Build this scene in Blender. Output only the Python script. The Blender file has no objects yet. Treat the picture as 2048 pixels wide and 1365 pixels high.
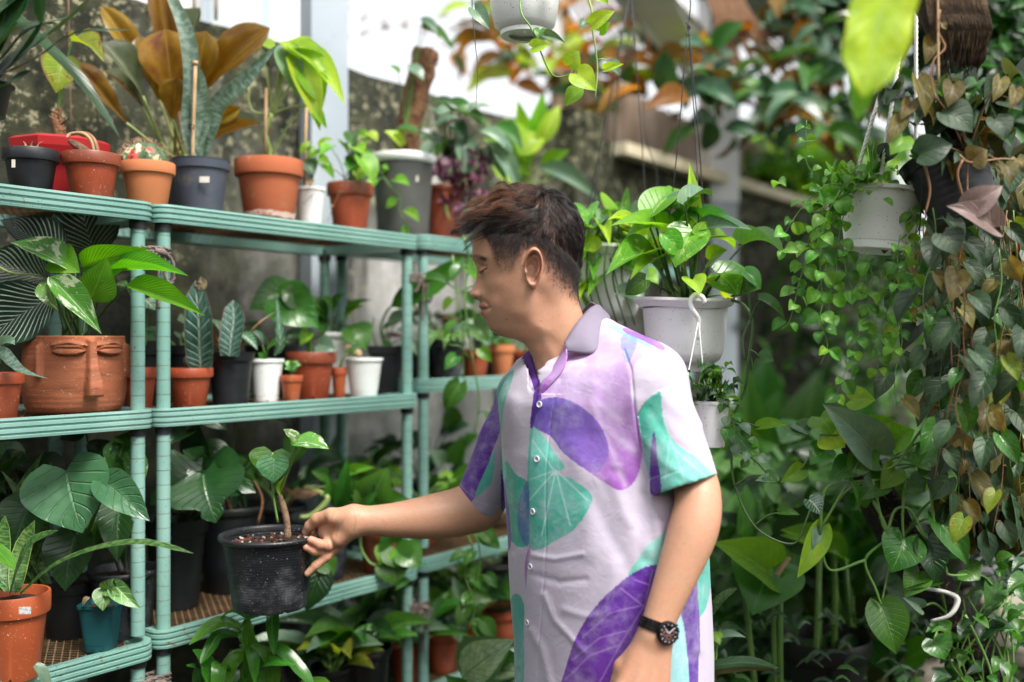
import bpy, bmesh, math, random
import numpy as np
from mathutils import Vector, Matrix, noise as mnoise
from mathutils.bvhtree import BVHTree
random.seed(7); RNG = np.random.default_rng(7)
S = bpy.context.scene
COL = S.collection
# ---------------------------------------------------------------- camera, world, sun, exposure
CAMZ = 1.5; FPX = 1991.0
cam = bpy.data.cameras.new('camera'); camo = bpy.data.objects.new('camera', cam); COL.objects.link(camo)
camo.location = (0, 0, CAMZ); camo.rotation_euler = (math.radians(90), 0, 0)
cam.sensor_width = 36; cam.lens = 35; cam.clip_end = 500; cam.clip_start = .05
cam.dof.use_dof = True; cam.dof.focus_distance = 1.75; cam.dof.aperture_fstop = 1.5
S.camera = camo
W = bpy.data.worlds.new('World'); S.world = W; W.use_nodes = True
nt = W.node_tree; nt.nodes.clear()
sky = nt.nodes.new('ShaderNodeTexSky'); sky.sky_type = 'NISHITA'; sky.sun_disc = False
SUN_EL, SUN_AZ = math.radians(56), math.radians(140)      # azimuth from +Y towards +X
sky.sun_elevation = SUN_EL; sky.sun_rotation = SUN_AZ; sky.air_density = 1.0; sky.dust_density = 3.0; sky.ozone_density = 1.0
hs = nt.nodes.new('ShaderNodeHueSaturation'); hs.inputs['Saturation'].default_value = .12
bg = nt.nodes.new('ShaderNodeBackground'); bg.inputs['Strength'].default_value = .13
wo = nt.nodes.new('ShaderNodeOutputWorld')
nt.links.new(sky.outputs[0], hs.inputs['Color']); nt.links.new(hs.outputs[0], bg.inputs[0]); nt.links.new(bg.outputs[0], wo.inputs[0])
sun = bpy.data.lights.new('sun', 'SUN'); sun.energy = 2.1; sun.angle = math.radians(18); sun.color = (1, .95, .87)
suno = bpy.data.objects.new('sun', sun); COL.objects.link(suno)
sd = Vector((math.sin(SUN_AZ)*math.cos(SUN_EL), math.cos(SUN_AZ)*math.cos(SUN_EL), math.sin(SUN_EL)))
suno.rotation_euler = sd.to_track_quat('Z', 'Y').to_euler(); suno.location = (3, 3, 6)
S.view_settings.view_transform = 'Standard'; S.view_settings.look = 'None'
S.view_settings.exposure = 1.24; S.view_settings.gamma = 1; S.view_settings.use_curve_mapping = False
S.render.engine = 'CYCLES'; S.cycles.use_denoising = True
S.cycles.max_bounces = 8; S.cycles.transparent_max_bounces = 8

# ---------------------------------------------------------------- helpers
def P(px, py, Y): return Vector(((px-1024)/FPX*Y, Y, CAMZ-(py-682)/FPX*Y))
A0 = np.array([-.686, 1.94]); DL = np.array([.604, .797]); DN = np.array([-.797, .604])
def SP(px, w):
    """ground point on the line parallel to the shelf fronts, w metres behind them, under screen column px"""
    k = (px-1024)/FPX; b = A0+DN*w
    L = (k*b[1]-b[0])/(DL[0]-k*DL[1]); q = b+DL*L
    return float(q[0]), float(q[1]), L
def SL(L, w, z): q = A0+DN*w+DL*L; return Vector((q[0], q[1], z))
LV = [0, 1.768, 1.368, .933, .55, .1]
def attach(o, par):
    o.parent = par; o.matrix_parent_inverse = Matrix.Translation(-Vector(par.location)) if par.type == 'EMPTY' else Matrix.Identity(4)
def sub(o, part):      # child of a part whose own origin is the world origin
    o.parent = part
    return o
def tag(o, label, cat, group=None, kind=None):
    if label: o['label'] = label
    if cat: o['category'] = cat
    if group: o['group'] = group
    if kind: o['kind'] = kind
    return o
def thing(name, label, cat, loc, group=None):
    o = bpy.data.objects.new(name, None); COL.objects.link(o); o.location = loc; o.empty_display_size = .05
    return tag(o, label, cat, group)
class MB:
    def __init__(s): s.v = []; s.f = []; s.uv = None
    def add(s, v, f):
        n = len(s.v); s.v += [tuple(p) for p in v]; s.f += [tuple(i+n for i in q) for q in f]; return s
    def box(s, c, sz, rot=None):
        c = Vector(c); h = Vector(sz)/2
        vs = [Vector((x*h.x, y*h.y, z*h.z)) for x in (-1, 1) for y in (-1, 1) for z in (-1, 1)]
        if rot is not None: vs = [rot @ v for v in vs]
        return s.add([c+v for v in vs], [(0, 1, 3, 2), (4, 6, 7, 5), (0, 4, 5, 1), (2, 3, 7, 6), (0, 2, 6, 4), (1, 5, 7, 3)])
    def tube(s, pts, rad, n=8, smooth=0, cap=True, twist=0):
        pts = [Vector(p) for p in pts]
        if smooth: pts, rad = spline(pts, rad, smooth)
        m = len(pts)
        if not hasattr(rad, '__len__'): rad = [rad]*m
        up = Vector((0, 0, 1)); vs = []
        t0 = (pts[1]-pts[0]).normalized(); x = t0.orthogonal().normalized()
        for i in range(m):
            t = (pts[min(i+1, m-1)]-pts[max(i-1, 0)])
            t = t.normalized() if t.length > 1e-9 else t0
            x = (x-t*x.dot(t)); x = x.normalized() if x.length > 1e-6 else t.orthogonal().normalized(); y = t.cross(x)
            for k in range(n):
                a = 2*math.pi*k/n+twist*i; vs.append(pts[i]+(x*math.cos(a)+y*math.sin(a))*rad[i])
        fs = [(i*n+k, i*n+(k+1) % n, (i+1)*n+(k+1) % n, (i+1)*n+k) for i in range(m-1) for k in range(n)]
        if cap: fs += [tuple(range(n-1, -1, -1)), tuple((m-1)*n+k for k in range(n))]
        return s.add(vs, fs)
    def lathe(s, prof, c=(0, 0, 0), n=32, fn=None, ax=None):
        vs = []
        for j, (r, z) in enumerate(prof):
            for k in range(n):
                a = 2*math.pi*k/n; rr, zz = (r, z) if fn is None else fn(j, r, z, a)
                v = Vector((math.cos(a)*rr, math.sin(a)*rr, zz))
                if ax is not None: v = ax @ v
                vs.append(Vector(c)+v)
        fs = [(i*n+k, i*n+(k+1) % n, (i+1)*n+(k+1) % n, (i+1)*n+k) for i in range(len(prof)-1) for k in range(n)]
        return s.add(vs, fs)
    def build(s, name, m, par=None, smooth=True, auto=None):
        me = bpy.data.meshes.new(name); me.from_pydata(s.v, [], s.f)
        if smooth: me.polygons.foreach_set('use_smooth', [True]*len(me.polygons))
        if smooth and auto: me.set_sharp_from_angle(angle=math.radians(auto))
        me.materials.append(m); me.update()
        o = bpy.data.objects.new(name, me); COL.objects.link(o)
        if par is not None:
            if par.type == 'EMPTY': attach(o, par)
            else: o.parent = par
        return o
def spline(pts, rad, k):
    m = len(pts); P_ = [2*pts[0]-pts[1]]+pts+[2*pts[-1]-pts[-2]]; out = []; ro = []
    for i in range(m-1):
        a, b, c, d = P_[i:i+4]
        for j in range(k):
            t = j/k; out.append(.5*((2*b)+(c-a)*t+(2*a-5*b+4*c-d)*t*t+(3*b-a-3*c+d)*t**3))
            if hasattr(rad, '__len__'): ro.append(rad[i]*(1-t)+rad[i+1]*t)
    out.append(pts[-1])
    if hasattr(rad, '__len__'): ro.append(rad[-1]); return out, ro
    return out, rad
def cr(xs, ys, x):
    """smooth (Catmull-Rom) interpolation of a table"""
    xs = np.asarray(xs, float); ys = np.asarray(ys, float); x = np.clip(x, xs[0], xs[-1])
    m = np.gradient(ys, xs); i = np.clip(np.searchsorted(xs, x)-1, 0, len(xs)-2)
    h = xs[i+1]-xs[i]; t = (x-xs[i])/h
    return (2*t**3-3*t**2+1)*ys[i]+(t**3-2*t**2+t)*h*m[i]+(-2*t**3+3*t**2)*ys[i+1]+(t**3-t**2)*h*m[i+1]

# ---------------------------------------------------------------- materials
class N:
    def __init__(s, name):
        s.m = bpy.data.materials.new(name); s.m.use_nodes = True; s.t = s.m.node_tree; s.t.nodes.clear()
        s.out = s.t.nodes.new('ShaderNodeOutputMaterial')
    def n(s, ty, ins=None, **kw):
        x = s.t.nodes.new('ShaderNode'+ty)
        for k, v in kw.items(): setattr(x, k, v)
        for k, v in (ins or {}).items(): s.set(x.inputs[k], v)
        return x
    def set(s, i, v):
        if isinstance(v, bpy.types.NodeSocket): s.t.links.new(v, i)
        elif isinstance(v, bpy.types.Node): s.t.links.new(v.outputs[0], i)
        else:
            if isinstance(v, (tuple, list)) and len(v) == 3 and i.type == 'RGBA': v = (*v, 1)
            i.default_value = v
    def math(s, op, a, b=0, c=0, clamp=False):
        x = s.n('Math', operation=op, use_clamp=clamp); s.set(x.inputs[0], a); s.set(x.inputs[1], b)
        if op in ('MULTIPLY_ADD', 'SMOOTH_MIN', 'COMPARE'): s.set(x.inputs[2], c)
        return x.outputs[0]
    def mix(s, f, a, b, mode='MIX'):
        x = s.n('Mix', data_type='RGBA', blend_type=mode); s.set(x.inputs[0], f); s.set(x.inputs[6], a); s.set(x.inputs[7], b); return x.outputs[2]
    def noise(s, sc, det=4, vec=None, rough=.55, dist=0):
        x = s.n('TexNoise', {'Scale': sc, 'Detail': det, 'Roughness': rough, 'Distortion': dist})
        if vec is not None: s.set(x.inputs['Vector'], vec)
        return x.outputs[0]
    def ramp(s, f, lo, hi):
        x = s.n('MapRange', {'Value': f, 'From Min': lo, 'From Max': hi}, interpolation_type='SMOOTHSTEP'); return x.outputs[0]
    def coord(s, what='Object'): return s.n('TexCoord').outputs[what]
    def pos(s): return s.n('NewGeometry').outputs['Position']
    def bump(s, h, st=.3, d=.002, normal=None):
        x = s.n('Bump', {'Height': h, 'Strength': st, 'Distance': d})
        if normal is not None: s.set(x.inputs['Normal'], normal)
        return x.outputs[0]
    def bsdf(s, c, r=.5, normal=None, **kw):
        x = s.n('BsdfPrincipled', {'Base Color': c, 'Roughness': r})
        if normal is not None: s.set(x.inputs['Normal'], normal)
        for k, v in kw.items(): s.set(x.inputs[k.replace('_', ' ')], v)
        return x.outputs[0]
    def fin(s, sh): s.t.links.new(sh, s.out.inputs[0]); return s.m

def surf(name, c1, c2, sc=8, r=.5, dirt=None, dsc=20, dlo=.55, dhi=.75, bump=.15, bsc=60, bd=.001, metallic=0, speck=None, stretch=None, spec=.5):
    """mottled painted / plastic / clay surface; dirt = colour of worn patches"""
    g = N(name); p = g.pos()
    if stretch is not None:
        p = g.n('Mapping', {'Vector': p, 'Scale': stretch}).outputs[0]
    c = g.mix(g.ramp(g.noise(sc, 5, p), .3, .7), c1, c2); rr = g.math('MULTIPLY_ADD', g.noise(sc*3, 3, p), .25, r-.12)
    if dirt is not None:
        c = g.mix(g.ramp(g.noise(dsc, 7, p, .7), dlo, dhi), c, dirt)
    if speck is not None:
        c = g.mix(g.ramp(g.noise(260, 2, g.pos()), .66, .72), c, speck)
    h = g.noise(bsc, 5, p)
    return g.fin(g.bsdf(c, rr, g.bump(h, bump, bd), Metallic=metallic, Specular_IOR_Level=spec))

def leafmat(name, base, vein=None, n=9, slope=.55, vs=.5, tr=.3, under=None, rough=.38, tint=None, spot=None, slo=.55, shi=.62, ssc=9, edge=None, edge_w=.88, width=.1, mid=.05, glow=None, mids=.8, bumps=.4, sv=(.75, 1.25), band=None):
    g = N(name); uv = g.n('UVMap').outputs[0]; se = g.n('SeparateXYZ', {0: uv}); u, v = se.outputs[0], se.outputs[1]
    rnd = g.n('ObjectInfo').outputs['Random']
    au = g.math('MULTIPLY', g.math('ABSOLUTE', g.math('SUBTRACT', u, .5)), 2)
    ph = g.math('MULTIPLY', g.math('SUBTRACT', v, g.math('MULTIPLY', g.math('POWER', au, .8), slope*.5)), n)
    tri = g.math('ABSOLUTE', g.math('SUBTRACT', g.math('FRACT', ph), .5))          # .5 at a vein line
    lat = g.ramp(tri, .5-width, .5)
    lat = g.math('MULTIPLY', lat, g.ramp(au, 1.0, .7))
    midm = g.ramp(au, mid, mid*.3)
    vein = vein if vein is not None else tuple(min(1, c*2+.03) for c in base)
    off = g.n('VectorMath', {0: uv}, operation='ADD'); g.set(off.inputs[1], g.math('MULTIPLY', rnd, 37.0))
    nz = g.noise(3.0, 4, off.outputs[0])
    b2 = tint if tint is not None else tuple(c*f for c, f in zip(base, (1.5, 1.3, 1.0)))
    c = g.mix(g.ramp(nz, .35, .7), base, b2)
    if band is not None:      # cross bands as on a snake plant
        wv = g.noise(1, 3, g.n('CombineXYZ', {0: g.math('MULTIPLY', u, 1.5), 1: g.math('MULTIPLY', v, 30.)}).outputs[0])
        c = g.mix(g.ramp(wv, .45, .6), c, band)
    if spot is not None:
        sn = g.noise(ssc, 5, off.outputs[0], .6); c = g.mix(g.ramp(sn, slo, shi), c, spot)
    c = g.mix(g.math('MULTIPLY', lat, vs), c, vein); c = g.mix(g.math('MULTIPLY', midm, mids), c, vein)
    if edge is not None: c = g.mix(g.ramp(au, edge_w, edge_w+.04), c, edge)
    hsv = g.n('HueSaturation', {'Color': c, 'Hue': g.math('MULTIPLY_ADD', rnd, .03, .485), 'Value': g.math('MULTIPLY_ADD', g.math('FRACT', g.math('MULTIPLY', rnd, 7.3)), sv[1]-sv[0], sv[0])})
    c = hsv.outputs[0]
    if under is not None:
        c = g.mix(g.n('NewGeometry').outputs['Backfacing'], c, under)
    h = g.math('ADD', g.math('MULTIPLY', lat, -1.0), g.math('MULTIPLY', midm, -1.0)); h = g.math('ADD', h, g.math('MULTIPLY', nz, .6))
    nm = g.bump(h, bumps, .003)
    pr = g.bsdf(c, g.math('MULTIPLY_ADD', nz, .2, rough-.1), nm, Specular_IOR_Level=.5)
    gl = glow if glow is not None else (1.5, 1.6, .45)
    tc = g.mix(1.0, c, (*gl, 1), 'MULTIPLY')
    tl = g.n('BsdfTranslucent', {'Color': tc}).outputs[0]
    ms = g.n('MixShader', {0: tr, 1: pr, 2: tl}).outputs[0]
    return g.fin(ms)

# ---------------------------------------------------------------- leaves
LT = {
 'heart': ([0, .06, .15, .3, .5, .7, .88, 1], [.2, .36, .46, .5, .43, .29, .12, 0], .2),
 'arrow': ([0, .06, .15, .3, .5, .7, .88, 1], [.16, .3, .4, .48, .46, .33, .14, 0], .14),
 'ovate': ([0, .08, .25, .45, .7, .88, 1], [.04, .26, .46, .5, .34, .15, 0], 0),
 'lance': ([0, .1, .3, .5, .75, .9, 1], [.05, .25, .46, .49, .29, .11, 0], 0),
 'strap': ([0, .15, .5, .75, .92, 1], [.28, .4, .5, .43, .2, 0], 0),
 'sword': ([0, .2, .5, .8, .95, 1], [.4, .46, .5, .42, .2, 0], 0),
 'paddle': ([0, .15, .4, .65, .85, .95, 1], [.04, .14, .36, .5, .4, .2, 0], 0),
 'round': ([0, .1, .35, .6, .85, 1], [.08, .34, .5, .47, .25, 0], 0),
}
LMESH = {}
def leafmesh(kind, mat, arch=.12, fold=.18, wave=0, twist=0, notch=0, curl=0):
    key = (kind, mat.name, arch, fold, wave, twist, notch, curl)
    if key in LMESH: return LMESH[key]
    big = kind in ('heart', 'arrow', 'paddle') or wave or notch
    xs, ys, lobe = LT[kind]; nr = 22 if notch else (14 if big else 9); nc = 5 if notch else (4 if big else 2)
    vs = []; uvs = []
    tt = np.linspace(0, 1, nr); tt = tt if not lobe else tt**1.15
    for i, v in enumerate(tt):
        w = max(float(cr(xs, ys, v)), .004)
        for j in range(-nc, nc+1):
            u = j/nc; a = abs(u)
            ww = w
            if notch and a > .35:
                s_ = math.sin(v*math.pi*notch+.6); ww = w*(1-.55*max(0, s_)**1.5*(a-.35)/.65) if v < .93 else w
            x = u*ww; y = v-lobe*(a**.75)*(1-v)**3 if lobe else v
            if lobe and i > 0: y = v-lobe*(a**1.1)*(1-v)**3
            z = 4*arch*v*(1-v)+fold*a*ww*2*(1-.3*v)-curl*(a**2)*ww*2
            if wave: z += wave*math.sin(v*17+u*2)*a*a*min(1, 3*(1-v))
            if twist:
                c_, s_ = math.cos(twist*(v-.3)), math.sin(twist*(v-.3)); x, z = x*c_-(z)*s_*.6, z*c_+x*s_
            vs.append((x, y, z)); uvs.append((.5+.5*u, v))
    m = 2*nc+1
    fs = [(i*m+j, i*m+j+1, (i+1)*m+j+1, (i+1)*m+j) for i in range(nr-1) for j in range(m-1)]
    me = bpy.data.meshes.new('leaf'); me.from_pydata(vs, [], fs); me.polygons.foreach_set('use_smooth', [True]*len(fs))
    ul = me.uv_layers.new(name='UVMap'); idx = [i for f in fs for i in f]
    ul.data.foreach_set('uv', np.array([uvs[i] for i in idx], np.float32).ravel()); me.materials.append(mat); me.update()
    LMESH[key] = me
    return me
CAMV = Vector((0, 0, CAMZ))
def leaf(par, me, base, tip, width, nh=None, jit=.25, name='leaf', thick=None):
    base = Vector(base); tip = Vector(tip); y = tip-base; L = y.length
    if L < 1e-5: return None
    y.normalize()
    if nh is None:
        nh = (CAMV-base).normalized()*.55+Vector((0, 0, .75))
    else: nh = Vector(nh).normalized()
    nh = nh+Vector((random.uniform(-1, 1), random.uniform(-1, 1), random.uniform(-1, 1)))*jit
    z = nh-y*nh.dot(y)
    if z.length < 1e-3: z = y.orthogonal()
    z.normalize(); x = y.cross(z)
    o = bpy.data.objects.new(name, me); COL.objects.link(o)
    M = Matrix(((x.x*width, y.x*L, z.x*L, base.x), (x.y*width, y.y*L, z.y*L, base.y), (x.z*width, y.z*L, z.z*L, base.z), (0, 0, 0, 1)))
    if par is not None:
        o.parent = par
        if par.type == 'EMPTY': o.matrix_parent_inverse = Matrix.Translation(-Vector(par.location))
    o.matrix_basis = M
    return o
def stem(par, pts, r0, r1, mat, name='stem', n=5, k=4):
    m = len(pts); rad = [r0+(r1-r0)*i/(m-1) for i in range(m)]
    b = MB(); b.tube(pts, rad, n, smooth=k); return b.build(name, mat, par)
def bowed(a, b, bow=.15, side=None):
    """three-point arc from a to b, sagging upwards"""
    a = Vector(a); b = Vector(b); d = (b-a).length
    mid = (a+b)/2+Vector((0, 0, d*bow))
    if side is not None: mid = mid+Vector(side)*d
    return [a, mid, b]
def ru(a, b): return random.uniform(a, b)
# ================================================================ setting
M = {}
g = N('old_wall'); p = g.pos()
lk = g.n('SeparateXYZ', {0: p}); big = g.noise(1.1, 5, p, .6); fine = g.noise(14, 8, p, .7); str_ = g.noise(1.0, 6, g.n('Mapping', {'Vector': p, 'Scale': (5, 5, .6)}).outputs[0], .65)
wy = lk.outputs[1]; lightz = g.math('MULTIPLY', g.ramp(wy, 2.72, 3.0), g.ramp(wy, 3.9, 3.5)); c = g.mix(g.ramp(fine, .35, .7), (.07, .07, .064), (.19, .185, .17)); c = g.mix(lightz, c, g.mix(g.ramp(fine, .3, .7), (.42, .41, .40), (.6, .59, .58)))
hz = g.ramp(g.math('ADD', lk.outputs[2], g.math('MULTIPLY', g.math('SUBTRACT', str_, .5), 2.2)), 1.55, 2.1)
lx = g.ramp(g.math('SUBTRACT', g.math('MULTIPLY', g.math('SUBTRACT', str_, .5), 1.5), g.math('MULTIPLY_ADD', lk.outputs[1], .9, -2.75)), -.1, .45)
moss = g.math('MAXIMUM', g.math('MAXIMUM', g.math('MULTIPLY', hz, .97), g.math('MULTIPLY', lx, .85)), g.math('MULTIPLY', g.ramp(lk.outputs[1], 4.3, 5.6), .97))  # real moss, plus a far term painting shade over the sunlit wall
moss_shade_c = g.mix(g.ramp(g.noise(9, 7, p, .7), .35, .65), (.006, .009, .005), (.055, .058, .03))
c = g.mix(g.math('MULTIPLY', moss, g.ramp(g.noise(5, 8, p, .75), .1, .38)), c, moss_shade_c)
c = g.mix(g.math('MULTIPLY', g.math('MULTIPLY', g.ramp(g.noise(26, 6, p, .8), .54, .60), hz), .85), c, (.36, .34, .22))
c = g.mix(g.math('MULTIPLY', g.ramp(str_, .55, .75), .5), c, (.05, .05, .045))
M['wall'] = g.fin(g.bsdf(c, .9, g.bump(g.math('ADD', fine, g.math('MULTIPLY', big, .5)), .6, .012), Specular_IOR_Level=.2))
M['soilground'] = surf('soil_ground', (.02, .015, .01), (.06, .045, .03), 3, .95, (.04, .06, .02), 6, bump=.8, bsc=25, bd=.03)
M['mint'] = surf('mint_enamel', (.17, .34, .295), (.25, .43, .38), 5, .36, (.2, .075, .02), 34, .66, .72, bump=.12, bsc=90, speck=(.12, .1, .07))
M['mintdirty'] = surf('mint_enamel_rusty', (.16, .33, .28), (.23, .41, .355), 6, .4, (.17, .065, .02), 45, .60, .66, bump=.15, bsc=90, speck=(.1, .06, .03))
M['groove'] = surf('groove_grime', (.12, .07, .04), (.2, .2, .15), 20, .8)
M['mesh'] = surf('rusty_mesh', (.10, .055, .025), (.2, .12, .06), 30, .8, (.3, .2, .1), 50)
M['collar'] = surf('black_collar', (.012, .012, .016), (.03, .03, .035), 30, .5)
M['galv'] = surf('galvanised_steel', (.33, .38, .43), (.42, .47, .52), 3, .5, (.25, .28, .3), 9, bump=.1)
M['galvdark'] = surf('weathered_steel', (.12, .14, .16), (.19, .21, .23), 3, .55, (.05, .05, .05), 9, bump=.1)
M['rope'] = surf('old_rope', (.11, .085, .075), (.22, .17, .15), 80, .9, bump=.5, bsc=300)
M['white'] = surf('white_paint_and_glare', (.7, .72, .74), (.78, .79, .8), 4, .5)

gr = MB(); gr.add([(-40, -20, 0), (60, -20, 0), (60, 80, 0), (-40, 80, 0)], [(0, 1, 2, 3)])
tag(gr.build('ground', M['soilground'], smooth=False), 'dark damp soil floor under the plants', None, kind='structure')

# concrete wall behind the shelves
def wallpt(L, w, z): return SL(L, w, z)
nw, nh_ = 130, 26; L0, L1 = -2.2, 26.0
wb = MB(); vs = []
def topz(L): return 2.33+.012*math.sin(L*3.1)+.008*math.sin(L*11)
for i in range(nw+1):
    L = L0+(L1-L0)*i/nw
    for j in range(nh_+1):
        z = topz(L)*j/nh_; r_ = .004*mnoise.noise(Vector((L*2.5, z*2.5, 3)))
        vs.append(wallpt(L, .50+r_, z))
fs = [(i*(nh_+1)+j, (i+1)*(nh_+1)+j, (i+1)*(nh_+1)+j+1, i*(nh_+1)+j+1) for i in range(nw) for j in range(nh_)]
wb.add(vs, fs)
vs = []
for i in range(nw+1):
    L = L0+(L1-L0)*i/nw; z = topz(L)
    vs += [wallpt(L, .50+.004*mnoise.noise(Vector((L*2.5, z*2.5, 3))), z), wallpt(L, .66, z+.006), wallpt(L, .66, 0)]
wb.add(vs, [(i*3+k, (i+1)*3+k, (i+1)*3+k+1, i*3+k+1) for i in range(nw) for k in range(2)])
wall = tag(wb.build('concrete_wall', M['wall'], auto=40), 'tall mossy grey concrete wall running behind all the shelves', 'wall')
pr_ = MB()
rz = Matrix.Rotation(math.atan2(DL[1], DL[0]), 3, 'Z')
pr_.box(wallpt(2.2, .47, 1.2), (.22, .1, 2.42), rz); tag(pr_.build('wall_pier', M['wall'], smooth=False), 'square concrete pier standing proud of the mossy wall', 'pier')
# mortar cap beyond the pier, sunlight put into its pale warm colour
cb = MB()
for k in range(1): cb.box(wallpt(4.6, .56, 2.315), (4.2, .26, .05), rz)
M['cap'] = surf('sunlit_concrete_cap', (.62, .54, .38), (.72, .66, .48), 5, .9, (.45, .42, .2), 6, bump=.4)
tag(cb.build('wall_coping', M['cap'], smooth=False), 'sunlit toned concrete coping along the wall beyond the pier', 'coping')

# corrugated rusty screen beyond the wall
M['rustsheet'] = surf('rusty_sheet', (.32, .23, .17), (.46, .37, .3), 2, .8, (.6, .54, .46), 5, stretch=(6, 6, .8))
scr = thing('corrugated_fence', 'rusty brown corrugated sheet screen rising behind the far wall', 'fence', wallpt(4.0, .9, 0))
for k in range(8):
    b = MB(); vs = []; ns = 20; a = 2.62+k*.5
    for i in range(ns+1):
        L = a+.495*i/ns; w_ = .9+.018*math.sin(i*math.pi*.5)
        vs += [wallpt(L, w_, 0), wallpt(L, w_, 2.80-.02*(k % 3))]
    b.add(vs, [(2*i, 2*i+2, 2*i+3, 2*i+1) for i in range(ns)])
    b.build('sheet_panel', M['rustsheet'], scr)

# steel column by the shelf joint, and its neighbours
def column(px, Y, w, d, z1, mat, label, ang=0):
    x = (px-1024)/FPX*Y; t = thing('steel_column', label, 'column', (x, Y, 0))
    r = Matrix.Rotation(ang, 3, 'Z'); b = MB(); b.box((x, Y, z1/2), (w, d, z1), r); 
    b.build('shaft', mat, t, smooth=False)
    b = MB(); b.box((x, Y, .01), (w*1.8, d*1.8, .02), r); b.build('base_plate', M['galvdark'], t, smooth=False)
    return t, x
t, x = column(648, 2.86, .115, .075, 4.2, M['galv'], 'blue grey square steel column rising beside the terracotta pot shelf', .65)
b = MB()
for zz in (1.615, 1.60): b.tube([Vector((x, 2.86, zz))+Matrix.Rotation(.65, 3, 'Z') @ Vector(q) for q in ((-.062, -.042, 0), (.062, -.042, 0), (.062, .042, 0), (-.062, .042, 0), (-.062, -.042, 0))], .004, 5)
b.build('strap', M['collar'], t)
tcol, xcol = column(1437, 5.05, .15, .12, 2.2, M['galv'], 'grey steel column far back in front of the wall, whitened above for overexposure, behind the hanging pots', .3)
b = MB(); b.box((xcol, 5.05, 2.8), (.165, .13, 1.2), Matrix.Rotation(.3, 3, 'Z')); b.build('overexposed_shaft', M['white'], tcol, smooth=False)  # white section stands for the overexposed top of the column
column(1112, 4.9, .05, .05, 3.5, M['white'], 'thin white pole standing behind the wall under the roof edge')
# roof edge: pale gutter band and dark sheets running back over the plants
M['roofp'] = surf('roof_panel', (.7, .7, .7), (.8, .79, .79), 1.5, .7, (.5, .48, .46), 3)
M['roofd'] = surf('roof_sheet', (.1, .12, .14), (.16, .18, .2), 2, .5)
rf = thing('lean_to_roof', 'grey roof edge with pale fascia slanting across the top of the view', 'roof', (1.2, 5.0, 0))
b = MB(); q = [P(1190, -40, 3.9), P(1320, -40, 3.9), P(1490, 150, 5.4), P(1450, 240, 5.4)]
q2 = [v+Vector((.05, .12, .02)) for v in q]; b.add(q+q2, [(0, 1, 2, 3), (7, 6, 5, 4), (0, 4, 5, 1), (1, 5, 6, 2), (2, 6, 7, 3), (3, 7, 4, 0)]); b.build('fascia', M['roofp'], rf, smooth=False)
for k in range(6):
    b = MB(); a0 = P(1330+k*130, -60, 4.3); a1 = P(1465+k*125, 60, 6.2); a2 = P(1465+(k+1)*125, 60, 6.2); a3 = P(1330+(k+1)*130-4, -60, 4.3)
    qq = [a0, a1, a2, a3]; b.add(qq+[v+Vector((0, 0, .03)) for v in qq], [(0, 1, 2, 3), (7, 6, 5, 4), (0, 4, 5, 1), (1, 5, 6, 2), (2, 6, 7, 3), (3, 7, 4, 0)]); b.build('roof_sheet', M['roofd'], rf, smooth=False)
for k in range(3):
    b = MB(); b.tube([P(1400+k*210, 75-k*6, 5.6), P(1640+k*210, 60-k*6, 5.6)], .035, 6); b.build('purlin', M['galvdark'], rf)
# white house beyond the wall at the left
ho = thing('white_house', 'white painted house with pale framed window beyond the wall top', 'house', (-1.6, 4.6, 0))
def quadbox(x0, y0, x1, y1, Y, th, mat, name, par):
    a = P(x0, y0, Y); c_ = P(x1, y1, Y); b = MB(); b.box(((a.x+c_.x)/2, Y+th/2, (a.z+c_.z)/2), (c_.x-a.x, th, a.z-c_.z)); return b.build(name, mat, par, smooth=False)
M['hw'] = surf('house_render', (.82, .82, .82), (.88, .88, .87), 2, .7)
M['hframe'] = surf('window_frame', (.45, .52, .58), (.5, .57, .62), 3, .5)
g = N('window_glass'); M['glass'] = g.fin(g.bsdf((.6, .66, .68), .12, Specular_IOR_Level=.7))
quadbox(-700, -900, 640, 1000, 4.65, .3, M['hw'], 'wall', ho)
wf = quadbox(405, -120, 540, 78, 4.6, .045, M['hframe'], 'window', ho)
quadbox(422, -110, 523, 60, 4.585, .01, M['glass'], 'pane', wf)
for xx in (388, 432): 
    b = MB(); b.tube([P(xx, 40, 2.75), P(xx, -60, 2.75)], .006, 6); tag(b.build('rusty_rebar', M['rustsheet']), 'rusty starter bar sticking up from the wall top, %s' % ('left one' if xx == 388 else 'right one'), 'rebar', 'rusty bars on the wall top')
# sky needs nothing: the world is bright

# barbed wire over the wall
b = MB()
for z_, s_ in ((24, 0), (64, 2)):
    pts = [P(690+i*20, z_-14+22*math.sin(i*.42+s_)+i*4, 3.2+i*.06) for i in range(17)]
    b.tube(pts, .0011, 4, smooth=3)
    for i in range(0, 16, 2):
        p_ = pts[i]
        for q in range(2):
            d_ = Vector((ru(-1, 1), ru(-1, 1), ru(-1, 1))).normalized()*.02; b.tube([p_-d_, p_+d_], [.0025, .0025], 3)
tag(b.build('barbed_wire', M['rustsheet']), 'thin barbed wire strands sagging above the wall against white sky', 'barbed wire')

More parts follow.
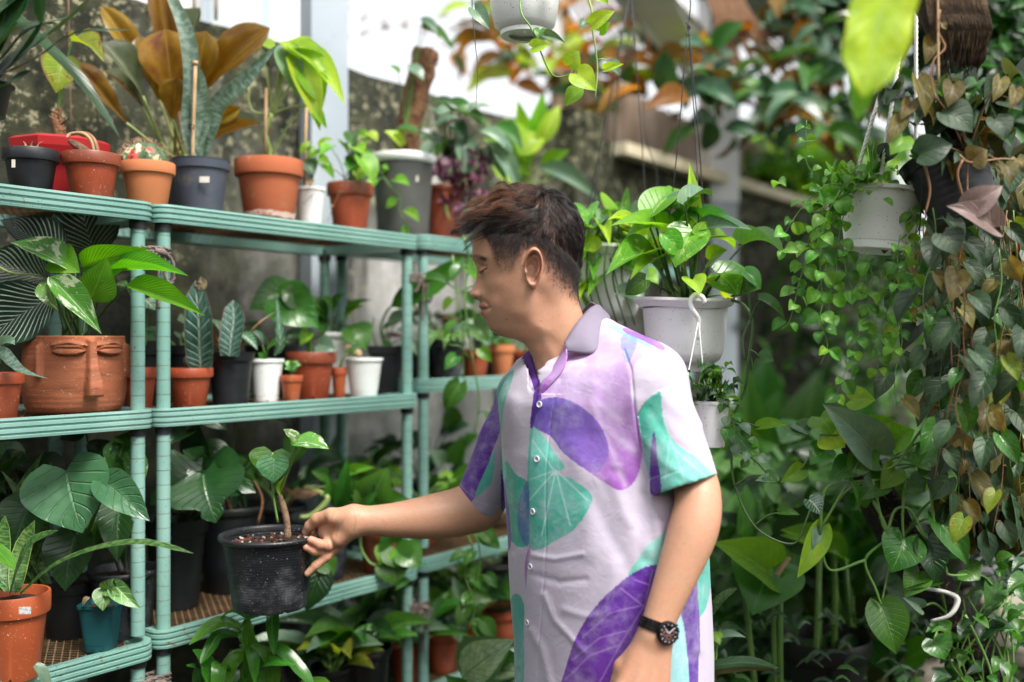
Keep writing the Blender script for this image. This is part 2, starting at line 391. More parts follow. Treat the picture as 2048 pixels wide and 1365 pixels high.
# ================================================================ shelves
EDGE = [(0, -.018), (.0035, -.018), (.0045, -.0135), (.001, -.012), (.001, -.010), (.0048, -.008), (.0048, -.0025), (.001, -.001), (.001, .001), (.0048, .003), (.0048, .0085), (.001, .010), (.001, .012), (.0045, .0135), (.0035, .018), (0, .018)]
def shelf_mesh(wid, dep):
    """one shelf tray: reeded rim with rounded corners, centred on its front-left corner, x along, y back"""
    b = MB(); path = []; R = .025; base = [(R, 0, 0, -1), (wid-R, 0, 0, -1)]
    def corner(cx, cy, a0): return [(cx+R*math.cos(a), cy+R*math.sin(a), math.cos(a), math.sin(a)) for a in [a0+math.pi/2*i/5 for i in range(6)]]
    path = corner(wid-R, R, -math.pi/2)+corner(wid-R, dep-R, 0)+corner(R, dep-R, math.pi/2)+corner(R, R, math.pi)
    n = len(path); m = len(EDGE); vs = []
    for (x, y, nx, ny) in path:
        for (o, z) in EDGE: vs.append((x+nx*o, y+ny*o, z))
        vs.append((x-nx*.03, y-ny*.03, .012)); vs.append((x-nx*.03, y-ny*.03, -.016))
    m += 2
    fs = [(i*m+j, ((i+1) % n)*m+j, ((i+1) % n)*m+(j+1) % m, i*m+(j+1) % m) for i in range(n) for j in range(m)]
    b.add(vs, fs); return b
def mesh_panel(wid, dep):
    b = MB(); st = .016; h = .0009
    for sg in (1, -1):
        k = int((wid+dep/1.6)/st)+2
        for i in range(-2, k):
            x0 = .02+i*st-(0 if sg > 0 else 0); sl = .55
            # line x = x0 + sg*sl*y clipped to the tray
            if sg > 0: xa, xb = x0-dep*sl, x0
            else: xa, xb = x0, x0-dep*sl
            def clip(xa, ya, xb, yb):
                pts = []
                t0, t1 = 0, 1; dx = xb-xa
                lo, hi = .02, wid-.02
                for lim, s in ((lo, 1), (hi, -1)):
                    fa, fb = s*(xa-lim), s*(xb-lim)
                    if fa < 0 and fb < 0: return None
                    if fa < 0: t0 = max(t0, fa/(fa-fb))
                    if fb < 0: t1 = min(t1, fa/(fa-fb))
                if t0 >= t1: return None
                return xa+dx*t0, ya+(yb-ya)*t0, xa+dx*t1, ya+(yb-ya)*t1
            q = clip(xa, .015, xb, dep-.015)
            if q:
                xa2, ya2, xb2, yb2 = q; z = .009+.0006*sg; w_ = .0014
                b.add([(xa2-w_, ya2, z), (xa2+w_, ya2, z), (xb2+w_, yb2, z), (xb2-w_, yb2, z), (xa2, ya2, z-.003), (xb2, yb2, z-.003)], [(0, 1, 2, 3), (0, 3, 5, 4), (1, 4, 5, 2)])
    return b
SW, SD = .745, .35
tray = shelf_mesh(SW, SD); trayme = {}
for k_, mm in (('a', M['mint']), ('b', M['mintdirty'])):
    o = tray.build('shelf', mm, auto=50); trayme[k_] = o.data; bpy.data.objects.remove(o)
o = mesh_panel(SW, SD).build('mesh_panel', M['mesh'], smooth=False); meshme = o.data; bpy.data.objects.remove(o)
ANG = math.atan2(DL[1], DL[0])
def post_mesh(z0, z1):
    b = MB(); prof = []; z = z0
    while z < z1-.001:
        zz = min(z+.0285, z1)
        prof += [(.0130, z), (.0130, z+.0006), (.0135, z+.0008), (.0135, zz-.0008), (.0130, zz-.0006)]; z = zz
    b.lathe(prof, n=14); return b
pm = {}
for i in range(4):
    z0, z1 = LV[i+2]+.002 if i < 3 else .02, LV[i+1]-.045
    if i < 3: z0 = LV[i+2]-.002
    o = post_mesh(z0-.0, z1).build('post', M['mint'], auto=30); a_ = o.data; bpy.data.objects.remove(o); a_.materials.append(M['groove'])
    for q_ in a_.polygons:
        if (q_.index//14) % 5 in (0, 4): q_.material_index = 1
    b = MB(); b.lathe([(.0132, z1-.006), (.0165, z1-.006), (.0165, z1+.014), (.0155, z1+.027), (.0132, z1+.027)], n=16)
    o = b.build('joint_collar', M['collar'], auto=40); d_ = o.data; bpy.data.objects.remove(o)
    pm[i] = (a_, None, d_)
b = MB(); b.lathe([(0, .019), (.009, .019), (.0125, .016), (.0125, .010)], n=14); o = b.build('post_cap', M['mint'], auto=40); capme = o.data; bpy.data.objects.remove(o)
def shelf_unit(L, label, dz=(0, 0, 0, 0, 0, 0), w=0, yaw=0):
    org = SL(L, w, 0); t = thing('shelf_unit', label, 'shelf', org, 'mint green metal shelf units')
    t.rotation_euler = (0, 0, ANG+yaw)
    def add(name, me, x, y, z, par=t, piv=True):
        o = bpy.data.objects.new(name, me); COL.objects.link(o); o.parent = par; o.location = (x, y, z); return o
    for i in range(1, 5):
        z = LV[i]-.018+dz[i]
        s_ = add('shelf', trayme['a' if i < 3 else 'b'], 0, 0, z); q = add('mesh_panel', meshme, 0, 0, 0, s_)
    for (x, y) in ((.022, .022), (SW-.022, .022), (.022, SD-.022), (SW-.022, SD-.022)):
        for i in range(4):
            o = add('post', pm[i][0], x, y, dz[i+1]); add('joint_collar', pm[i][2], 0, 0, 0, o)
        add('post_cap', capme, x, y, LV[1]-.018+dz[1])
    return t
for (L, lab, dz) in ((-1.515, 'mint shelf unit at the far left edge, mostly cropped', (0,)*6),
                (-.757, 'left mint green shelf unit holding the clay face pot', (0, 0, .0, -.012, 0, 0)),
                (0.0, 'middle mint green shelf unit behind the held black pot', (0,)*6),
                (.762, 'mint green shelf unit half hidden behind the man', (0, .005, .035, .01, .06, 0)),
                (1.53, 'farthest mint green shelf unit, seen behind the neck of the man', (0, .0, .02, 0, 0, 0))):
    if L > -1.5: shelf_unit(L, lab, dz)

# rope knots tying neighbouring posts together
def rope_knot(L, z, w, label, s=1.0):
    c0 = SL(L, w, z); dx = Vector((DL[0], DL[1], 0)); dy = Vector((DN[0], DN[1], 0)); up = Vector((0, 0, 1))
    t = thing('rope_tie', label, 'rope', c0, 'ropes tying the shelf posts together')
    def path(pts, name):
        pts = [c0+dx*a*s+dy*b*s+up*c_*s for a, b, c_ in pts]; sp, _ = spline(pts, 1, 8)
        b = MB()
        for k in range(2):
            q = []; 
            for i, p_ in enumerate(sp):
                tt = (sp[min(i+1, len(sp)-1)]-sp[max(i-1, 0)]).normalized(); x_ = tt.orthogonal().normalized(); y_ = tt.cross(x_); a = i*.9+k*math.pi
                q.append(p_+(x_*math.cos(a)+y_*math.sin(a))*.0017*s)
            b.tube(q, .0022*s, 5)
        b.build(name, M['rope'], t)
    for zz in (.0, .008, -.008): path([(-.036, 0, zz), (-.03, -.017, zz), (0, -.019, zz+.002), (.03, -.017, zz), (.036, 0, zz), (.03, .017, zz), (0, .019, zz), (-.03, .017, zz), (-.036, 0, zz)], 'wrap')
    path([(-.01, -.022, 0), (.012, -.028, -.012), (.014, -.026, -.045), (.026, -.026, -.06), (.034, -.026, -.045), (.028, -.028, -.012), (.004, -.026, .004)], 'loop')
    path([(.01, -.024, 0), (-.012, -.03, -.006), (-.022, -.026, -.03), (-.03, -.024, -.035)], 'loop')
    path([(0, -.026, .006), (-.002, -.03, -.02), (.0, -.026, -.06), (.002, -.024, -.11)], 'tail')
    b = MB(); b.tube([c0+dx*-.008*s+dy*-.026*s+up*.004, c0+dx*.006*s+dy*-.032*s, c0+dx*.016*s+dy*-.026*s-up*.004], [.005*s, .007*s, .005*s], 7, smooth=4); b.build('knot', M['rope'], t)
rope_knot(-.006, 1.672, .022, 'brown rope knotted around the twin posts above the clay face pot')
rope_knot(-.006, .835, .022, 'brown rope knotted around the twin posts below the lowest visible tray')
rope_knot(.754, 1.66, .022, 'brown rope tie on the twin posts right in front of the face of the man')
rope_knot(.754, .82, .022, 'frayed rope tie on the rusty twin posts under the reaching forearm')
# ================================================================ pots
M['black'] = surf('black_plastic', (.005, .0055, .007), (.012, .013, .016), 9, .42, (.035, .038, .042), 24, .58, .72, bump=.2, bsc=120)
M['blackworn'] = surf('chalky_black_plastic', (.008, .009, .012), (.017, .019, .023), 9, .4, (.09, .095, .105), 13, .5, .78, bump=.25, bsc=120, speck=(.2, .2, .2))
M['greyblue'] = surf('slate_plastic', (.045, .055, .08), (.085, .095, .12), 6, .6, (.17, .14, .10), 10, .55, .75, bump=.2)
M['brown'] = surf('brown_plastic', (.19, .038, .016), (.25, .055, .022), 8, .42, (.33, .2, .14), 30, .68, .78, speck=(.4, .3, .25))
M['brick'] = surf('brick_red_plastic', (.29, .05, .018), (.35, .068, .026), 8, .45, (.42, .26, .18), 30, .66, .78, speck=(.5, .35, .3))
M['orange'] = surf('orange_plastic', (.36, .075, .025), (.42, .095, .032), 8, .42, (.5, .3, .2), 30, .68, .78, speck=(.55, .4, .3))
M['clay'] = surf('fired_clay', (.40, .10, .038), (.46, .135, .055), 5, .85, (.58, .4, .3), 11, .58, .78, bump=.25, bsc=140)
M['clay2'] = surf('light_clay', (.48, .155, .055), (.54, .19, .075), 5, .85, (.42, .2, .1), 9, .55, .75, bump=.25, bsc=140)
M['faceclay'] = surf('sculpted_clay', (.30, .085, .036), (.42, .14, .06), 3.5, .75, (.15, .045, .022), 6, .5, .72, bump=.35, bsc=90, bd=.002, stretch=(1, 1, 5), speck=(.5, .38, .28))
M['whitep'] = surf('white_plastic', (.76, .77, .76), (.83, .84, .82), 5, .42, (.5, .47, .4), 9, .64, .82, bump=.1, speck=(.3, .28, .22))
M['red'] = surf('red_plastic', (.30, .012, .016), (.38, .018, .022), 5, .35, (.3, .1, .1), 20, .65, .8)
M['teal'] = surf('teal_plastic', (.004, .045, .055), (.006, .065, .075), 5, .4, (.1, .2, .2), 25, .66, .8)
M['greypot'] = surf('grey_cement_pot', (.035, .037, .035), (.08, .08, .075), 8, .8, (.05, .05, .045), 7, .5, .7, bump=.4)
M['soil'] = surf('potting_soil', (.012, .008, .006), (.05, .032, .02), 60, .95, (.11, .08, .05), 90, .6, .68, bump=1, bsc=120, bd=.01)
M['perl'] = surf('perlite_grit', (.55, .52, .46), (.75, .72, .66), 50, .9)
M['chip'] = surf('bark_chips', (.12, .04, .025), (.25, .09, .05), 60, .9)
M['sticker'] = surf('paper_label', (.5, .44, .36), (.65, .6, .55), 60, .8)
PR = {  # (radius factor, height factor) outside profiles: body, rim
 'plain': ([(0, 0), (.70, 0), (.72, .02), (.73, .10), (.715, .105), (.88, .83)], [(.90, .83), (.95, .84), (.985, .99), (1.0, .992), (1.0, 1.0), (.965, 1.0), (.93, .86), (.88, .82)]),
 'band': ([(0, 0), (.66, 0), (.68, .015), (.885, .76)], [(.895, .755), (.985, .765), (1.0, .80), (1.0, .985), (.985, 1.0), (.92, 1.0), (.90, .97), (.86, .78)]),
 'lip': ([(0, 0), (.74, 0), (.76, .02), (.80, .3), (.86, .6), (.92, .92)], [(.925, .90), (.96, .91), (1.0, .945), (1.0, .975), (.975, 1.0), (.94, .99), (.90, .93)]),
 'thin': ([(0, 0), (.68, 0), (.70, .015), (.70, .14), (.72, .145), (.93, .93)], [(.935, .93), (1.0, .935), (1.0, .985), (.99, 1.0), (.95, 1.0), (.92, .95)]),
}
def pot_at(t, c, R, H, style, mat, n=36, notches=4, ridges=0, soil=True, tilt=None, square=False, nphase=.3, soilz=.9, rimmat=None):
    """body, rim and soil meshes of a pot standing with its base centre at c"""
    body, rim = PR[style]; body = list(body)
    if ridges:
        bb = body[:2]; r0, z0 = body[1]; r1, z1 = body[-1]; k = ridges
        for i in range(k):
            f = (i+.3)/k; r = r0+(r1-r0)*f; z = z0+(z1-z0)*f; bb += [(r-.008, z), (r+.006, z+.3*(z1-z0)/k), (r+.008, z+.6*(z1-z0)/k)]
        body = bb+[(r1, z1)]
    def fn(j, r, z, a):
        zz = z*H; rr = r*R
        if square:
            q = max(abs(math.cos(a)), abs(math.sin(a))); s_ = 1/q; s_ = min(s_, 1.28); rr *= .80*s_*1.0
        if notches and 0 < j <= 2:
            d = abs((a*notches/(2*math.pi)+nphase) % 1-.5)
            if d < .06: zz = z*H+.055*H
        return rr, zz
    n2 = 60 if notches else n
    bp = []
    for i, (r, z) in enumerate(body):
        bp.append((r, z))
        if i == 2 and False: pass
    b = MB(); b.lathe(bp, (0, 0, 0), n2, fn)
    Mx = Matrix.Translation(c) @ (tilt.to_4x4() if tilt is not None else Matrix.Identity(4))
    def place(b): b.v = [tuple(Mx @ Vector(v)) for v in b.v]
    place(b); o = b.build('pot_body', mat, t, auto=35)
    b = MB(); b.lathe([(r, z) for r, z in rim], (0, 0, 0), n2, lambda j, r, z, a: (fn(9, r, z, a)[0], z*H))
    inner = [(.90, .9), (.80, .55)]; b.lathe([(r_, z_) for r_, z_ in [rim[-1], (.86, soilz-.03)]], (0, 0, 0), n2, lambda j, r, z, a: (fn(9, r, z, a)[0], z*H))
    place(b); b.build('rim', rimmat or mat, t, auto=40)
    if soil:
        b = MB(); pr = [(0.001, soilz+.01), (.3, soilz+.015), (.6, soilz), (.9, soilz-.02)]
        b.lathe(pr, (0, 0, 0), 24, lambda j, r, z, a: (fn(9, r, z, a)[0], (z+.012*math.sin(a*5+j*2))*H)); place(b); b.build('soil', M['soil'], t)
    return Mx @ Vector((0, 0, soilz*H))
def pot(px, w, lv, topy, wpx, style, mat, label, cat='potted plant', name='potted_plant', group=None, zbase=None, dz=0, **kw):
    """pot on shelf tray lv: rim centre in column px, rim height topy, rim width wpx, w metres behind the shelf front"""
    X, Y, L = SP(px, w); zb = LV[lv]-.006+dz if zbase is None else zbase
    zt = CAMZ-(topy-682)/FPX*Y; R = wpx/2/FPX*Y; H = zt-zb
    t = thing(name, label, cat, (X, Y, zb), group)
    top = pot_at(t, Vector((X, Y, zb)), R, max(H, .03), style, mat, **kw)
    t['_h'] = H
    return t, top, Y
def sticker(t, px, py, wpx, hpx, Y, mat=None):
    a = P(px-wpx/2, py-hpx/2, Y); c_ = P(px+wpx/2, py+hpx/2, Y); b = MB(); b.box(((a.x+c_.x)/2, Y, (a.z+c_.z)/2), (c_.x-a.x, .001, a.z-c_.z)); b.build('paper_label', mat or M['sticker'], t, smooth=False)

# ---------------------------------------------------------------- leaf materials
LM = {}
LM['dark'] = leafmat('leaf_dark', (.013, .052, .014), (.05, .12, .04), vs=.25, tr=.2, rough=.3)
LM['mid'] = leafmat('leaf_mid', (.038, .14, .018), (.12, .27, .06), vs=.3, tr=.32, rough=.32)
LM['bright'] = leafmat('leaf_bright', (.13, .32, .025), (.3, .5, .1), vs=.3, tr=.45, glow=(1.7, 1.6, .4))
LM['lime'] = leafmat('leaf_lime', (.32, .52, .05), (.5, .65, .2), vs=.25, tr=.5, glow=(1.5, 1.4, .4))
LM['silver'] = leafmat('leaf_silver', (.11, .2, .14), (.22, .33, .24), vs=.4, tr=.2, rough=.32, under=(.1, .2, .07))
LM['bronze'] = leafmat('leaf_bronze', (.20, .11, .008), (.42, .28, .05), n=22, slope=1.2, vs=.16, tr=.4, tint=(.33, .2, .01), glow=(1.6, 1.15, .2), under=(.25, .15, .01), spot=(.16, .05, .015), slo=.55, shi=.75, ssc=2, sv=(.6, 1.2), rough=.3)
LM['bronzeg'] = leafmat('leaf_bronze_green', (.07, .1, .045), (.25, .25, .1), n=22, slope=1.2, vs=.2, tr=.2, tint=(.12, .15, .09), under=(.25, .12, .02), rough=.28)
LM['snake'] = leafmat('leaf_snake', (.06, .12, .085), n=1, vs=0, tr=.05, band=(.17, .24, .19), mids=0, rough=.45, sv=(.8, 1.3), edge=(.12, .18, .1), edge_w=.93)
LM['snake2'] = leafmat('leaf_snake_dark', (.02, .075, .018), n=1, vs=0, tr=.1, band=(.1, .19, .05), mids=0, rough=.42, edge=(.2, .28, .08), edge_w=.9)
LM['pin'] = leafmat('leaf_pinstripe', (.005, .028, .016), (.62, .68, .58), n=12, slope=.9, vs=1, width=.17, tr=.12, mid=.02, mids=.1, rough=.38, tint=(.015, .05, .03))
LM['pinb'] = leafmat('leaf_pinstripe_green', (.07, .26, .012), (.38, .6, .09), n=15, slope=.9, vs=.7, width=.13, tr=.42, mid=.05, mids=.5, rough=.35, glow=(1.6, 1.7, .3))  # brighter green pinstripe leaf with yellow-green stripes
LM['varieg'] = leafmat('leaf_variegated', (.08, .24, .04), (.5, .58, .4), vs=.1, tr=.35, spot=(.62, .68, .52), slo=.54, shi=.6, ssc=4, rough=.38)
LM['aloc'] = leafmat('leaf_ridged', (.02, .07, .05), (.36, .48, .38), n=9, slope=.3, vs=.6, width=.2, tr=.12, mid=.13, mids=.8, edge=(.3, .14, .09), edge_w=.95, bumps=1.0, rough=.27, tint=(.07, .15, .115))
LM['alocw'] = leafmat('leaf_white_veined', (.03, .11, .06), (.6, .68, .55), n=7, slope=.45, vs=.9, width=.12, tr=.2, mid=.09, mids=.9, rough=.35)
LM['heartd'] = leafmat('leaf_velvet_heart', (.04, .13, .05), (.17, .31, .16), n=6, slope=.7, vs=.55, width=.12, tr=.15, mid=.04, rough=.28, bumps=.8, tint=(.06, .17, .075))
LM['syng'] = leafmat('leaf_pale_veined', (.09, .22, .075), (.42, .55, .32), n=4, slope=.8, vs=.7, width=.16, tr=.2, mid=.07, rough=.35)
LM['dief'] = leafmat('leaf_creamy', (.22, .33, .19), (.1, .22, .09), n=9, slope=.9, vs=.5, width=.15, tr=.25, edge=(.07, .17, .06), edge_w=.75, spot=(.36, .47, .32), slo=.45, shi=.6, ssc=6, rough=.25)
LM['purple'] = leafmat('leaf_purple', (.09, .018, .05), (.3, .1, .18), n=3, slope=.5, vs=.4, tr=.3, tint=(.18, .06, .1), glow=(1.8, .8, 1.2), rough=.35, spot=(.3, .25, .26), slo=.56, shi=.64, ssc=3)
LM['pothos'] = leafmat('leaf_pothos', (.1, .29, .03), (.28, .48, .1), n=6, slope=.8, vs=.15, tr=.4, spot=(.33, .5, .12), slo=.57, shi=.64, ssc=5, rough=.27, under=(.2, .38, .06))
LM['pothosd'] = leafmat('leaf_heart_green', (.04, .14, .022), (.17, .32, .08), n=6, slope=.8, vs=.2, tr=.28, rough=.27, under=(.12, .25, .06))
LM['strap'] = leafmat('leaf_strap', (.045, .17, .018), (.14, .33, .05), n=1, vs=0, tr=.28, mid=.12, mids=.35, rough=.27, edge=(.2, .36, .08), edge_w=.95)
LM['banana'] = leafmat('leaf_broad', (.03, .13, .015), (.10, .28, .05), n=20, slope=1.0, vs=.2, tr=.25, rough=.35, glow=(1.4, 1.7, .4))
LM['disch'] = leafmat('leaf_small_round', (.09, .27, .035), (.25, .45, .12), n=1, vs=0, tr=.35, rough=.35, mid=.08, mids=.4, tint=(.17, .38, .055), under=(.2, .4, .08))
LM['mican'] = leafmat('leaf_micans', (.022, .05, .022), (.09, .14, .06), n=4, slope=.9, vs=.35, tr=.22, tint=(.04, .085, .035), under=(.09, .1, .04), rough=.5, mid=.05, sv=(.6, 1.5))
LM['micanb'] = leafmat('leaf_micans_young', (.12, .10, .03), (.3, .22, .1), n=4, slope=.9, vs=.3, tr=.4, tint=(.22, .2, .05), glow=(1.7, 1.1, .5), rough=.4)
LM['micanp'] = leafmat('leaf_micans_underside', (.15, .1, .09), (.3, .2, .17), n=4, slope=.9, vs=.4, tr=.2, tint=(.2, .14, .13), rough=.35)
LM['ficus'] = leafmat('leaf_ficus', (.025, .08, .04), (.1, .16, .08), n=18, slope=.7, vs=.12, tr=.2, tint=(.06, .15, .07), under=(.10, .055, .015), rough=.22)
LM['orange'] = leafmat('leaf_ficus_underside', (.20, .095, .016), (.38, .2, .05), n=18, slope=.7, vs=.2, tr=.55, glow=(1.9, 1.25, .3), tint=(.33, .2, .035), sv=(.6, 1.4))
LM['succ'] = leafmat('leaf_succulent', (.15, .33, .12), (.25, .45, .2), n=1, vs=0, tr=.2, rough=.4)
LM['browned'] = leafmat('leaf_browned', (.32, .2, .1), (.5, .38, .24), tr=.3, tint=(.5, .4, .27), rough=.8, glow=(1.2, 1, .7))
LM['yellowb'] = leafmat('leaf_yellow_scorched', (.2, .3, .03), (.4, .45, .1), tr=.45, n=5, spot=(.2, .12, .03), slo=.6, shi=.68, ssc=3, edge=(.25, .15, .05), edge_w=.88, tint=(.32, .36, .04))
M['stemg'] = surf('green_stem', (.1, .22, .04), (.16, .3, .07), 20, .45)
M['stemd'] = surf('dark_green_stem', (.035, .09, .02), (.07, .13, .035), 20, .45)
M['stemy'] = surf('pale_stem', (.25, .34, .09), (.34, .42, .15), 20, .45)
M['stemr'] = surf('reddish_stem', (.2, .09, .04), (.28, .14, .06), 20, .5)
M['wood'] = surf('bark', (.09, .05, .028), (.19, .11, .065), 25, .95, (.03, .02, .012), 60, .5, .7, bump=1, bsc=90, bd=.006)
M['coir'] = surf('coir_trunk', (.13, .055, .025), (.22, .11, .05), 25, .95, (.05, .02, .01), 50, .5, .68, bump=1, bsc=70, bd=.012)
M['cane'] = surf('bamboo_stake', (.4, .25, .13), (.5, .34, .19), 25, .7)
# ---------------------------------------------------------------- plant helpers
def PL(t, base, tip, w, Yb, Yt, kind, m, root=None, wpx=True, sr=(.0022, .0016), smat=None, bow=.12, nh=None, jit=.15, **kw):
    """leaf from base pixel to tip pixel (depths Yb, Yt), with a petiole running from root (a 3-D point) to its base"""
    b = P(*base, Yb); e = P(*tip, Yt); wd = w*1.12/FPX*(Yb+Yt)/2 if wpx else w
    leaf(t, leafmesh(kind, LM[m], **kw), b, e, wd, nh, jit)
    if root is not None: stem(t, bowed(root, b, bow), sr[0], sr[1], M[smat or 'stemg'])
def rosette(t, c, n, length, width, kind, m, up=.7, smat='stemg', petiole=.4, jit=.3, arc=(0, 6.283), lenj=.35, z0=0, droop=.25, sr=(.002, .0015), **kw):
    """n leaves on petioles around c, spreading outwards"""
    c = Vector(c)
    for i in range(n):
        a = arc[0]+(arc[1]-arc[0])*(i+ru(.1, .9))/n; u = up*ru(.6, 1.3); d = Vector((math.cos(a), math.sin(a), u)).normalized()
        l = length*ru(1-lenj, 1+lenj); b = c+Vector((ru(-.006, .006), ru(-.006, .006), z0))+d*l*petiole*2
        d2 = Vector((math.cos(a), math.sin(a), u*.55-droop)).normalized(); e = b+d2*l
        mm = m if isinstance(m, str) else random.choice(m)
        leaf(t, leafmesh(kind, LM[mm], **kw), b, e, width*ru(.8, 1.2), None, jit)
        if petiole > 0: stem(t, bowed(c+Vector((ru(-.008, .008), ru(-.008, .008), -.004)), b, .12), sr[0], sr[1], M[smat], k=3)
def straps(t, c, n, length, width, m, up=1.2, kind='strap', arc=(0, 6.283), bend=.5, lenj=.3, segs=8, tw=.3):
    """long arching strap leaves as one curved mesh each"""
    for i in range(n):
        a = arc[0]+(arc[1]-arc[0])*(i+ru(.1, .9))/n; l = length*ru(1-lenj, 1+lenj)
        pts = [Vector(c)]; d = Vector((math.cos(a), math.sin(a), up*ru(.7, 1.3))).normalized()
        for k in range(segs): pts.append(pts[-1]+d*l/segs); d = (d+Vector((0, 0, -bend*2/segs*ru(.7, 1.3)))).normalized()
        blade(t, pts, width*ru(.8, 1.2), m)
def blade(t, pts, width, m, kind='strap', fold=.25, nh=None, name='leaf', wave=0, k=3):
    """leaf mesh swept along a 3-D line"""
    pts = [Vector(p) for p in pts]; pts, _ = spline(pts, 1, k); n = len(pts); xs, ys, _l = LT[kind]; vs = []; uvs = []
    side = None
    for i, p_ in enumerate(pts):
        v = i/(n-1); tg = (pts[min(i+1, n-1)]-pts[max(i-1, 0)]).normalized()
        h = Vector(nh) if nh is not None else (Vector((0, 0, 1))+(CAMV-p_).normalized()*.6)
        s_ = tg.cross(h)
        s_ = s_.normalized() if s_.length > .05 else (side or tg.orthogonal().normalized())
        if side is not None: s_ = (side*.6+s_*.4).normalized(); s_ = (s_-tg*s_.dot(tg)).normalized()
        side = s_; nn = s_.cross(tg).normalized(); w = max(float(cr(xs, ys, v)), .01)*width
        for j in (-2, -1, 0, 1, 2):
            u = j/2; vs.append(p_+s_*u*w+nn*(abs(u)*w*fold+wave*math.sin(v*20+u*3)*abs(u))); uvs.append((.5+u*.5, v))
    fs = [(i*5+j, i*5+j+1, (i+1)*5+j+1, (i+1)*5+j) for i in range(n-1) for j in range(4)]
    b = MB(); b.add(vs, fs); o = b.build(name, LM[m], t); me = o.data
    ul = me.uv_layers.new(name='UVMap'); ul.data.foreach_set('uv', np.array([uvs[i] for f in fs for i in f], np.float32).ravel())
    return o
def bpx(t, pts, w, m, **kw):
    """blade through pixel points (px, py, Y)"""
    p3 = [P(*q) for q in pts]; Y = sum(q[2] for q in pts)/len(pts); return blade(t, p3, w/FPX*Y, m, **kw)
def vine(t, pts, r, mat, kind, m, step, size, hang=.6, jit=.4, both=False, petiole=.3, k=5, start=.02, wr=.8, kws=({},), end=True, smat=None):
    """trailing stem with alternate leaves"""
    pts = [Vector(p) for p in pts]
    sp, _ = spline(pts, 1, k); b = MB(); b.tube(sp, [r*(1-.5*i/len(sp)) for i in range(len(sp))], 5); b.build('vine_stem', M[mat], t)
    acc = start; sgn = 1
    for i in range(len(sp)-1):
        seg = (sp[i+1]-sp[i]); l = seg.length; tg = seg.normalized()
        while acc < l:
            p_ = sp[i]+tg*acc
            for q in ((1, -1) if both else (sgn,)):
                sd_ = tg.cross(Vector((0, 1, 0)) if abs(tg.y) < .8 else Vector((1, 0, 0))).normalized()
                sd_ = (sd_*q+Vector((ru(-.7, .7), ru(-.9, .4), ru(-.3, .3)))).normalized()
                s_ = size*ru(.65, 1.25); b0 = p_+sd_*s_*petiole; d = (sd_*.7+Vector((0, 0, -hang))+tg*.2).normalized()
                mm = m if isinstance(m, str) else random.choice(m)
                leaf(t, leafmesh(kind, LM[mm], **random.choice(kws)), b0, b0+d*s_, s_*wr*ru(.85, 1.1), (CAMV-b0).normalized()*.7+Vector((0, 0, .5)), jit)
                if petiole > .15: 
                    b2 = MB(); b2.tube([p_, (p_+b0)/2+Vector((0, 0, s_*.06)), b0], [r*.7, r*.6, r*.5], 4); b2.build('petiole', M[smat or mat], t)
            sgn *= -1; acc += step*ru(.75, 1.25)
        acc -= l
# ================================================================ TOP TRAY
# 1 black pot, far left
t, top, Y = pot(62, .10, 1, 301, 106, 'band', M['black'], 'small black plastic pot at the left end of the top tray', notches=5)
sticker(t, 27, 327, 7, 16, Y-.062)
for i in range(3): bpx(t, [(55+i*8, 300, Y), (50+i*14, 288, Y), (46+i*20, 283, Y-.01)], 5, 'browned')
# 2 red octagonal pot behind it with the caudex plant
t, top, Y = pot(122, .23, 1, 286, 168, 'band', M['red'], 'wide red eight sided pot with a scaly stemmed plant, behind the small pots', n=8, notches=0)
b = MB(); b.lathe([(.70, -.026), (.92, -.024), (1.0, -.006), (1.02, .010), (.90, .016), (.7, .012)], top, 8, lambda j, r, z, a: (r*.098, z)); b.build('saucer_rim', M['red'], t, smooth=False)
b = MB(); pp = [P(122, 285, Y), P(120, 262, Y), P(113, 240, Y), P(118, 218, Y)]; b.tube(pp, [.014, .012, .010, .007], 9, smooth=5); b.build('scaly_trunk', M['coir'], t)
for i in range(26):
    q = P(118+ru(-9, 9), 222+ru(0, 55), Y-.006); b = MB(); b.tube([q, q+Vector((ru(-.012, .012), -.004, ru(.004, .012)))], [.0022, .0006], 4); b.build('dry_scale', M['stemr'], t)
s0 = P(116, 222, Y)
PL(t, (143, 82), (208, 124), 44, Y, Y-.03, 'ovate', 'yellowb', s0, bow=.02, sr=(.0035, .0022), smat='stemg', fold=.3, wave=.03)
PL(t, (125, 122), (112, 186), 66, Y-.01, Y-.02, 'heart', 'yellowb', s0, bow=.0, sr=(.003, .002), fold=.35)
# 3 brown pot with the bent dead stalk
t, top, Y = pot(183, .075, 1, 309, 110, 'band', M['brick'], 'brown red plastic pot holding a bent dead stalk', notches=5, rimmat=M['brown'])
b = MB(); b.tube([P(178, 308, Y-.01), P(152, 290, Y), P(138, 282, Y)], [.010, .008, .004], 8, smooth=4); b.build('dead_stump', M['wood'], t)
for dx in (0, 6): 
    b = MB(); b.tube([P(190+dx, 306, Y-.01), P(183+dx, 281, Y-.01), P(166+dx, 267, Y), P(140+dx, 268, Y+.01), P(133, 276, Y)], [.0045, .004, .004, .003, .001], 7, smooth=4); b.build('dead_stalk', M['stemr' if dx else 'cane'], t)
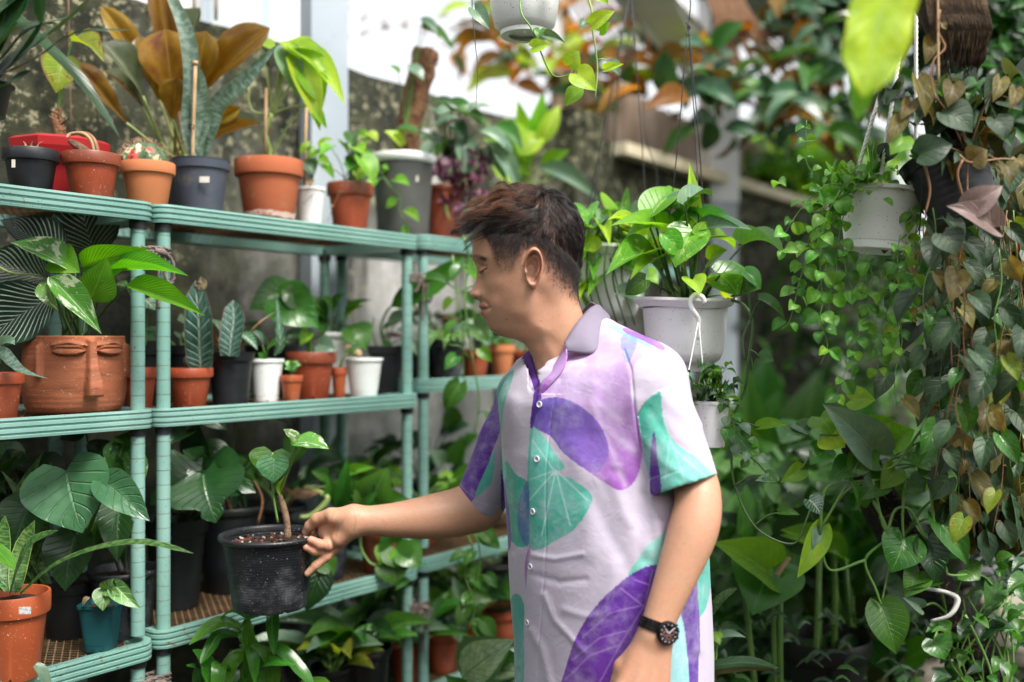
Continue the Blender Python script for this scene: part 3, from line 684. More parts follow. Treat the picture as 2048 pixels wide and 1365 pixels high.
# 4 clay pot with cactus
t, top, Y = pot(296, .07, 1, 327, 105, 'band', M['clay2'], 'small clay pot with a round red and green ribbed cactus', notches=0)
g = N('cactus_skin'); nz = g.noise(22, 3, g.pos()); c = g.mix(g.ramp(nz, .52, .6), (.06, .13, .06), (.55, .06, .05)); c = g.mix(g.ramp(g.noise(45, 2, g.pos()), .58, .66), c, (.55, .5, .3)); M['cactus'] = g.fin(g.bsdf(c, .6))
cc = P(289, 322, Y); RR = 45/FPX*Y
b = MB(); pr = [(RR*math.cos(a), RR*.82*math.sin(a)) for a in np.linspace(-.2, 1.5, 16)]
b.lathe(pr+[(.001, RR*.78)], cc, 66, lambda j, r, z, a: (r*(1-.13*abs(math.sin(a*5.5))**.7), z)); b.build('cactus_body', M['cactus'], t)
M['spine'] = surf('cactus_spine', (.4, .2, .12), (.6, .42, .3), 60, .7)
for k in range(11):
    b = MB()
    for q in range(7):
        a = (k+.0)*2*math.pi/11; e = .1+q*.2; d = Vector((math.cos(a)*math.cos(e), math.sin(a)*math.cos(e), math.sin(e)*.85)); p_ = cc+d*RR
        for s_ in range(4): b.tube([p_, p_+(d+Vector((ru(-.8, .8), ru(-.8, .8), ru(-.4, .8)))).normalized()*.011], [.0005, .0002], 3, cap=False)
    o = b.build('spines', M['spine'], t); o['kind'] = 'stuff'
# 5 grey-blue pot with snake plant and stake
t, top, Y = pot(401, .11, 1, 322, 118, 'plain', M['greyblue'], 'slate grey plastic pot with snake plant blades and a bamboo stake', notches=0, rimmat=M['greyblue'])
sticker(t, 409, 359, 20, 12, Y-.058)
bpx(t, [(392, 322, Y), (378, 250, Y), (385, 160, Y-.01), (372, 60, Y-.01), (330, -30, Y)], 33, 'snake', kind='sword', nh=(.1, -1, .1))
bpx(t, [(398, 320, Y-.01), (404, 240, Y-.01), (400, 180, Y-.01), (396, 132, Y)], 42, 'snake', kind='strap', nh=(-.3, -1, .1))
bpx(t, [(402, 318, Y-.01), (420, 255, Y-.02), (438, 205, Y-.03), (490, 160, Y-.04), (555, 88, Y-.05)], 34, 'snake', kind='strap', nh=(.5, -.9, .3), wave=.003)
bpx(t, [(396, 322, Y-.02), (398, 280, Y-.02), (406, 258, Y-.02), (418, 232, Y-.02)], 34, 'snake', kind='strap', nh=(-.2, -1, .1))
b = MB(); b.tube([P(385, 325, Y-.02), P(387, 250, Y-.02), P(391, 128, Y-.02)], [.0042, .004, .004], 8, smooth=3); b.tube([P(391, 130, Y-.02), P(391, 122, Y-.02)], [.006, .0055], 8); b.build('stake', M['cane'], t)
b = MB(); b.tube([P(383+6*math.cos(a), 247+3*math.sin(a)+a, Y-.022+.012*math.sin(a)) for a in np.linspace(0, 12, 30)], .001, 4); b.build('wire_tie', M['collar'], t)
# 5b bronze-leaved plant in a pot behind
t, top, Y = pot(352, .285, 1, 330, 120, 'thin', M['black'], 'big bronze leaved plant with paddle leaves against the mossy wall', notches=0)
rt = P(362, 330, Y)
for (bx, by, tx, ty, w, m, dY, nh) in (
    (322, 205, 203, 12, 52, 'bronze', -.02, (.5, -1, .3)), (345, 195, 312, -45, 70, 'bronze', .02, (.6, -1, .1)),
    (318, 200, 277, 72, 62, 'bronze', -.05, (.6, -1, 0)), (350, 205, 330, 58, 112, 'bronze', -.08, (.1, -1, .1)),
    (395, 195, 412, 62, 92, 'bronze', -.05, (-.2, -1, .1)), (402, 190, 540, 56, 92, 'bronze', -.03, (-.5, -1, .1)),
    (345, 238, 355, 155, 62, 'bronze', -.1, (.1, -1, 0)), (375, 140, 400, 15, 90, 'bronzeg', .06, (-.3, -1, .6)),
    (286, 192, 205, 84, 66, 'bronzeg', -.1, (.5, -.8, .6)), (284, 214, 208, 142, 44, 'bronzeg', -.05, (.2, -.6, .8)),
    (253, 246, 143, 126, 52, 'bronze', -.14, (.7, -1, .1)), (405, 250, 482, 216, 34, 'bronze', -.05, (0, -1, -.3)), (408, 292, 522, 246, 36, 'bronzeg', -.02, (.1, -.8, .9)), (345, 130, 330, 0, 50, 'bronze', .03, (.4, -1, 0))):
    PL(t, (bx, by), (tx, ty), w*.86, Y+dY, Y+dY-.03, 'paddle', m, rt+Vector((ru(-.03, .03), ru(-.02, .02), 0)), sr=(.0045, .003), smat='stemy' if random.random() < .6 else 'stemr', bow=-.03, nh=nh, jit=.05, arch=.04, fold=.3, wave=.012, curl=.12 if m == 'bronze' else 0)
# 6 terracotta pot with lime plant
t, top, Y = pot(538, .13, 1, 322, 136, 'band', M['clay'], 'large terracotta pot with a limy lit plant on knobbly stems', notches=0)
b = MB(); R_ = .05
b.lathe([(.745, .14), (.765, .22)], (SP(538, .13)[0], SP(538, .13)[1], LV[1]-.006), 48, lambda j, r, z, a: (r*68/FPX*Y+.0006, (z+.012*math.sin(a*3)+.008*math.sin(a*11+j*2))*t['_h'])); b.build('lime_bloom', surf('lime_bloom', (.5, .36, .3), (.6, .48, .42), 30, .95, (.4, .15, .08), 30, .5, .6), t)
r0 = P(541, 315, Y); kn = P(532, 280, Y-.01); kn2 = P(545, 228, Y-.01)
b = MB(); b.tube([r0, P(538, 300, Y), kn, P(530, 262, Y-.01), kn2], [.006, .008, .0075, .006, .005], 8, smooth=4); b.build('knobbly_stem', M['stemy'], t)
for (bx, by, tx, ty, w, m) in ((568, 88, 600, 200, 48, 'silver'), (578, 108, 640, 262, 52, 'lime'), (590, 100, 690, 210, 44, 'lime'), (570, 92, 662, 160, 46, 'lime'), (575, 82, 618, 130, 60, 'lime'), (600, 130, 645, 215, 56, 'bright'), (612, 210, 652, 258, 18, 'bright'), (585, 100, 655, 112, 30, 'bright')):
    PL(t, (bx, by), (tx, ty), w, Y-.01+ru(-.03, .03), Y-.04, 'ovate', m, kn2, sr=(.0035, .0022), smat='stemy', bow=.05+ru(-.1, .1), nh=(.3, -1, .5), jit=.3, arch=.1)
PL(t, (612, 212), (655, 258), 18, Y, Y-.02, 'lance', 'bright', r0, sr=(.003, .002), smat='stemy', bow=.1)
PL(t, (520, 88), (552, 105), 30, Y, Y-.02, 'ovate', 'lime', kn2, sr=(.003, .002), smat='stemy')
stem(t, [kn2, P(510, 225, Y), P(498, 205, Y), P(497, 175, Y)], .003, .002, M['stemy'])
b = MB(); b.tube([P(530, 330, Y-.02), P(533, 176, Y-.02)], .0035, 7); b.build('stake', M['cane'], t)
# 7 white pot
t, top, Y = pot(620, .13, 1, 376, 62, 'thin', M['whitep'], 'small chalky white pot with a mottled vine leaf and a stake')
for (q, e, w, m) in (((610, 325), (628, 352), 36, 'silver'), ((632, 300), (618, 318), 24, 'bright'), ((640, 290), (668, 280), 22, 'lime'), ((638, 318), (660, 335), 22, 'bright'), ((620, 290), (600, 312), 20, 'lime'), ((625, 362), (612, 378), 16, 'browned')):
    PL(t, q, e, w, Y-.02, Y-.03, 'heart', m, top, sr=(.0018, .0012))
b = MB(); b.tube([P(608, 385, Y), P(613, 215, Y)], .0035, 7); b.build('stake', M['cane'], t)
for i in range(5): stem(t, [P(618+i*3, 372, Y-.04), P(612+i*5, 385, Y-.045), P(612+ru(-12, 20), 398+ru(0, 12), Y-.042)], .0007, .0004, M['stemr'], name='root', n=3)
# 8 brown pot
t, top, Y = pot(700, .12, 1, 368, 92, 'band', M['brick'], 'brown red pot with lime green heart leaves spilling over', rimmat=M['brown'])
for i in range(15):
    x0 = ru(640, 745); y0 = ru(262, 345)
    PL(t, (x0, y0), (x0+ru(-25, 28), y0+ru(12, 34)), ru(18, 34), Y+ru(-.05, .04), Y+ru(-.06, .03), 'heart', random.choice(['bright', 'lime', 'bright', 'mid']), top+Vector((ru(-.03, .03), 0, 0)), sr=(.0016, .001))
PL(t, (722, 318), (748, 368), 46, Y-.06, Y-.065, 'heart', 'bright', top); 
vine(t, [P(690, 365, Y-.05), P(672, 400, Y-.06), P(655, 442, Y-.055)], .0011, 'stemr', 'ovate', 'browned', .05, .01)
# 9 big grey pot with white rim and coir trunk
t, top, Y = pot(806, .15, 1, 312, 132, 'lip', M['greypot'], 'big dark cement pot with a chalk white rim and mossy coir trunk', notches=0, rimmat=M['whitep'])
sticker(t, 831, 357, 12, 12, Y-.066)
b = MB(); pp = [P(812, 316, Y), P(815, 270, Y), P(825, 220, Y), P(840, 160, Y), P(852, 102, Y)]
b.tube(pp, [.036, .034, .035, .034, .036], 14, smooth=6); b.v = [tuple(Vector(v)+Vector((ru(-1, 1), ru(-1, 1), ru(-1, 1)))*.0035) for v in b.v]; b.build('coir_trunk', M['coir'], t)
for i in range(60):
    q = pp[0].lerp(pp[-1], ru(0, 1))+Vector((ru(-.04, .04), -ru(.01, .03), 0)); b = MB(); b.tube([q, q+Vector((ru(-.02, .02), -.01, ru(-.02, .03)))], [.0015, .0005], 3); b.build('fibre', M['stemr'], t)
for (q, e, w, m) in (((796, 145), (778, 132), 22, 'mid'), ((818, 138), (848, 162), 34, 'silver'), ((845, 45), (880, 78), 24, 'silver'), ((850, 60), (905, 100), 26, 'mid'), ((800, 290), (768, 262), 34, 'lime'), ((770, 345), (798, 330), 20, 'bright'), ((870, 285), (835, 260), 30, 'dark'), ((880, 250), (920, 235), 30, 'silver'), ((800, 262), (842, 268), 30, 'mid')):
    PL(t, q, e, w, Y-.06, Y-.07, 'heart', m, pp[1]+Vector((0, -.03, 0)), sr=(.0018, .0012))
vine(t, [P(752, 330, Y-.07), P(775, 365, Y-.09), P(800, 395, Y-.1), P(800, 425, Y-.1), P(822, 452, Y-.1)], .0016, 'stemg', 'heart', 'bright', .035, .04, petiole=.5)
# 10 dark red pot with purple plant and silvery leaves
t, top, Y = pot(888, .13, 1, 374, 86, 'lip', M['brown'], 'dark red pot with purple leaves under a silvery leafy plant', notches=0)
for i in range(42):
    x0 = ru(860, 990); y0 = ru(300, 410)
    PL(t, (x0, y0), (x0+ru(-30, 30), y0+ru(5, 36)), ru(14, 30), Y+ru(-.1, .06), Y+ru(-.1, .05), 'ovate', 'purple', top if i % 3 == 0 else None, sr=(.0022, .0015), smat='stemr', fold=.35)
for (q, e, w, m) in (((870, 235), (930, 225), 30, 'silver'), ((880, 212), (965, 250), 34, 'mid'), ((905, 222), (980, 262), 40, 'mid'), ((862, 205), (935, 235), 18, 'silver'), ((866, 262), (820, 300), 34, 'silver'), ((925, 270), (932, 360), 42, 'silver'), ((868, 275), (850, 375), 30, 'silver'), ((955, 262), (1030, 320), 34, 'silver'), ((950, 300), (1015, 370), 26, 'silver'), ((990, 250), (1045, 300), 36, 'mid'), ((905, 280), (870, 320), 30, 'mid'), ((890, 240), (860, 215), 30, 'silver'), ((935, 225), (985, 215), 26, 'silver'), ((975, 285), (1040, 395), 34, 'silver'), ((900, 250), (935, 285), 40, 'dark'), ((885, 290), (925, 300), 30, 'dark')):
    PL(t, q, e, w, Y-.05+ru(-.04, .05), Y-.06, 'ovate', m, P(895, 330, Y), sr=(.003, .0018), smat='stemd')
stem(t, [P(890, 372, Y), P(893, 420, Y-.07), P(900, 440, Y-.08)], .003, .002, M['stemg'])
# 11 bright big leaf plant behind the man's hair
t, top, Y = pot(1035, .16, 1, 395, 120, 'band', M['black'], 'bright green large leaved plant on the top tray behind the hair of the man', notches=0)
rt = P(1040, 400, Y)
for (q, e, w, m) in (((1065, 300), (1085, 185), 40, 'bright'), ((1075, 335), (1196, 400), 36, 'silver'), ((1060, 350), (980, 290), 50, 'bright'), ((1055, 330), (1010, 235), 46, 'lime'), ((1090, 345), (1140, 300), 40, 'bright'), ((1030, 370), (985, 330), 50, 'lime'), ((1060, 360), (1000, 400), 44, 'bright'), ((1095, 360), (1160, 350), 30, 'silver'), ((1035, 310), (1090, 270), 46, 'lime'), ((1020, 340), (965, 275), 40, 'bright'), ((1080, 290), (1120, 210), 34, 'lime'), ((1040, 290), (1035, 200), 34, 'bright')):
    PL(t, q, e, w, Y-.02+ru(-.06, .08), Y-.04, 'ovate', m, rt, sr=(.004, .0025), smat='stemy', nh=(.2, -1, .5))
# 12 hanging pot, upper left, with dark dracaena blades
Y = 1.5; t = thing('hanging_plant', 'dark bladed plant in a black hanging pot cropped by the left edge', 'hanging plant', P(-45, 225, Y))
pot_at(t, P(-52, 232, Y), .056, .05, 'lip', M['black'], notches=0)
for q, w in (([(-50, 190, Y), (60, 100, Y), (140, 40, Y-.03), (215, -40, Y-.05)], 58), ([(-50, 200, Y), (20, 130, Y), (80, 60, Y-.03), (80, -30, Y-.05)], 60), ([(-50, 180, Y), (20, 100, Y-.02), (60, 60, Y-.03), (145, 33, Y-.06)], 34), ([(-60, 175, Y), (60, 125, Y-.02), (150, 68, Y-.03), (265, 60, Y-.02)], 22), ([(-60, 150, Y), (0, 90, Y-.02), (40, 55, Y-.03), (120, 48, Y-.06)], 44),
             ([(10, 10, Y+.05), (90, 90, Y+.03), (160, 160, Y+.02), (240, 275, Y+.03)], 30), ([(-60, 195, Y), (0, 175, Y-.02), (40, 158, Y-.02), (64, 142, Y-.02)], 52), ([(-50, 180, Y), (-20, 110, Y), (30, 20, Y), (60, -40, Y)], 50), ([(-40, 120, Y), (10, 60, Y), (40, 10, Y), (30, -50, Y)], 50), ([(-80, 100, Y), (-10, 30, Y), (40, -10, Y), (80, -50, Y)], 40)):
    bpx(t, q, w, 'dark')
b = MB(); b.tube([P(-60, 200, Y), P(-50, -400, Y)], .0015, 5); b.build('hanging_wire', M['collar'], t)
# dry hanging stem threads against the wall
b = MB(); b.tube([P(137, -10, 2.2), P(139, 120, 2.2), P(143, 262, 2.2)], .0012, 4, smooth=4); tag(b.build('dry_tendril', M['stemr']), 'thin dry tendril hanging before the mossy wall above the red pot', 'tendril')

# ================================================================ MIDDLE TRAY, left unit
t, top, Y = pot(-2, .07, 2, 745, 94, 'band', M['brick'], 'brown red pot cut by the left edge, one striped leaf drooping out')
bpx(t, [(-8, 745, Y), (0, 700, Y-.02), (40, 740, Y-.06), (96, 757, Y-.07)], 24, 'snake', kind='lance')
bpx(t, [(-8, 745, Y), (0, 690, Y), (20, 682, Y-.02), (30, 690, Y-.02)], 26, 'silver', kind='lance')
# the clay face pot
X, Y, _ = SP(150, .12); zb = LV[2]-.004; t = thing('face_pot', 'clay pot sculpted as a long nosed face with closed eyes', 'face pot', (X, Y, zb))
FH = P(0, 672, Y-.05).z-zb; FR = 96/FPX*(Y-.0)
prof = [(.001, 0), (.80, 0), (.9, .03), (.965, .12), (1.0, .3), (1.0, .62), (.995, .8), (.985, .94), (.98, .985), (.965, 1.0), (.945, 1.0), (.925, .97), (.91, .8)]
prof2 = [(.001, 0.)]+[(float(cr(range(len(prof)-1), [q[0] for q in prof[1:]], s_)), float(cr(range(len(prof)-1), [q[1] for q in prof[1:]], s_))) for s_ in np.linspace(0, 11, 120)]
yaw = math.atan2(-Y, -X)+.30       # nose bearing
def gz(x, s): return math.exp(-(x/s)**2)
def sst(x, a, b_):
    q = min(1, max(0, (x-a)/(b_-a))); return q*q*(3-2*q)
def face(j, r, z, a):
    d = (a-yaw+math.pi) % (2*math.pi)-math.pi; R = r*FR; zz = z*FH
    if j < 3 or j > 104: return R, zz
    h = 0
    # nose: long ridge widening to a blunt tip
    nz_ = sst(z, .20, .235)*(1-sst(z, .93, .99)); wn = .055+.045*sst(.75-z, 0, .5); h += nz_*(.014+.020*sst(.8-z, 0, .5))*(1-sst(abs(d), wn, wn+.045))
    for sg in (-1, 1):
        e = d*sg-.42
        # brow and heavy lid: an almond that bulges with sharp lower rim
        if abs(e) < .33:
            up = .875-.22*(e+.05)**2-.02; lo = .775+.35*e*e+.00
            cl = max(0, 1-(e/.31)**2)**.5
            mid_ = .82; hh = .062*cl
            h += .0085*sst(z, mid_-hh-.008, mid_-hh+.004)*(1-sst(z, mid_+hh-.004, mid_+hh+.012))
            h -= .0065*gz(z-(mid_-hh-.012), .010)*(cl > .05)
            h -= .0055*gz(z-(mid_+hh*.35), .008)*(cl > .15)
        h += .010*gz(z-(.915-.12*abs(e)), .018)*(1-sst(abs(e), .28, .36))
        # ears: low vertical fins
        e2 = d*sg-.98; h += .011*(1-sst(abs(e2), .03, .07))*sst(z, .44, .52)*(1-sst(z, .86, .93))
    h += .00022*math.sin(z*90)*(abs(d) > .15)+.0008*mnoise.noise(Vector((a*3, z*9, 0)))
    return R+h, zz
b = MB(); b.lathe(prof2, (X, Y, zb), 300, face); b.build('pot_body', M['faceclay'], t)
b = MB(); b.lathe([(.001, .93), (.93, .92)], (X, Y, zb), 30, lambda j, r, z, a: (r*FR, z*FH)); b.build('soil', M['soil'], t)
c0 = Vector((X, Y, zb+FH*.93))
for (bx, by, tx, ty, w, m, dY, nh, kd) in (
    (190, 508, 150, 372, 118, 'pin', .10, (.1, -1, .1), 'ovate'), (128, 520, 0, 440, 82, 'pin', .0, (.3, -.8, .7), 'ovate'), (110, 590, -45, 690, 110, 'pin', -.03, (.3, -1, .3), 'ovate'), (100, 560, -40, 520, 90, 'pin', .08, (.3, -1, .4), 'ovate'),
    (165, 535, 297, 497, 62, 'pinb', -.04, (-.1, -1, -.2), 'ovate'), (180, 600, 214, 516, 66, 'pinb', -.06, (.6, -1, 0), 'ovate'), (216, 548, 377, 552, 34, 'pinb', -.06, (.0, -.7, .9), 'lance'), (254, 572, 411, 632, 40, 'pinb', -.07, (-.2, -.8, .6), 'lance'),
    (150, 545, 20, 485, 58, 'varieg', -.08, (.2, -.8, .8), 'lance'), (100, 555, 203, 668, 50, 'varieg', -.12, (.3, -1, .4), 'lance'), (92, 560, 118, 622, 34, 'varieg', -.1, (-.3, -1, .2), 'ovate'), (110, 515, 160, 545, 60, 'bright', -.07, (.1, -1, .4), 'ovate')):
    PL(t, (bx, by), (tx, ty), w*1.02, Y+dY, Y+dY-.03, kd, m, c0+Vector((ru(-.03, .03), ru(-.03, .02), 0)), sr=(.003, .002), smat='stemd', bow=.03, nh=nh, jit=.08, arch=.07, fold=.22, wave=.012)
stem(t, [P(-20, 520, Y-.05), P(20, 545, Y-.08), P(80, 550, Y-.08)], .003, .002, M['stemy'])
# behind the posts
t, top, Y = pot(276, .11, 2, 735, 76, 'band', M['brick'], 'brown red pot half hidden by the twin posts beside the face pot')
for q in (((276, 735), (290, 690)), ((280, 735), (262, 700))): bpx(t, [(*q[0], Y), (*q[1], Y)], 6, 'snake')
t, top, Y = pot(290, .24, 2, 690, 96, 'plain', M['black'], 'ribbed black pot far back behind the twin posts', notches=0, ridges=6)
for (q, e, w, m) in (((255, 575), (230, 570), 22, 'varieg'), ((270, 590), (310, 620), 52, 'alocw'), ((300, 590), (275, 560), 30, 'mid')): PL(t, q, e, w, Y-.03, Y-.03, 'ovate', m, top, sr=(.0022, .0015))
# ================================================================ MIDDLE TRAY, middle unit
t, top, Y = pot(379, .10, 2, 736, 92, 'band', M['brick'], 'low brown red pot with a tiny cactus and tall scorched ridged leaf')
cc = P(380, 724, Y+.02); b = MB(); b.lathe([(.001, -.012)]+[(.014*math.cos(a), .017*math.sin(a)) for a in np.linspace(-.7, 1.5, 12)]+[(.001, .017)], cc, 24, lambda j, r, z, a: (r*(1-.08*abs(math.sin(a*6))), z)); b.build('tiny_cactus', surf('fuzzy_cactus', (.12, .14, .1), (.25, .27, .22), 200, .95, bump=1, bsc=300), t)
b0 = P(402, 735, Y-.02)
bpx(t, [(402, 735, Y-.02), (400, 700, Y-.03), (398, 640, Y-.05), (391, 560, Y-.05)], 56, 'aloc', kind='sword', nh=(.1, -1, .1), wave=.002)
bpx(t, [(396, 578, Y-.052), (404, 566, Y-.054), (402, 553, Y-.056)], 24, 'browned', kind='ovate', nh=(.2, -1, .1), wave=.004)
t, top, Y = pot(461, .10, 2, 704, 98, 'plain', M['black'], 'black plastic pot with dark ridged leaves with pale midribs', notches=0, ridges=4)
bpx(t, [(460, 712, Y-.06), (462, 680, Y-.06), (468, 640, Y-.05), (466, 600, Y-.04)], 46, 'aloc', kind='sword', nh=(0, -1, .1), wave=.002)
for (q, e, w, m) in (((440, 665), (422, 640), 28, 'alocw'), ((480, 668), (515, 700), 22, 'alocw'), ((430, 640), (408, 655), 24, 'silver'), ((372, 645), (355, 640), 30, 'silver'), ((378, 665), (372, 685), 20, 'silver')): PL(t, q, e, w, Y, Y-.02, 'ovate', m, top, sr=(.0022, .0016), smat='stemr')
stem(t, [top, P(430, 672, Y), P(424, 650, Y)], .004, .003, M['stemr'])
bpx(t, [(495, 670, Y), (520, 645, Y-.01), (553, 622, Y-.02)], 9, 'browned', kind='lance'); stem(t, [top, P(495, 672, Y), P(522, 643, Y-.01)], .0035, .0025, M['stemr'])
t, top, Y = pot(533, .10, 2, 718, 70, 'thin', M['whitep'], 'white plastic pot between the black pot and the tiny red pot')
bpx(t, [(548, 712, Y-.03), (560, 690, Y-.04), (558, 650, Y-.05), (553, 590, Y-.05)], 20, 'alocw', kind='lance', nh=(.7, -1, 0))
for (q, e, w, m) in (((525, 690), (500, 660), 22, 'alocw'), ((535, 700), (580, 685), 22, 'mid'), ((520, 705), (528, 730), 12, 'mid')): PL(t, q, e, w, Y, Y-.02, 'ovate', m, top, sr=(.0022, .0016))
t, top, Y = pot(583, .05, 2, 750, 45, 'band', M['orange'], 'tiny orange pot with a small pale green succulent')
for i in range(9):
    a = i*2.4; d = Vector((math.cos(a), math.sin(a)*.7, .9 if i < 6 else .3)).normalized(); c_ = top+Vector((0, 0, .012 if i % 2 else .022))
    leaf(t, leafmesh('round', LM['succ'], arch=.2, fold=.1), c_, c_+d*.022, .017)
stem(t, [top, top+Vector((0, 0, .02))], .002, .0015, M['stemg'])
t, top, Y = pot(622, .12, 2, 704, 100, 'band', M['brick'], 'tall brown red pot with a broad light green heart leaf', rimmat=M['brown'])
for (q, e, w, m, r_) in (((560, 600), (638, 655), 88, 'pothosd', .0), ((575, 588), (498, 620), 70, 'pothosd', .04), ((640, 690), (672, 700), 36, 'silver', 0), ((618, 665), (600, 690), 24, 'bright', 0), ((600, 600), (560, 578), 50, 'pothosd', 0)):
    PL(t, q, e, w, Y-.02+r_, Y-.03, 'heart', m, top, sr=(.003, .002), nh=(.1, -1, .35), jit=.05)
t, top, Y = pot(678, .10, 2, 735, 32, 'band', M['orange'], 'narrow orange red pot squeezed beside the tall brown pot')
stem(t, [top, P(690, 712, Y-.02), P(718, 705, Y-.03)], .003, .002, M['stemy']); PL(t, (695, 705), (718, 700), 14, Y-.02, Y-.02, 'ovate', 'mid', None)
t, top, Y = pot(728, .07, 2, 716, 76, 'thin', M['whitep'], 'white plastic pot with a brown bulb, second white pot from the posts')
b = MB(); b.lathe([(.001, 0), (.009, .002), (.011, .01), (.006, .02), (.001, .022)], P(716, 716, Y-.01), 12); b.build('bulb', M['cane'], t)
PL(t, (690, 700), (705, 690), 10, Y, Y, 'ovate', 'browned', None)
t, top, Y = pot(772, .12, 2, 692, 86, 'plain', M['black'], 'square black pot with one long glossy leaf reaching right', square=True, notches=0)
b0 = top
bpx(t, [(783, 612, Y-.02), (820, 590, Y-.04), (870, 565, Y-.06), (905, 535, Y-.09), (928, 512, Y-.1)], 52, 'mid', kind='ovate', nh=(0, -1, .3)); stem(t, [b0, P(762, 660, Y), P(770, 630, Y-.01), P(783, 612, Y-.02)], .004, .003, M['stemg'])
for (q, e, w, m) in (((765, 662), (795, 650), 22, 'mid'), ((775, 655), (835, 632), 36, 'silver'), ((800, 680), (838, 715), 26, 'silver'), ((765, 690), (785, 700), 20, 'mid'), ((815, 590), (832, 622), 10, 'lime')): PL(t, q, e, w, Y-.02, Y-.03, 'ovate', m, top, sr=(.0022, .0016))
stem(t, [top+Vector((-.02, 0, 0)), P(745, 665, Y), P(748, 635, Y)], .0028, .002, M['stemg'])
# back row in the middle unit
t, top, Y = pot(668, .25, 2, 665, 118, 'lip', M['whitep'], 'pale grey pot in the back row with a leafy rosette', notches=0)
for (q, e, w, m) in (((655, 640), (590, 596), 40, 'mid'), ((665, 630), (640, 590), 34, 'pothosd'), ((672, 625), (690, 585), 36, 'pothosd'), ((690, 635), (745, 600), 20, 'mid'), ((700, 650), (732, 700), 60, 'pothosd'), ((655, 660), (620, 640), 50, 'pothosd'), ((690, 645), (728, 612), 30, 'bright'), ((650, 625), (612, 600), 30, 'mid')): PL(t, q, e, w, Y-.06, Y-.08, 'ovate', m, top, sr=(.003, .002))
t, top, Y = pot(545, .27, 2, 690, 110, 'plain', M['black'], 'black pot at the very back between the front pots', notches=0); rosette(t, top, 7, .07, .04, 'ovate', ['mid', 'dark', 'silver'])
t, top, Y = pot(360, .26, 2, 690, 90, 'plain', M['black'], 'black ribbed pot at the back behind the tiny cactus', notches=0, ridges=5); rosette(t, top, 5, .05, .03, 'ovate', ['silver', 'dark'])
# ================================================================ MIDDLE TRAY, right unit
t, top, Y = pot(893, .10, 2, 682, 76, 'plain', M['blackworn'], 'black pot of pale striped spidery leaves right of the mint posts', notches=0, dz=.035)
straps(t, top, 42, .12, .007, 'varieg', up=1.1, bend=.9); 
t, top, Y = pot(835, .2, 2, 690, 90, 'plain', M['black'], 'black pot half behind the mint posts with red tinted sprigs', notches=0, dz=.035)
straps(t, top, 14, .09, .006, 'varieg', bend=.8); rosette(t, top, 8, .05, .014, 'lance', ['purple', 'mid', 'dief'])
t, top, Y = pot(950, .08, 2, 698, 62, 'band', M['brick'], 'brown red pot with white veined leaves in front of the chin', dz=.035)
for (q, e, w, m) in (((955, 640), (975, 700), 34, 'alocw'), ((940, 650), (905, 690), 30, 'alocw'), ((950, 600), (985, 560), 30, 'bright'), ((945, 610), (920, 580), 24, 'mid'), ((962, 620), (1005, 640), 24, 'mid'), ((948, 640), (930, 668), 24, 'alocw')): PL(t, q, e, w, Y-.03, Y-.04, 'ovate', m, top, sr=(.0022, .0016))
t, top, Y = pot(1004, .10, 2, 690, 52, 'band', M['clay2'], 'sandy clay pot just under the chin of the man', dz=.035, notches=0, square=False); rosette(t, top, 7, .04, .02, 'ovate', ['mid', 'silver'])
t, top, Y = pot(1045, .10, 2, 700, 56, 'band', M['brick'], 'brown red pot touching the shirt collar of the man', dz=.035); rosette(t, top, 8, .05, .03, 'ovate', ['dark', 'mid'])
t, top, Y = pot(880, .26, 2, 660, 70, 'plain', M['black'], 'black pot of bushy green plant at the back right of the mint posts', dz=.035, notches=0); rosette(t, top, 24, .07, .025, 'ovate', ['mid', 'dark', 'mid', 'browned'])
t, top, Y = pot(985, .26, 2, 660, 80, 'plain', M['black'], 'black pot of bushy plant at the back behind the clay pot', dz=.035, notches=0); rosette(t, top, 22, .08, .03, 'ovate', ['mid', 'dark', 'bright'])
# vine hanging by the chin, from the top tray down
Yv = 2.45; t = thing('hanging_vine', 'long pothos vine hanging down in front of the shelves by the chin', 'vine', P(935, 480, Yv))
vine(t, [P(925, 470, Yv), P(938, 520, Yv), P(930, 600, Yv-.02), P(942, 700, Yv-.02), P(958, 800, Yv), P(948, 870, Yv)], .0032, 'stemg', 'heart', ['pothosd', 'bright', 'mid'], .075, .06, petiole=.6)
vine(t, [P(905, 510, Yv), P(915, 600, Yv), P(925, 660, Yv), P(928, 760, Yv)], .0025, 'stemg', 'heart', ['pothosd', 'bright', 'mid'], .08, .05, petiole=.5)
PL(t, (845, 560), (905, 575), 22, Yv, Yv-.02, 'lance', 'mid', P(930, 590, Yv)); PL(t, (902, 690), (905, 672), 14, Yv-.1, Yv-.12, 'lance', 'mid', P(940, 720, Yv)) 
# ================================================================ THIRD TRAY, left unit
t, top, Y = pot(28, .02, 3, 1184, 136, 'band', M['orange'], 'terracotta coloured pot with a paper label at the lower left corner', notches=4, dz=-.012)
sticker(t, 50, 1221, 24, 14, Y-.088, surf('barcode_sticker', (.7, .7, .7), (.3, .3, .3), 200, .8))
g = N('arch_shadow'); arch = MB()
for q in (((20, 1180), (-60, 1040), 40, 'snake2'), ((30, 1185), (70, 1040), 36, 'snake2'), ((10, 1180), (10, 1030), 34, 'snake2')):
    bpx(t, [(*q[0], Y-.02), ((q[0][0]+q[1][0])/2-8, (q[0][1]+q[1][1])/2, Y), (*q[1], Y)], q[2], q[3])
bpx(t, [(40, 1190, Y-.03), (110, 1130, Y-.05), (200, 1095, Y-.09), (290, 1085, Y-.12), (388, 1107, Y-.15)], 20, 'snake2', kind='sword')
bpx(t, [(20, 1190, Y-.03), (40, 1130, Y-.05), (65, 1085, Y-.06), (118, 1060, Y-.08)], 34, 'snake2')
bpx(t, [(-30, 1080, Y-.08), (5, 1110, Y-.1), (30, 1140, Y-.12)], 30, 'strap')
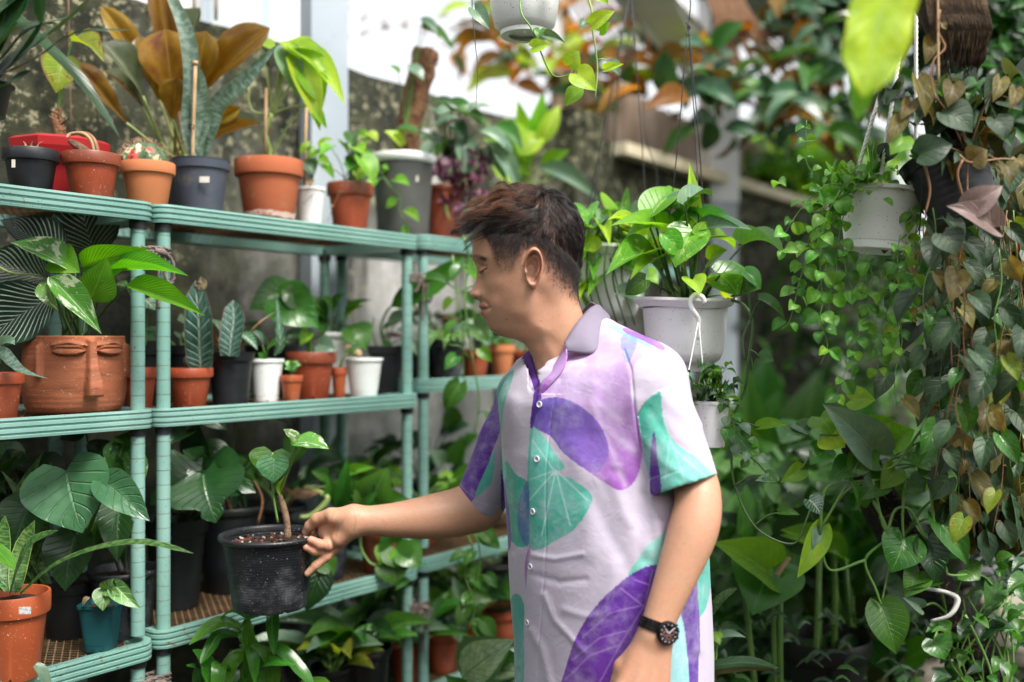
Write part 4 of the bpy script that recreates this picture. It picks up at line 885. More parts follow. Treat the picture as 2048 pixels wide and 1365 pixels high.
t2, top2, Y2 = pot(140, .19, 3, 1160, 124, 'plain', M['black'], 'dark black pot with a huge velvety heart leaf above it', notches=0, ridges=4, dz=-.012)
c0 = top2
for (q, e, w, m, dY, nh) in (((133, 942), (165, 1066), 158, 'heartd', -.12, (0, -1, .35)), ((216, 968), (300, 1042), 66, 'heartd', -.14, (-.2, -.8, .7)), ((150, 1075), (130, 1182), 92, 'dark', -.06, (0, -1, .3)), ((240, 1000), (235, 1125), 66, 'dark', -.05, (.1, -1, .2)), ((60, 1010), (20, 1120), 90, 'dark', 0, (0, -1, .3)), ((200, 1010), (190, 1090), 70, 'strap', -.02, (0, -1, .3))):
    PL(t2, q, e, w, Y2+dY, Y2+dY-.03, 'heart', m, c0, sr=(.0045, .003), smat='stemd', nh=nh, jit=.05, wave=.012, arch=.06, bow=.03)
for i in range(7): bpx(t2, [(ru(20, 120), 1170, Y2), (ru(0, 130), 1060, Y2), (ru(-30, 160), ru(900, 980), Y2)], ru(18, 30), 'snake2')
t, top, Y = pot(248, .10, 3, 1136, 140, 'lip', M['blackworn'], 'wide grey black pot behind the rusty twin posts', notches=0, ridges=5, dz=-.012)
for (q, e, w, m) in (((238, 905), (275, 970), 46, 'pothosd'), ((250, 880), (230, 950), 56, 'varieg'), ((262, 895), (280, 985), 40, 'varieg'), ((215, 880), (190, 930), 50, 'dark'), ((240, 870), (270, 900), 46, 'mid'), ((170, 860), (120, 880), 50, 'dark')): PL(t, q, e, w, Y, Y-.02, 'ovate', m, top, sr=(.003, .002), smat='stemd', bow=0)
bpx(t, [(262, 1140, Y-.03), (268, 1090, Y-.03), (270, 1040, Y-.03), (265, 1000, Y-.03)], 20, 'snake')
stem(t, [P(245, 1145, Y-.06), P(235, 1118, Y-.06), P(228, 1090, Y-.06)], .007, .006, M['collar'])
t, top, Y = pot(202, .045, 3, 1204, 92, 'thin', M['teal'], 'small teal square pot with little pale veined leaves', square=True, dz=-.012)
for (q, e, w) in (((216, 1180), (228, 1156), 30), ((212, 1182), (206, 1222), 40), ((234, 1174), (281, 1218), 34), ((218, 1178), (240, 1190), 26)): PL(t, q, e, w, Y-.03, Y-.05, 'heart', 'syng', top, sr=(.0022, .0016), nh=(0, -1, .3), jit=.05)
PL(t, (180, 1195), (165, 1212), 14, Y-.04, Y-.04, 'ovate', 'browned', None)
t = thing('leafy_plant', 'leafy dark plant growing behind the left tray at the wall', 'plant', SL(-.3, .42, 0))
for i in range(60):
    q = SL(ru(-.75, 0), ru(.33, .44), ru(.95, 1.33)); leaf(t, leafmesh('ovate', LM[random.choice(['dark', 'dark', 'mid', 'snake2'])], wave=.01), q, q+Vector((ru(-1, 1), ru(-.5, .1), ru(-.8, .6))).normalized()*ru(.07, .15), ru(.04, .08))
for i in range(8): stem(t, [SL(ru(-.7, 0), .42, 0), SL(ru(-.7, 0), .42, .6), SL(ru(-.7, 0), .42, 1.2)], .004, .003, M['stemd'])
# ================================================================ THIRD TRAY, middle unit
t, top, Y = pot(352, .17, 3, 1035, 128, 'plain', M['black'], 'black pot behind the right one of the twin posts, big lobed leaf over it', notches=0, ridges=5)
t_ = t
for (q, e, w, m, dY, nt_) in (((408, 950), (432, 1046), 150, 'dark', -.1, 3.2), ((400, 945), (300, 1010), 118, 'dark', -.06, 3.2), ((415, 940), (512, 985), 96, 'dark', -.06, 3.2), ((405, 930), (365, 900), 60, 'dark', 0, 0), ((400, 905), (395, 840), 60, 'dark', .02, 0), ((440, 985), (480, 990), 40, 'dark', 0, 0)):
    PL(t, q, e, w, Y+dY, Y+dY-.04, 'heart', m, top+Vector((.02, 0, 0)), sr=(.0045, .003), smat='stemd', bow=.0, nh=(0, -1, .6), jit=.05, notch=nt_, arch=.1, wave=.01)
vine(t, [top, P(390, 900, Y+.02), P(385, 860, Y), P(400, 820, Y)], .003, 'stemd', 'heart', 'dark', .05, .07)
t, top, Y = pot(462, .2, 3, 1008, 145, 'lip', M['black'], 'deep black pot in the shade behind the held pot', notches=0, ridges=5)
stem(t, [top, P(448, 985, Y-.04), P(440, 950, Y-.04)], .006, .005, M['wood']); stem(t, [P(515, 1050, Y-.07), P(525, 1000, Y-.07), P(508, 960, Y-.07)], .003, .002, M['stemr'])
for (q, e, w) in (((480, 1000), (500, 970), 30), ((470, 840), (585, 850), 42), ((480, 995), (500, 965), 30), ((440, 1000), (420, 985), 26)): PL(t, q, e, w, Y, Y-.02, 'lance', 'dark', top, smat='stemd', sr=(.003, .002))
for i in range(5): bpx(t, [(ru(430, 500), 1015, Y), (ru(430, 500), 960, Y), (ru(420, 520), ru(880, 930), Y)], 8, 'dark')
t, top, Y = pot(640, .12, 3, 1030, 132, 'lip', M['blackworn'], 'dark pot behind the holding hand with a glossy climbing plant', notches=0, ridges=6)
for (q, e, w, m) in (((655, 955), (622, 942), 26, 'mid'), ((680, 1020), (695, 915), 30, 'mid'), ((668, 1005), (655, 950), 30, 'strap'), ((740, 1010), (775, 935), 74, 'mid'), ((735, 1000), (712, 960), 46, 'pothosd'), ((720, 1000), (755, 985), 44, 'pothosd'), ((760, 1010), (820, 1000), 52, 'pothosd'), ((710, 1010), (745, 1020), 36, 'mid'), ((725, 975), (705, 940), 46, 'pothosd'), ((690, 950), (750, 935), 22, 'bright'), ((725, 1015), (760, 1035), 40, 'mid'), ((770, 985), (755, 945), 40, 'dark')):
    PL(t, q, e, w, Y-.02, Y-.05, 'ovate', m, P(650, 1000, Y), sr=(.004, .0025), smat='stemg', nh=(.1, -1, .4))
b = MB(); b.tube([P(600, 1035, Y-.05), P(625, 1030, Y-.05), P(655, 1000, Y-.05), P(640, 985, Y-.04), P(610, 975, Y), P(650, 975, Y)], [.006, .007, .008, .007, .005, .004], 7, smooth=4); b.build('thick_stem', M['stemy'], t)
for i in range(8): stem(t, [P(640, 985, Y-.05), P(600+ru(-10, 10), 985+ru(-15, 15), Y-.06), P(555+ru(-20, 20), 985+ru(-30, 40), Y-.05)], .001, .0006, M['stemr'], name='root', n=4)
t, top, Y = pot(757, .05, 3, 1050, 84, 'band', M['brown'], 'brown pot under the wrist with heart leaves hanging over the tray edge', notches=0)
for (q, e, w, m) in (((785, 1085), (765, 1060), 44, 'mid'), ((790, 1095), (812, 1140), 60, 'mid'), ((808, 1100), (842, 1135), 56, 'pothosd'), ((785, 1125), (792, 1172), 62, 'pothosd'), ((775, 1098), (760, 1130), 40, 'bright'), ((812, 1160), (790, 1180), 14, 'mid')): PL(t, q, e, w, Y-.07, Y-.09, 'heart', m, None, nh=(0, -1, .4))
stem(t, [P(722, 1055, Y-.05), P(722, 1095, Y-.07), P(740, 1125, Y-.08), P(762, 1132, Y-.08)], .0032, .0025, M['stemg'])
t, top, Y = pot(800, .1, 3, 1055, 60, 'band', M['brick'], 'brick red pot partly hidden under the forearm', notches=0); rosette(t, top, 9, .08, .05, 'ovate', ['mid', 'pothosd'])
# back of third tray
for (px, w, ty, wp, lab) in ((560, .28, 1010, 110, 'black pot at the back of the lowest visible tray, left of the hand'), (715, .28, 985, 90, 'dark pot at the back of the tray above the forearm')):
    t, top, Y = pot(px, w, 3, ty, wp, 'lip', M['black'], lab, notches=0); rosette(t, top, 9, .12, .06, 'ovate', ['dark', 'mid', 'dark'], up=1.2)
# right unit, third tray (above the forearm)
t, top, Y = pot(905, .17, 3, 985, 66, 'band', M['brick'], 'red pot above the forearm with white veined leaves', notches=0, dz=.01)
for (q, e, w, m) in (((890, 945), (895, 990), 40, 'alocw'), ((910, 930), (925, 870), 34, 'mid'), ((885, 930), (860, 900), 34, 'silver'), ((915, 960), (930, 920), 30, 'dark')): PL(t, q, e, w, Y-.03, Y-.04, 'ovate', m, top, sr=(.0022, .0016))
t, top, Y = pot(845, .14, 3, 1000, 70, 'band', M['brown'], 'brown pot with bushy leaves behind the mint posts above the forearm', notches=0, dz=.01); rosette(t, top, 16, .11, .045, 'lance', ['mid', 'dark', 'bright'])
t, top, Y = pot(850, .28, 3, 960, 90, 'lip', M['black'], 'dark leafy plant against the wall above the forearm', notches=0, dz=.01)
for (q, e, w, m) in (((800, 905), (740, 885), 26, 'dark'), ((790, 895), (770, 870), 30, 'dark'), ((860, 880), (790, 890), 26, 'dark'), ((880, 870), (940, 850), 60, 'dark'), ((820, 905), (855, 885), 60, 'dark'), ((900, 860), (895, 800), 40, 'mid'), ((870, 900), (920, 930), 60, 'dark'), ((800, 915), (775, 960), 34, 'dark'), ((770, 910), (725, 905), 26, 'dark'), ((930, 900), (960, 870), 40, 'mid')): PL(t, q, e, w, Y, Y-.02, 'lance', m, top, sr=(.003, .002), smat='stemd')
t, top, Y = pot(960, .2, 3, 1000, 80, 'lip', M['black'], 'black pot tucked behind the sleeve of the reaching arm', notches=0, dz=.01); rosette(t, top, 20, .1, .05, 'ovate', ['mid', 'dark'])
Yv = 2.3; t = thing('hanging_vine', 'thin vine trailing below the sleeve in front of the lower trays', 'vine', P(925, 1060, Yv))
vine(t, [P(930, 1060, Yv), P(945, 1100, Yv), P(930, 1150, Yv), P(950, 1210, Yv), P(935, 1265, Yv)], .0025, 'stemg', 'heart', ['pothosd', 'mid'], .045, .05, petiole=.5)
vine(t, [P(950, 1050, Yv), P(960, 1110, Yv), P(955, 1160, Yv), P(940, 1200, Yv), P(930, 1260, Yv)], .002, 'stemg', 'heart', ['pothosd', 'mid'], .05, .05, petiole=.5)
# ================================================================ BOTTOM
# dragon plant under the middle tray, in front
Y = 1.98; t = thing('strap_leaf_plant', 'bright strap leaved plant rising under the held pot', 'plant', P(500, 1700, Y)); 
b = MB(); b.tube([P(500, 1700, Y), P(495, 1500, Y), P(490, 1330, Y), P(500, 1250, Y)], [.012, .011, .010, .008], 8, smooth=4); b.build('cane', M['stemg'], t)
for q, w in (([(497, 1240), (490, 1270), (505, 1300), (510, 1370)], 30), ([(490, 1260), (450, 1245), (420, 1255), (378, 1290)], 34), ([(490, 1240), (540, 1225), (545, 1260), (548, 1310)], 26), ([(485, 1270), (440, 1270), (425, 1290), (400, 1330)], 30), ([(520, 1310), (560, 1300), (600, 1340), (628, 1372)], 30), ([(470, 1430), (440, 1390), (410, 1330), (385, 1300)], 46), ([(450, 1400), (500, 1350), (535, 1325), (590, 1330)], 30), ([(500, 1390), (500, 1330), (495, 1280), (500, 1235)], 32), ([(470, 1300), (455, 1350), (440, 1330), (430, 1420)], 34), ([(540, 1400), (545, 1350), (530, 1310), (500, 1290)], 34), ([(440, 1235), (470, 1222), (500, 1235), (520, 1222)], 14), ([(500, 1300), (470, 1320), (450, 1360), (440, 1400)], 40), ([(560, 1420), (600, 1380), (640, 1370), (660, 1390)], 36), ([(380, 1420), (400, 1380), (395, 1340), (372, 1330)], 30)):
    bpx(t, [(a, b_, Y+ru(-.01, .01)-.02*i) for i, (a, b_) in enumerate(q)], w, 'strap')
bpx(t, [(70, 1330, 1.6), (85, 1345, 1.6), (100, 1400, 1.6)], 24, 'silver')
# leaf below pot right
Y = 2.2; t = thing('drooping_leaf_plant', 'glossy dark leaves drooping over the tray edge beneath the holding hand', 'plant', P(640, 1150, Y))
for (q, e, w, m) in (((645, 1120), (612, 1222), 60, 'dark'), ((650, 1120), (668, 1150), 40, 'mid'), ((650, 1110), (640, 1095), 30, 'mid')): PL(t, q, e, w, Y-.05, Y-.07, 'ovate', m, P(640, 1150, Y+.03), nh=(.1, -1, .1), wave=.01)
def low(px, w, lv, ty, wp, st, mt, lab, lf, n=10, ln=.1, wd=.05, kd='ovate', up=.9, dz=0, **kw):
    t, top, Y = pot(px, w, lv, ty, wp, st, M[mt], lab, notches=0, dz=dz, **kw); rosette(t, top, n, ln, wd, kd, lf, up=up); return t, top, Y
low(735, .18, 4, 1225, 120, 'lip', 'black', 'round black pot below the lowest visible tray near the wall', ['dark'], 4)
t, top, Y = low(720, .06, 4, 1292, 130, 'lip', 'black', 'ridged black pot of pointed leaves at the bottom centre left', ['dark', 'silver', 'mid', 'pothosd'], 26, .11, .05, 'heart', ridges=7)
low(665, .05, 4, 1330, 90, 'lip', 'black', 'lower black pot with round pale leaf left of the ridged one', ['silver', 'pothosd', 'dark', 'yellowb'], 20, .1, .05, 'heart')
low(810, .08, 4, 1290, 60, 'band', 'brick', 'narrow red pot at the bottom beside the mint posts', ['silver', 'mid', 'dark'], 22, .11, .035, 'lance', dz=0)
t, top, Y = pot(884, .07, 4, 1255, 76, 'band', M['brick'], 'red pot with white veined leaves low behind the man, left one', notches=0, dz=.06)
for (q, e, w, m) in (((905, 1215), (925, 1290), 36, 'alocw'), ((890, 1220), (848, 1245), 34, 'alocw'), ((895, 1190), (925, 1210), 40, 'bright'), ((925, 1150), (915, 1120), 24, 'mid'), ((935, 1210), (905, 1150), 26, 'silver'), ((870, 1200), (850, 1170), 34, 'mid'), ((940, 1230), (985, 1265), 26, 'pothosd'), ((935, 1180), (985, 1200), 34, 'pothosd'), ((880, 1180), (890, 1150), 30, 'dark'), ((915, 1240), (900, 1265), 24, 'mid')): PL(t, q, e, w, Y-.05, Y-.07, 'ovate', m, top, sr=(.0025, .0018), nh=(0, -1, .4))
low(945, .13, 4, 1235, 66, 'band', 'orange', 'orange pot just behind the white veined leaves', ['mid', 'pothosd', 'dark'], 22, .11, .05, 'ovate', dz=.06)
low(1003, .10, 4, 1215, 84, 'band', 'brick', 'red pot touching the shirt hem side, small orange shoot in it', ['mid', 'dark'], 6, .06, .03, 'ovate', dz=.06)
low(985, .28, 4, 1120, 130, 'lip', 'black', 'big black pot in the dark gap beside the torso', ['dark'], 8, .1, .06, 'ovate', dz=.06)
low(875, .28, 4, 1150, 90, 'lip', 'black', 'black pot behind the lower mint posts', ['dark', 'mid'], 8, .1, .06, 'ovate', dz=.06)
Y = 2.15; t = thing('cream_leaf_plant', 'plant with a broad creamy green leaf low beside the shirt', 'plant', P(930, 1700, Y))
for (q, e, w, m) in (((925, 1355), (1028, 1280), 92, 'dief'), ((960, 1345), (1060, 1345), 50, 'dief'), ((940, 1390), (1010, 1360), 60, 'varieg'), ((930, 1400), (890, 1350), 40, 'mid'), ((985, 1330), (1040, 1310), 40, 'mid')): PL(t, q, e, w, Y, Y-.03, 'ovate', m, P(930, 1500, Y), sr=(.004, .003), nh=(.2, -1, .8), jit=.05, arch=.1)
# undergrowth below the shelves, one object of leaves nobody could count
def mass(name, label, n, posf, size, kinds, mats, kind='stuff', cat='foliage', dirf=None, asp=.5):
    """many small leaves in one mesh"""
    for mi, mname in enumerate(mats):
        vs = []; fs = []; uvs = []
        for i in range(n//len(mats)):
            c = Vector(posf()); d = dirf() if dirf else Vector((ru(-1, 1), ru(-1, 1), ru(-1, .7)))
            d.normalize(); L = size*ru(.5, 1.4); up = Vector((ru(-.6, .6), -.6+ru(-.6, .6), ru(.2, 1))); s_ = d.cross(up).normalized()*L*asp*.5; nn = s_.cross(d).normalized(); k = len(vs)
            pr = ((0, .1), (.25, .9), (.55, 1), (.8, .55), (1, .05))
            for v, w in pr:
                bend = nn*(-.18*L*v*v); p_ = c+d*L*v+bend; up_ = nn*(L*.07*w)
                vs += [p_-s_*w+up_, p_, p_+s_*w+up_]; uvs += [(.5-.5*1, v), (.5, v), (1, v)]
            for r in range(4):
                for q in (0, 1): fs.append((k+r*3+q, k+r*3+q+1, k+r*3+q+4, k+r*3+q+3))
        b = MB(); b.add(vs, fs); o = b.build(name, LM[mname]); me = o.data; ul = me.uv_layers.new(name='UVMap')
        ul.data.foreach_set('uv', np.array([uvs[i] for f in fs for i in f], np.float32).ravel())
        tag(o, label if mi == 0 else label.replace('mass of', ['mass of', 'paler mass of', 'darker mass of', 'thin mass of'][mi]), cat, kind=kind)
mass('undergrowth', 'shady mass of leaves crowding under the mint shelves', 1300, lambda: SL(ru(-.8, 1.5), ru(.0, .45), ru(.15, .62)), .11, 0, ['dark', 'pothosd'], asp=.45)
# ================================================================ RIGHT SIDE
HK = [None]
def wires(t, pts, r, mat, name='hanging_wire'):
    b = MB(); b.tube(pts, r, 6, smooth=4); b.build(name, mat, t)
# -- white hanging pot at the top
Y = 1.9; c = P(1049, 64, Y); t = thing('hanging_pot', 'white hanging pot cropped by the top edge with a trailing vine', 'hanging pot', c)
b = MB(); R_ = .070; b.lathe([(.001, .0), (.045, .0), (.058, .012), (.065, .05), (.072, .12), (.074, .13), (.078, .131), (.078, .145), (.07, .145)], c, 44); b.lathe([(.03, -.008), (.046, -.008), (.046, .0)], c, 30); b.build('pot_body', M['whitep'], t, auto=45)
for a in (0, 2.1, 4.2): wires(t, [c+Vector((math.cos(a)*.077, math.sin(a)*.077, .14)), c+Vector((0, 0, .6))], .0015, M['collar'])
vine(t, [c+Vector((0, -.07, .15)), P(1040, 10, 1.8), P(1062, 55, 1.78), P(1080, 100, 1.78), P(1105, 150, 1.78), P(1140, 148, 1.78), P(1160, 125, 1.78)], .0022, 'stemg', 'heart', 'pothos', .5, .04, petiole=.5)
for (q, e, w, m) in (((1090, 70), (1130, 86), 18, 'silver'), ((1140, 130), (1158, 102), 36, 'lime'), ((1185, 50), (1230, 22), 30, 'lime'), ((1155, 148), (1192, 182), 46, 'lime'), ((1210, 138), (1248, 128), 16, 'lime'), ((1200, 62), (1220, 45), 24, 'bright'), ((950, 20), (980, 60), 30, 'silver'), ((1065, 95), (1100, 90), 26, 'lime'), ((1080, 60), (1075, 78), 20, 'mid')): PL(t, q, e, w, 1.78, 1.77, 'heart', m, None, nh=(0, -1, .1))
vine(t, [c+Vector((.07, -.03, .15)), P(1178, 0, 1.8), P(1185, 60, 1.8), P(1190, 90, 1.8), P(1195, 140, 1.8), P(1190, 200, 1.8)], .0025, 'stemy', 'ovate', ['lime', 'silver', 'bright'], .06, .04, petiole=.5)
vine(t, [c+Vector((-.07, -.03, .15)), P(945, -20, 1.9), P(950, 80, 1.9), P(955, 140, 1.9), P(952, 210, 1.9)], .0012, 'stemd', 'ovate', 'mid', .3, .03)
# -- big white hanging pots with pothos
def bigpot(cx, topy, Y, wpx, hpx, label, nl, mats, front=True, seed=1):
    random.seed(seed)
    c = P(cx, topy+hpx, Y); R = wpx/2/FPX*Y; H = hpx/FPX*Y; t = thing('hanging_pot', label, 'hanging pot', c, 'large white hanging pots')
    b = MB(); b.lathe([(.001, 0), (.34, 0), (.36, -.09), (.38, -.09), (.4, .0), (.56, .02), (.68, .08), (.75, .2), (.80, .5), (.84, .86)], (0, 0, 0), 48, lambda j, r, z, a: (r*R, z*H)); b.v = [tuple(c+Vector(v)) for v in b.v]; b.build('pot_body', M['whitep'], t, auto=40)
    b = MB(); b.lathe([(.85, .86), (.90, .865), (1.0, .95), (1.02, .96), (1.02, 1.0), (.98, 1.0), (.9, .93), (.84, .86)], (0, 0, 0), 48, lambda j, r, z, a: (r*R, (z+.02*math.sin(2*a+1))*H)); b.v = [tuple(c+Vector(v)) for v in b.v]; b.build('rim', M['whitep'], t, auto=40)
    b = MB(); b.lathe([(.001, .96), (.5, .97), (.93, .93)], c, 24, lambda j, r, z, a: (r*R, z*H)); b.build('soil', M['soil'], t)
    return t, c, R, H
t, c, R, H = bigpot(1210, 492, 2.25, 180, 150, 'pale hanging pot of pothos half hidden behind the shoulder', 20, ['pothos'])
tp = c+Vector((0, 0, H))
for i in range(46):
    x0 = ru(1165, 1290); y0 = ru(405, 610); l = ru(35, 75); a = ru(-.5, 1.3) if x0 > 1220 else ru(1.2, 3.3)
    PL(t, (x0, y0), (x0+l*math.cos(a)*.8, y0+l*abs(math.sin(a))*.6), ru(32, 52), 2.25+ru(-.15, .1), 2.2+ru(-.15, .05), 'heart', random.choice(['pothos', 'bright', 'pothos', 'silver', 'lime']), tp+Vector((ru(-.05, .05), ru(-.05, .05), 0)), sr=(.0022, .0016), smat='stemd' if y0 > 500 else 'stemg', nh=(0, -.8, .8))
for x in (1180, 1195, 1215, 1232, 1250): stem(t, [P(x, 490, 2.15), P(x-6, 560, 2.13), P(x+20, 650, 2.15)], .0025, .002, M['stemd'])
for a in (0, 2.1, 4.2): wires(t, [c+Vector((math.cos(a)*R*.98, math.sin(a)*R*.98, H*.97)), P(1262, -30, 2.25)], .0011, M['collar'])
Y = 1.95; t, c, R, H = bigpot(1370, 598, Y, 200, 132, 'large white hanging pot brimming with glossy variegated pothos', 30, ['pothos'])
tp = c+Vector((0, 0, H)); random.seed(5)
for (rx, q, e, w, m, nh) in (
    (1375, (1362, 490), (1378, 325), 34, 'lime', (.2, -1, .1)), (1350, (1305, 428), (1370, 382), 60, 'bright', (-.4, -.8, .5)), (1385, (1335, 420), (1402, 382), 26, 'silver', (0, -.7, .9)),
    (1390, (1370, 410), (1425, 395), 30, 'silver', (0, -.6, .9)), (1395, (1385, 465), (1350, 535), 74, 'pothos', (-.2, -1, .5)), (1400, (1365, 450), (1480, 455), 34, 'mid', (0, -.6, 1)), (1385, (1400, 470), (1505, 460), 46, 'silver', (0, -.7, .8)),
    (1370, (1345, 480), (1220, 452), 48, 'bright', (0, -.7, .8)), (1365, (1300, 520), (1212, 550), 56, 'pothos', (0, -.7, .8)), (1350, (1275, 470), (1215, 440), 30, 'lime', (0, -.7, .8)), (1375, (1400, 480), (1470, 500), 46, 'bright', (0, -.7, .8)),
    (1400, (1485, 490), (1570, 515), 34, 'mid', (.2, -.7, .8)), (1410, (1440, 550), (1520, 570), 52, 'pothosd', (.2, -.6, .9)), (1400, (1440, 550), (1478, 592), 62, 'pothos', (.1, -1, .2)), (1395, (1385, 560), (1400, 590), 40, 'lime', (0, -1, .2)),
    (1360, (1340, 420), (1395, 448), 44, 'mid', (0, -.7, .8)), (1350, (1320, 540), (1260, 560), 40, 'bright', (0, -.7, .9)), (1385, (1375, 440), (1400, 395), 40, 'mid', (0, -1, .3)), (1340, (1310, 500), (1370, 540), 40, 'lime', (0, -.9, .5)), (1355, (1290, 560), (1250, 590), 34, 'pothosd', (0, -1, .3)), (1365, (1330, 470), (1360, 515), 40, 'pothos', (0, -1, .3)), (1385, (1420, 520), (1455, 500), 40, 'bright', (0, -1, .5)), (1370, (1350, 395), (1322, 420), 40, 'bright', (0, -1, .4)), (1392, (1440, 590), (1400, 560), 30, 'lime', (0, -1, .3)), (1350, (1300, 455), (1250, 480), 44, 'bright', (0, -.7, .8))):
    PL(t, q, e, w*1.1, Y+ru(-.12, .08), Y+ru(-.14, .04), 'heart', m, P(rx, 596, Y+ru(-.04, .04)), sr=(.0032, .002), smat='stemg' if random.random() < .6 else 'stemd', bow=.02, nh=nh, jit=.1, arch=.12)
# hook and wires
b = MB(); hk = [P(1396, 680, Y-.10), P(1397, 640, Y-.105), P(1385, 620, Y-.11), P(1381, 604, Y-.11), P(1390, 590, Y-.11), P(1404, 594, Y-.11), P(1410, 606, Y-.11)]
b.tube(hk, [.003, .0042, .005, .005, .005, .005, .004], 8, smooth=5); b.build('plastic_hook', M['whitep'], t)
for (a_, b_) in (((1376, -30), (1376, 50)), ((1376, 40), (1400, 590)), ((1376, 40), (1320, 590)), ((1376, 40), (1415, 595))):
    wires(t, [P(*a_, Y), P((a_[0]+b_[0])/2+5, (a_[1]+b_[1])/2, Y), P(*b_, Y-(.1 if b_[0] == 1400 else -.05))], .0011, M['collar'])
b = MB(); b.tube([P(1376+4*math.cos(a), 36+a*3, Y+.004*math.sin(a)) for a in np.linspace(0, 12, 36)], .0012, 5); b.build('wire_twist', M['collar'], t)
# trailing stems from it
vine(t, [P(1455, 598, Y-.05), P(1490, 612, Y-.1), P(1505, 650, Y-.12), P(1497, 720, Y-.12), P(1490, 780, Y-.12), P(1465, 840, Y-.12), P(1463, 900, Y-.12), P(1468, 965, Y-.12), P(1500, 1040, Y-.14), P(1540, 1075, Y-.15), P(1590, 1086, Y-.16), P(1612, 1040, Y-.17), P(1625, 1005, Y-.17)], .0032, 'stemd', 'heart', 'pothosd', 9, .05)
for (s_, q, e, w, m) in (((1503, 640), (1490, 545), (1522, 580), 34, 'mid'), ((1500, 640), (1520, 600), (1570, 640), 26, 'pothosd'), ((1500, 700), (1520, 715), (1548, 722), 38, 'mid'), ((1470, 850), (1520, 855), (1578, 850), 24, 'bright'), ((1470, 970), (1530, 950), (1556, 970), 26, 'mid'), ((1510, 1050), (1560, 1025), (1600, 1030), 18, 'pothosd'), ((1625, 1040), (1618, 1000), (1642, 1030), 44, 'alocw'), ((1470, 900), (1545, 960), (1510, 962), 20, 'silver')):
    PL(t, q, e, w, Y-.14, Y-.15, 'heart', m, P(*s_, Y-.13), sr=(.0022, .0014), smat='stemd', nh=(0, -.8, .6))
stem(t, [P(1500, 640, Y-.12), P(1485, 680, Y-.12), P(1490, 720, Y-.12)], .0025, .002, M['stemd'])
# small white pot hanging below
Y3 = 1.82; c = P(1424, 893, Y3); t = thing('hanging_pot', 'small white pot hanging by a plastic hanger just behind the sleeve', 'hanging pot', c)
Rr = 36/FPX*Y3; pot_at(t, c, Rr, 92/FPX*Y3, 'thin', M['whitep'], notches=4, nphase=.05)
for xx in (1368, 1412): wires(t, [P(1397, 640, Y-.105), P(xx, 800 if xx > 1400 else 790, Y3-.02)], .0013, M['whitep'], 'hanger_arm')
tp = P(1424, 803, Y3)
for i in range(60):
    x0 = 1424+random.gauss(5, 34); y0 = ru(735, 812); l = ru(14, 34); a = ru(0, 6.28)
    PL(t, (x0, y0), (x0+l*math.cos(a), y0+l*.5*math.sin(a)+6), ru(6, 12), Y3+ru(-.06, .06), Y3+ru(-.06, .04), 'lance', random.choice(['mid', 'bright', 'mid', 'silver', 'dark']), tp if i % 3 == 0 else None, sr=(.0012, .0008))
vine(t, [tp, P(1450, 790, Y3-.03), P(1462, 830, Y3-.03), P(1475, 870, Y3-.03), P(1500, 905, Y3-.03), P(1510, 930, Y3-.03)], .0014, 'stemg', 'lance', ['silver', 'mid'], .02, .026, both=True)
# -- rope-hung white pot with trailing button leaves
Y = 1.72; c = P(1752, 503, Y); tl = Matrix.Rotation(.10, 3, 'Y'); t = thing('rope_hung_pot', 'white pot hung on three twisted ropes with trailing round leaved vines', 'hanging pot', c)
Rr = 88/FPX*Y; top = pot_at(t, c, Rr, 122/FPX*Y, 'thin', M['whitep'], notches=4, nphase=.28, tilt=tl)
def rope(t, a, b_, r=.0032):
    a = Vector(a); b_ = Vector(b_); tt = (b_-a).normalized(); x_ = tt.orthogonal().normalized(); y_ = tt.cross(x_); L = (b_-a).length; n = int(L/.0035)
    for k in range(3):
        pts = []
        for i in range(n+1):
            f = i/n; an = f*L/.0045+k*2.094; pts.append(a+(b_-a)*f+(x_*math.cos(an)+y_*math.sin(an))*r*.55)
        bb = MB(); bb.tube(pts, r*.62, 5); bb.build('rope_strand', M['whiterope'], t)
M['whiterope'] = surf('white_rope', (.72, .71, .68), (.8, .79, .76), 80, .85)
apx = P(1833, -60, Y)
rope(t, P(1712, 350, Y-.02), apx); rope(t, P(1758, 372, Y-.075), P(1826, -60, Y-.01)); rope(t, P(1832, 300, Y+.02), P(1832, -60, Y))
rope(t, P(1832, 300, Y+.02), P(1822, 395, Y+.01))
random.seed(11)
for i in range(80):
    x0 = random.gauss(1720, 60); y0 = ru(322, 392)+abs(x0-1735)*.28; l = ru(14, 30); a = ru(0, 6.28)
    PL(t, (x0, y0), (x0+l*math.cos(a), y0+l*.6*math.sin(a)+4), ru(13, 22), Y+ru(-.1, .05), Y+ru(-.1, .04), 'round', 'disch', None)
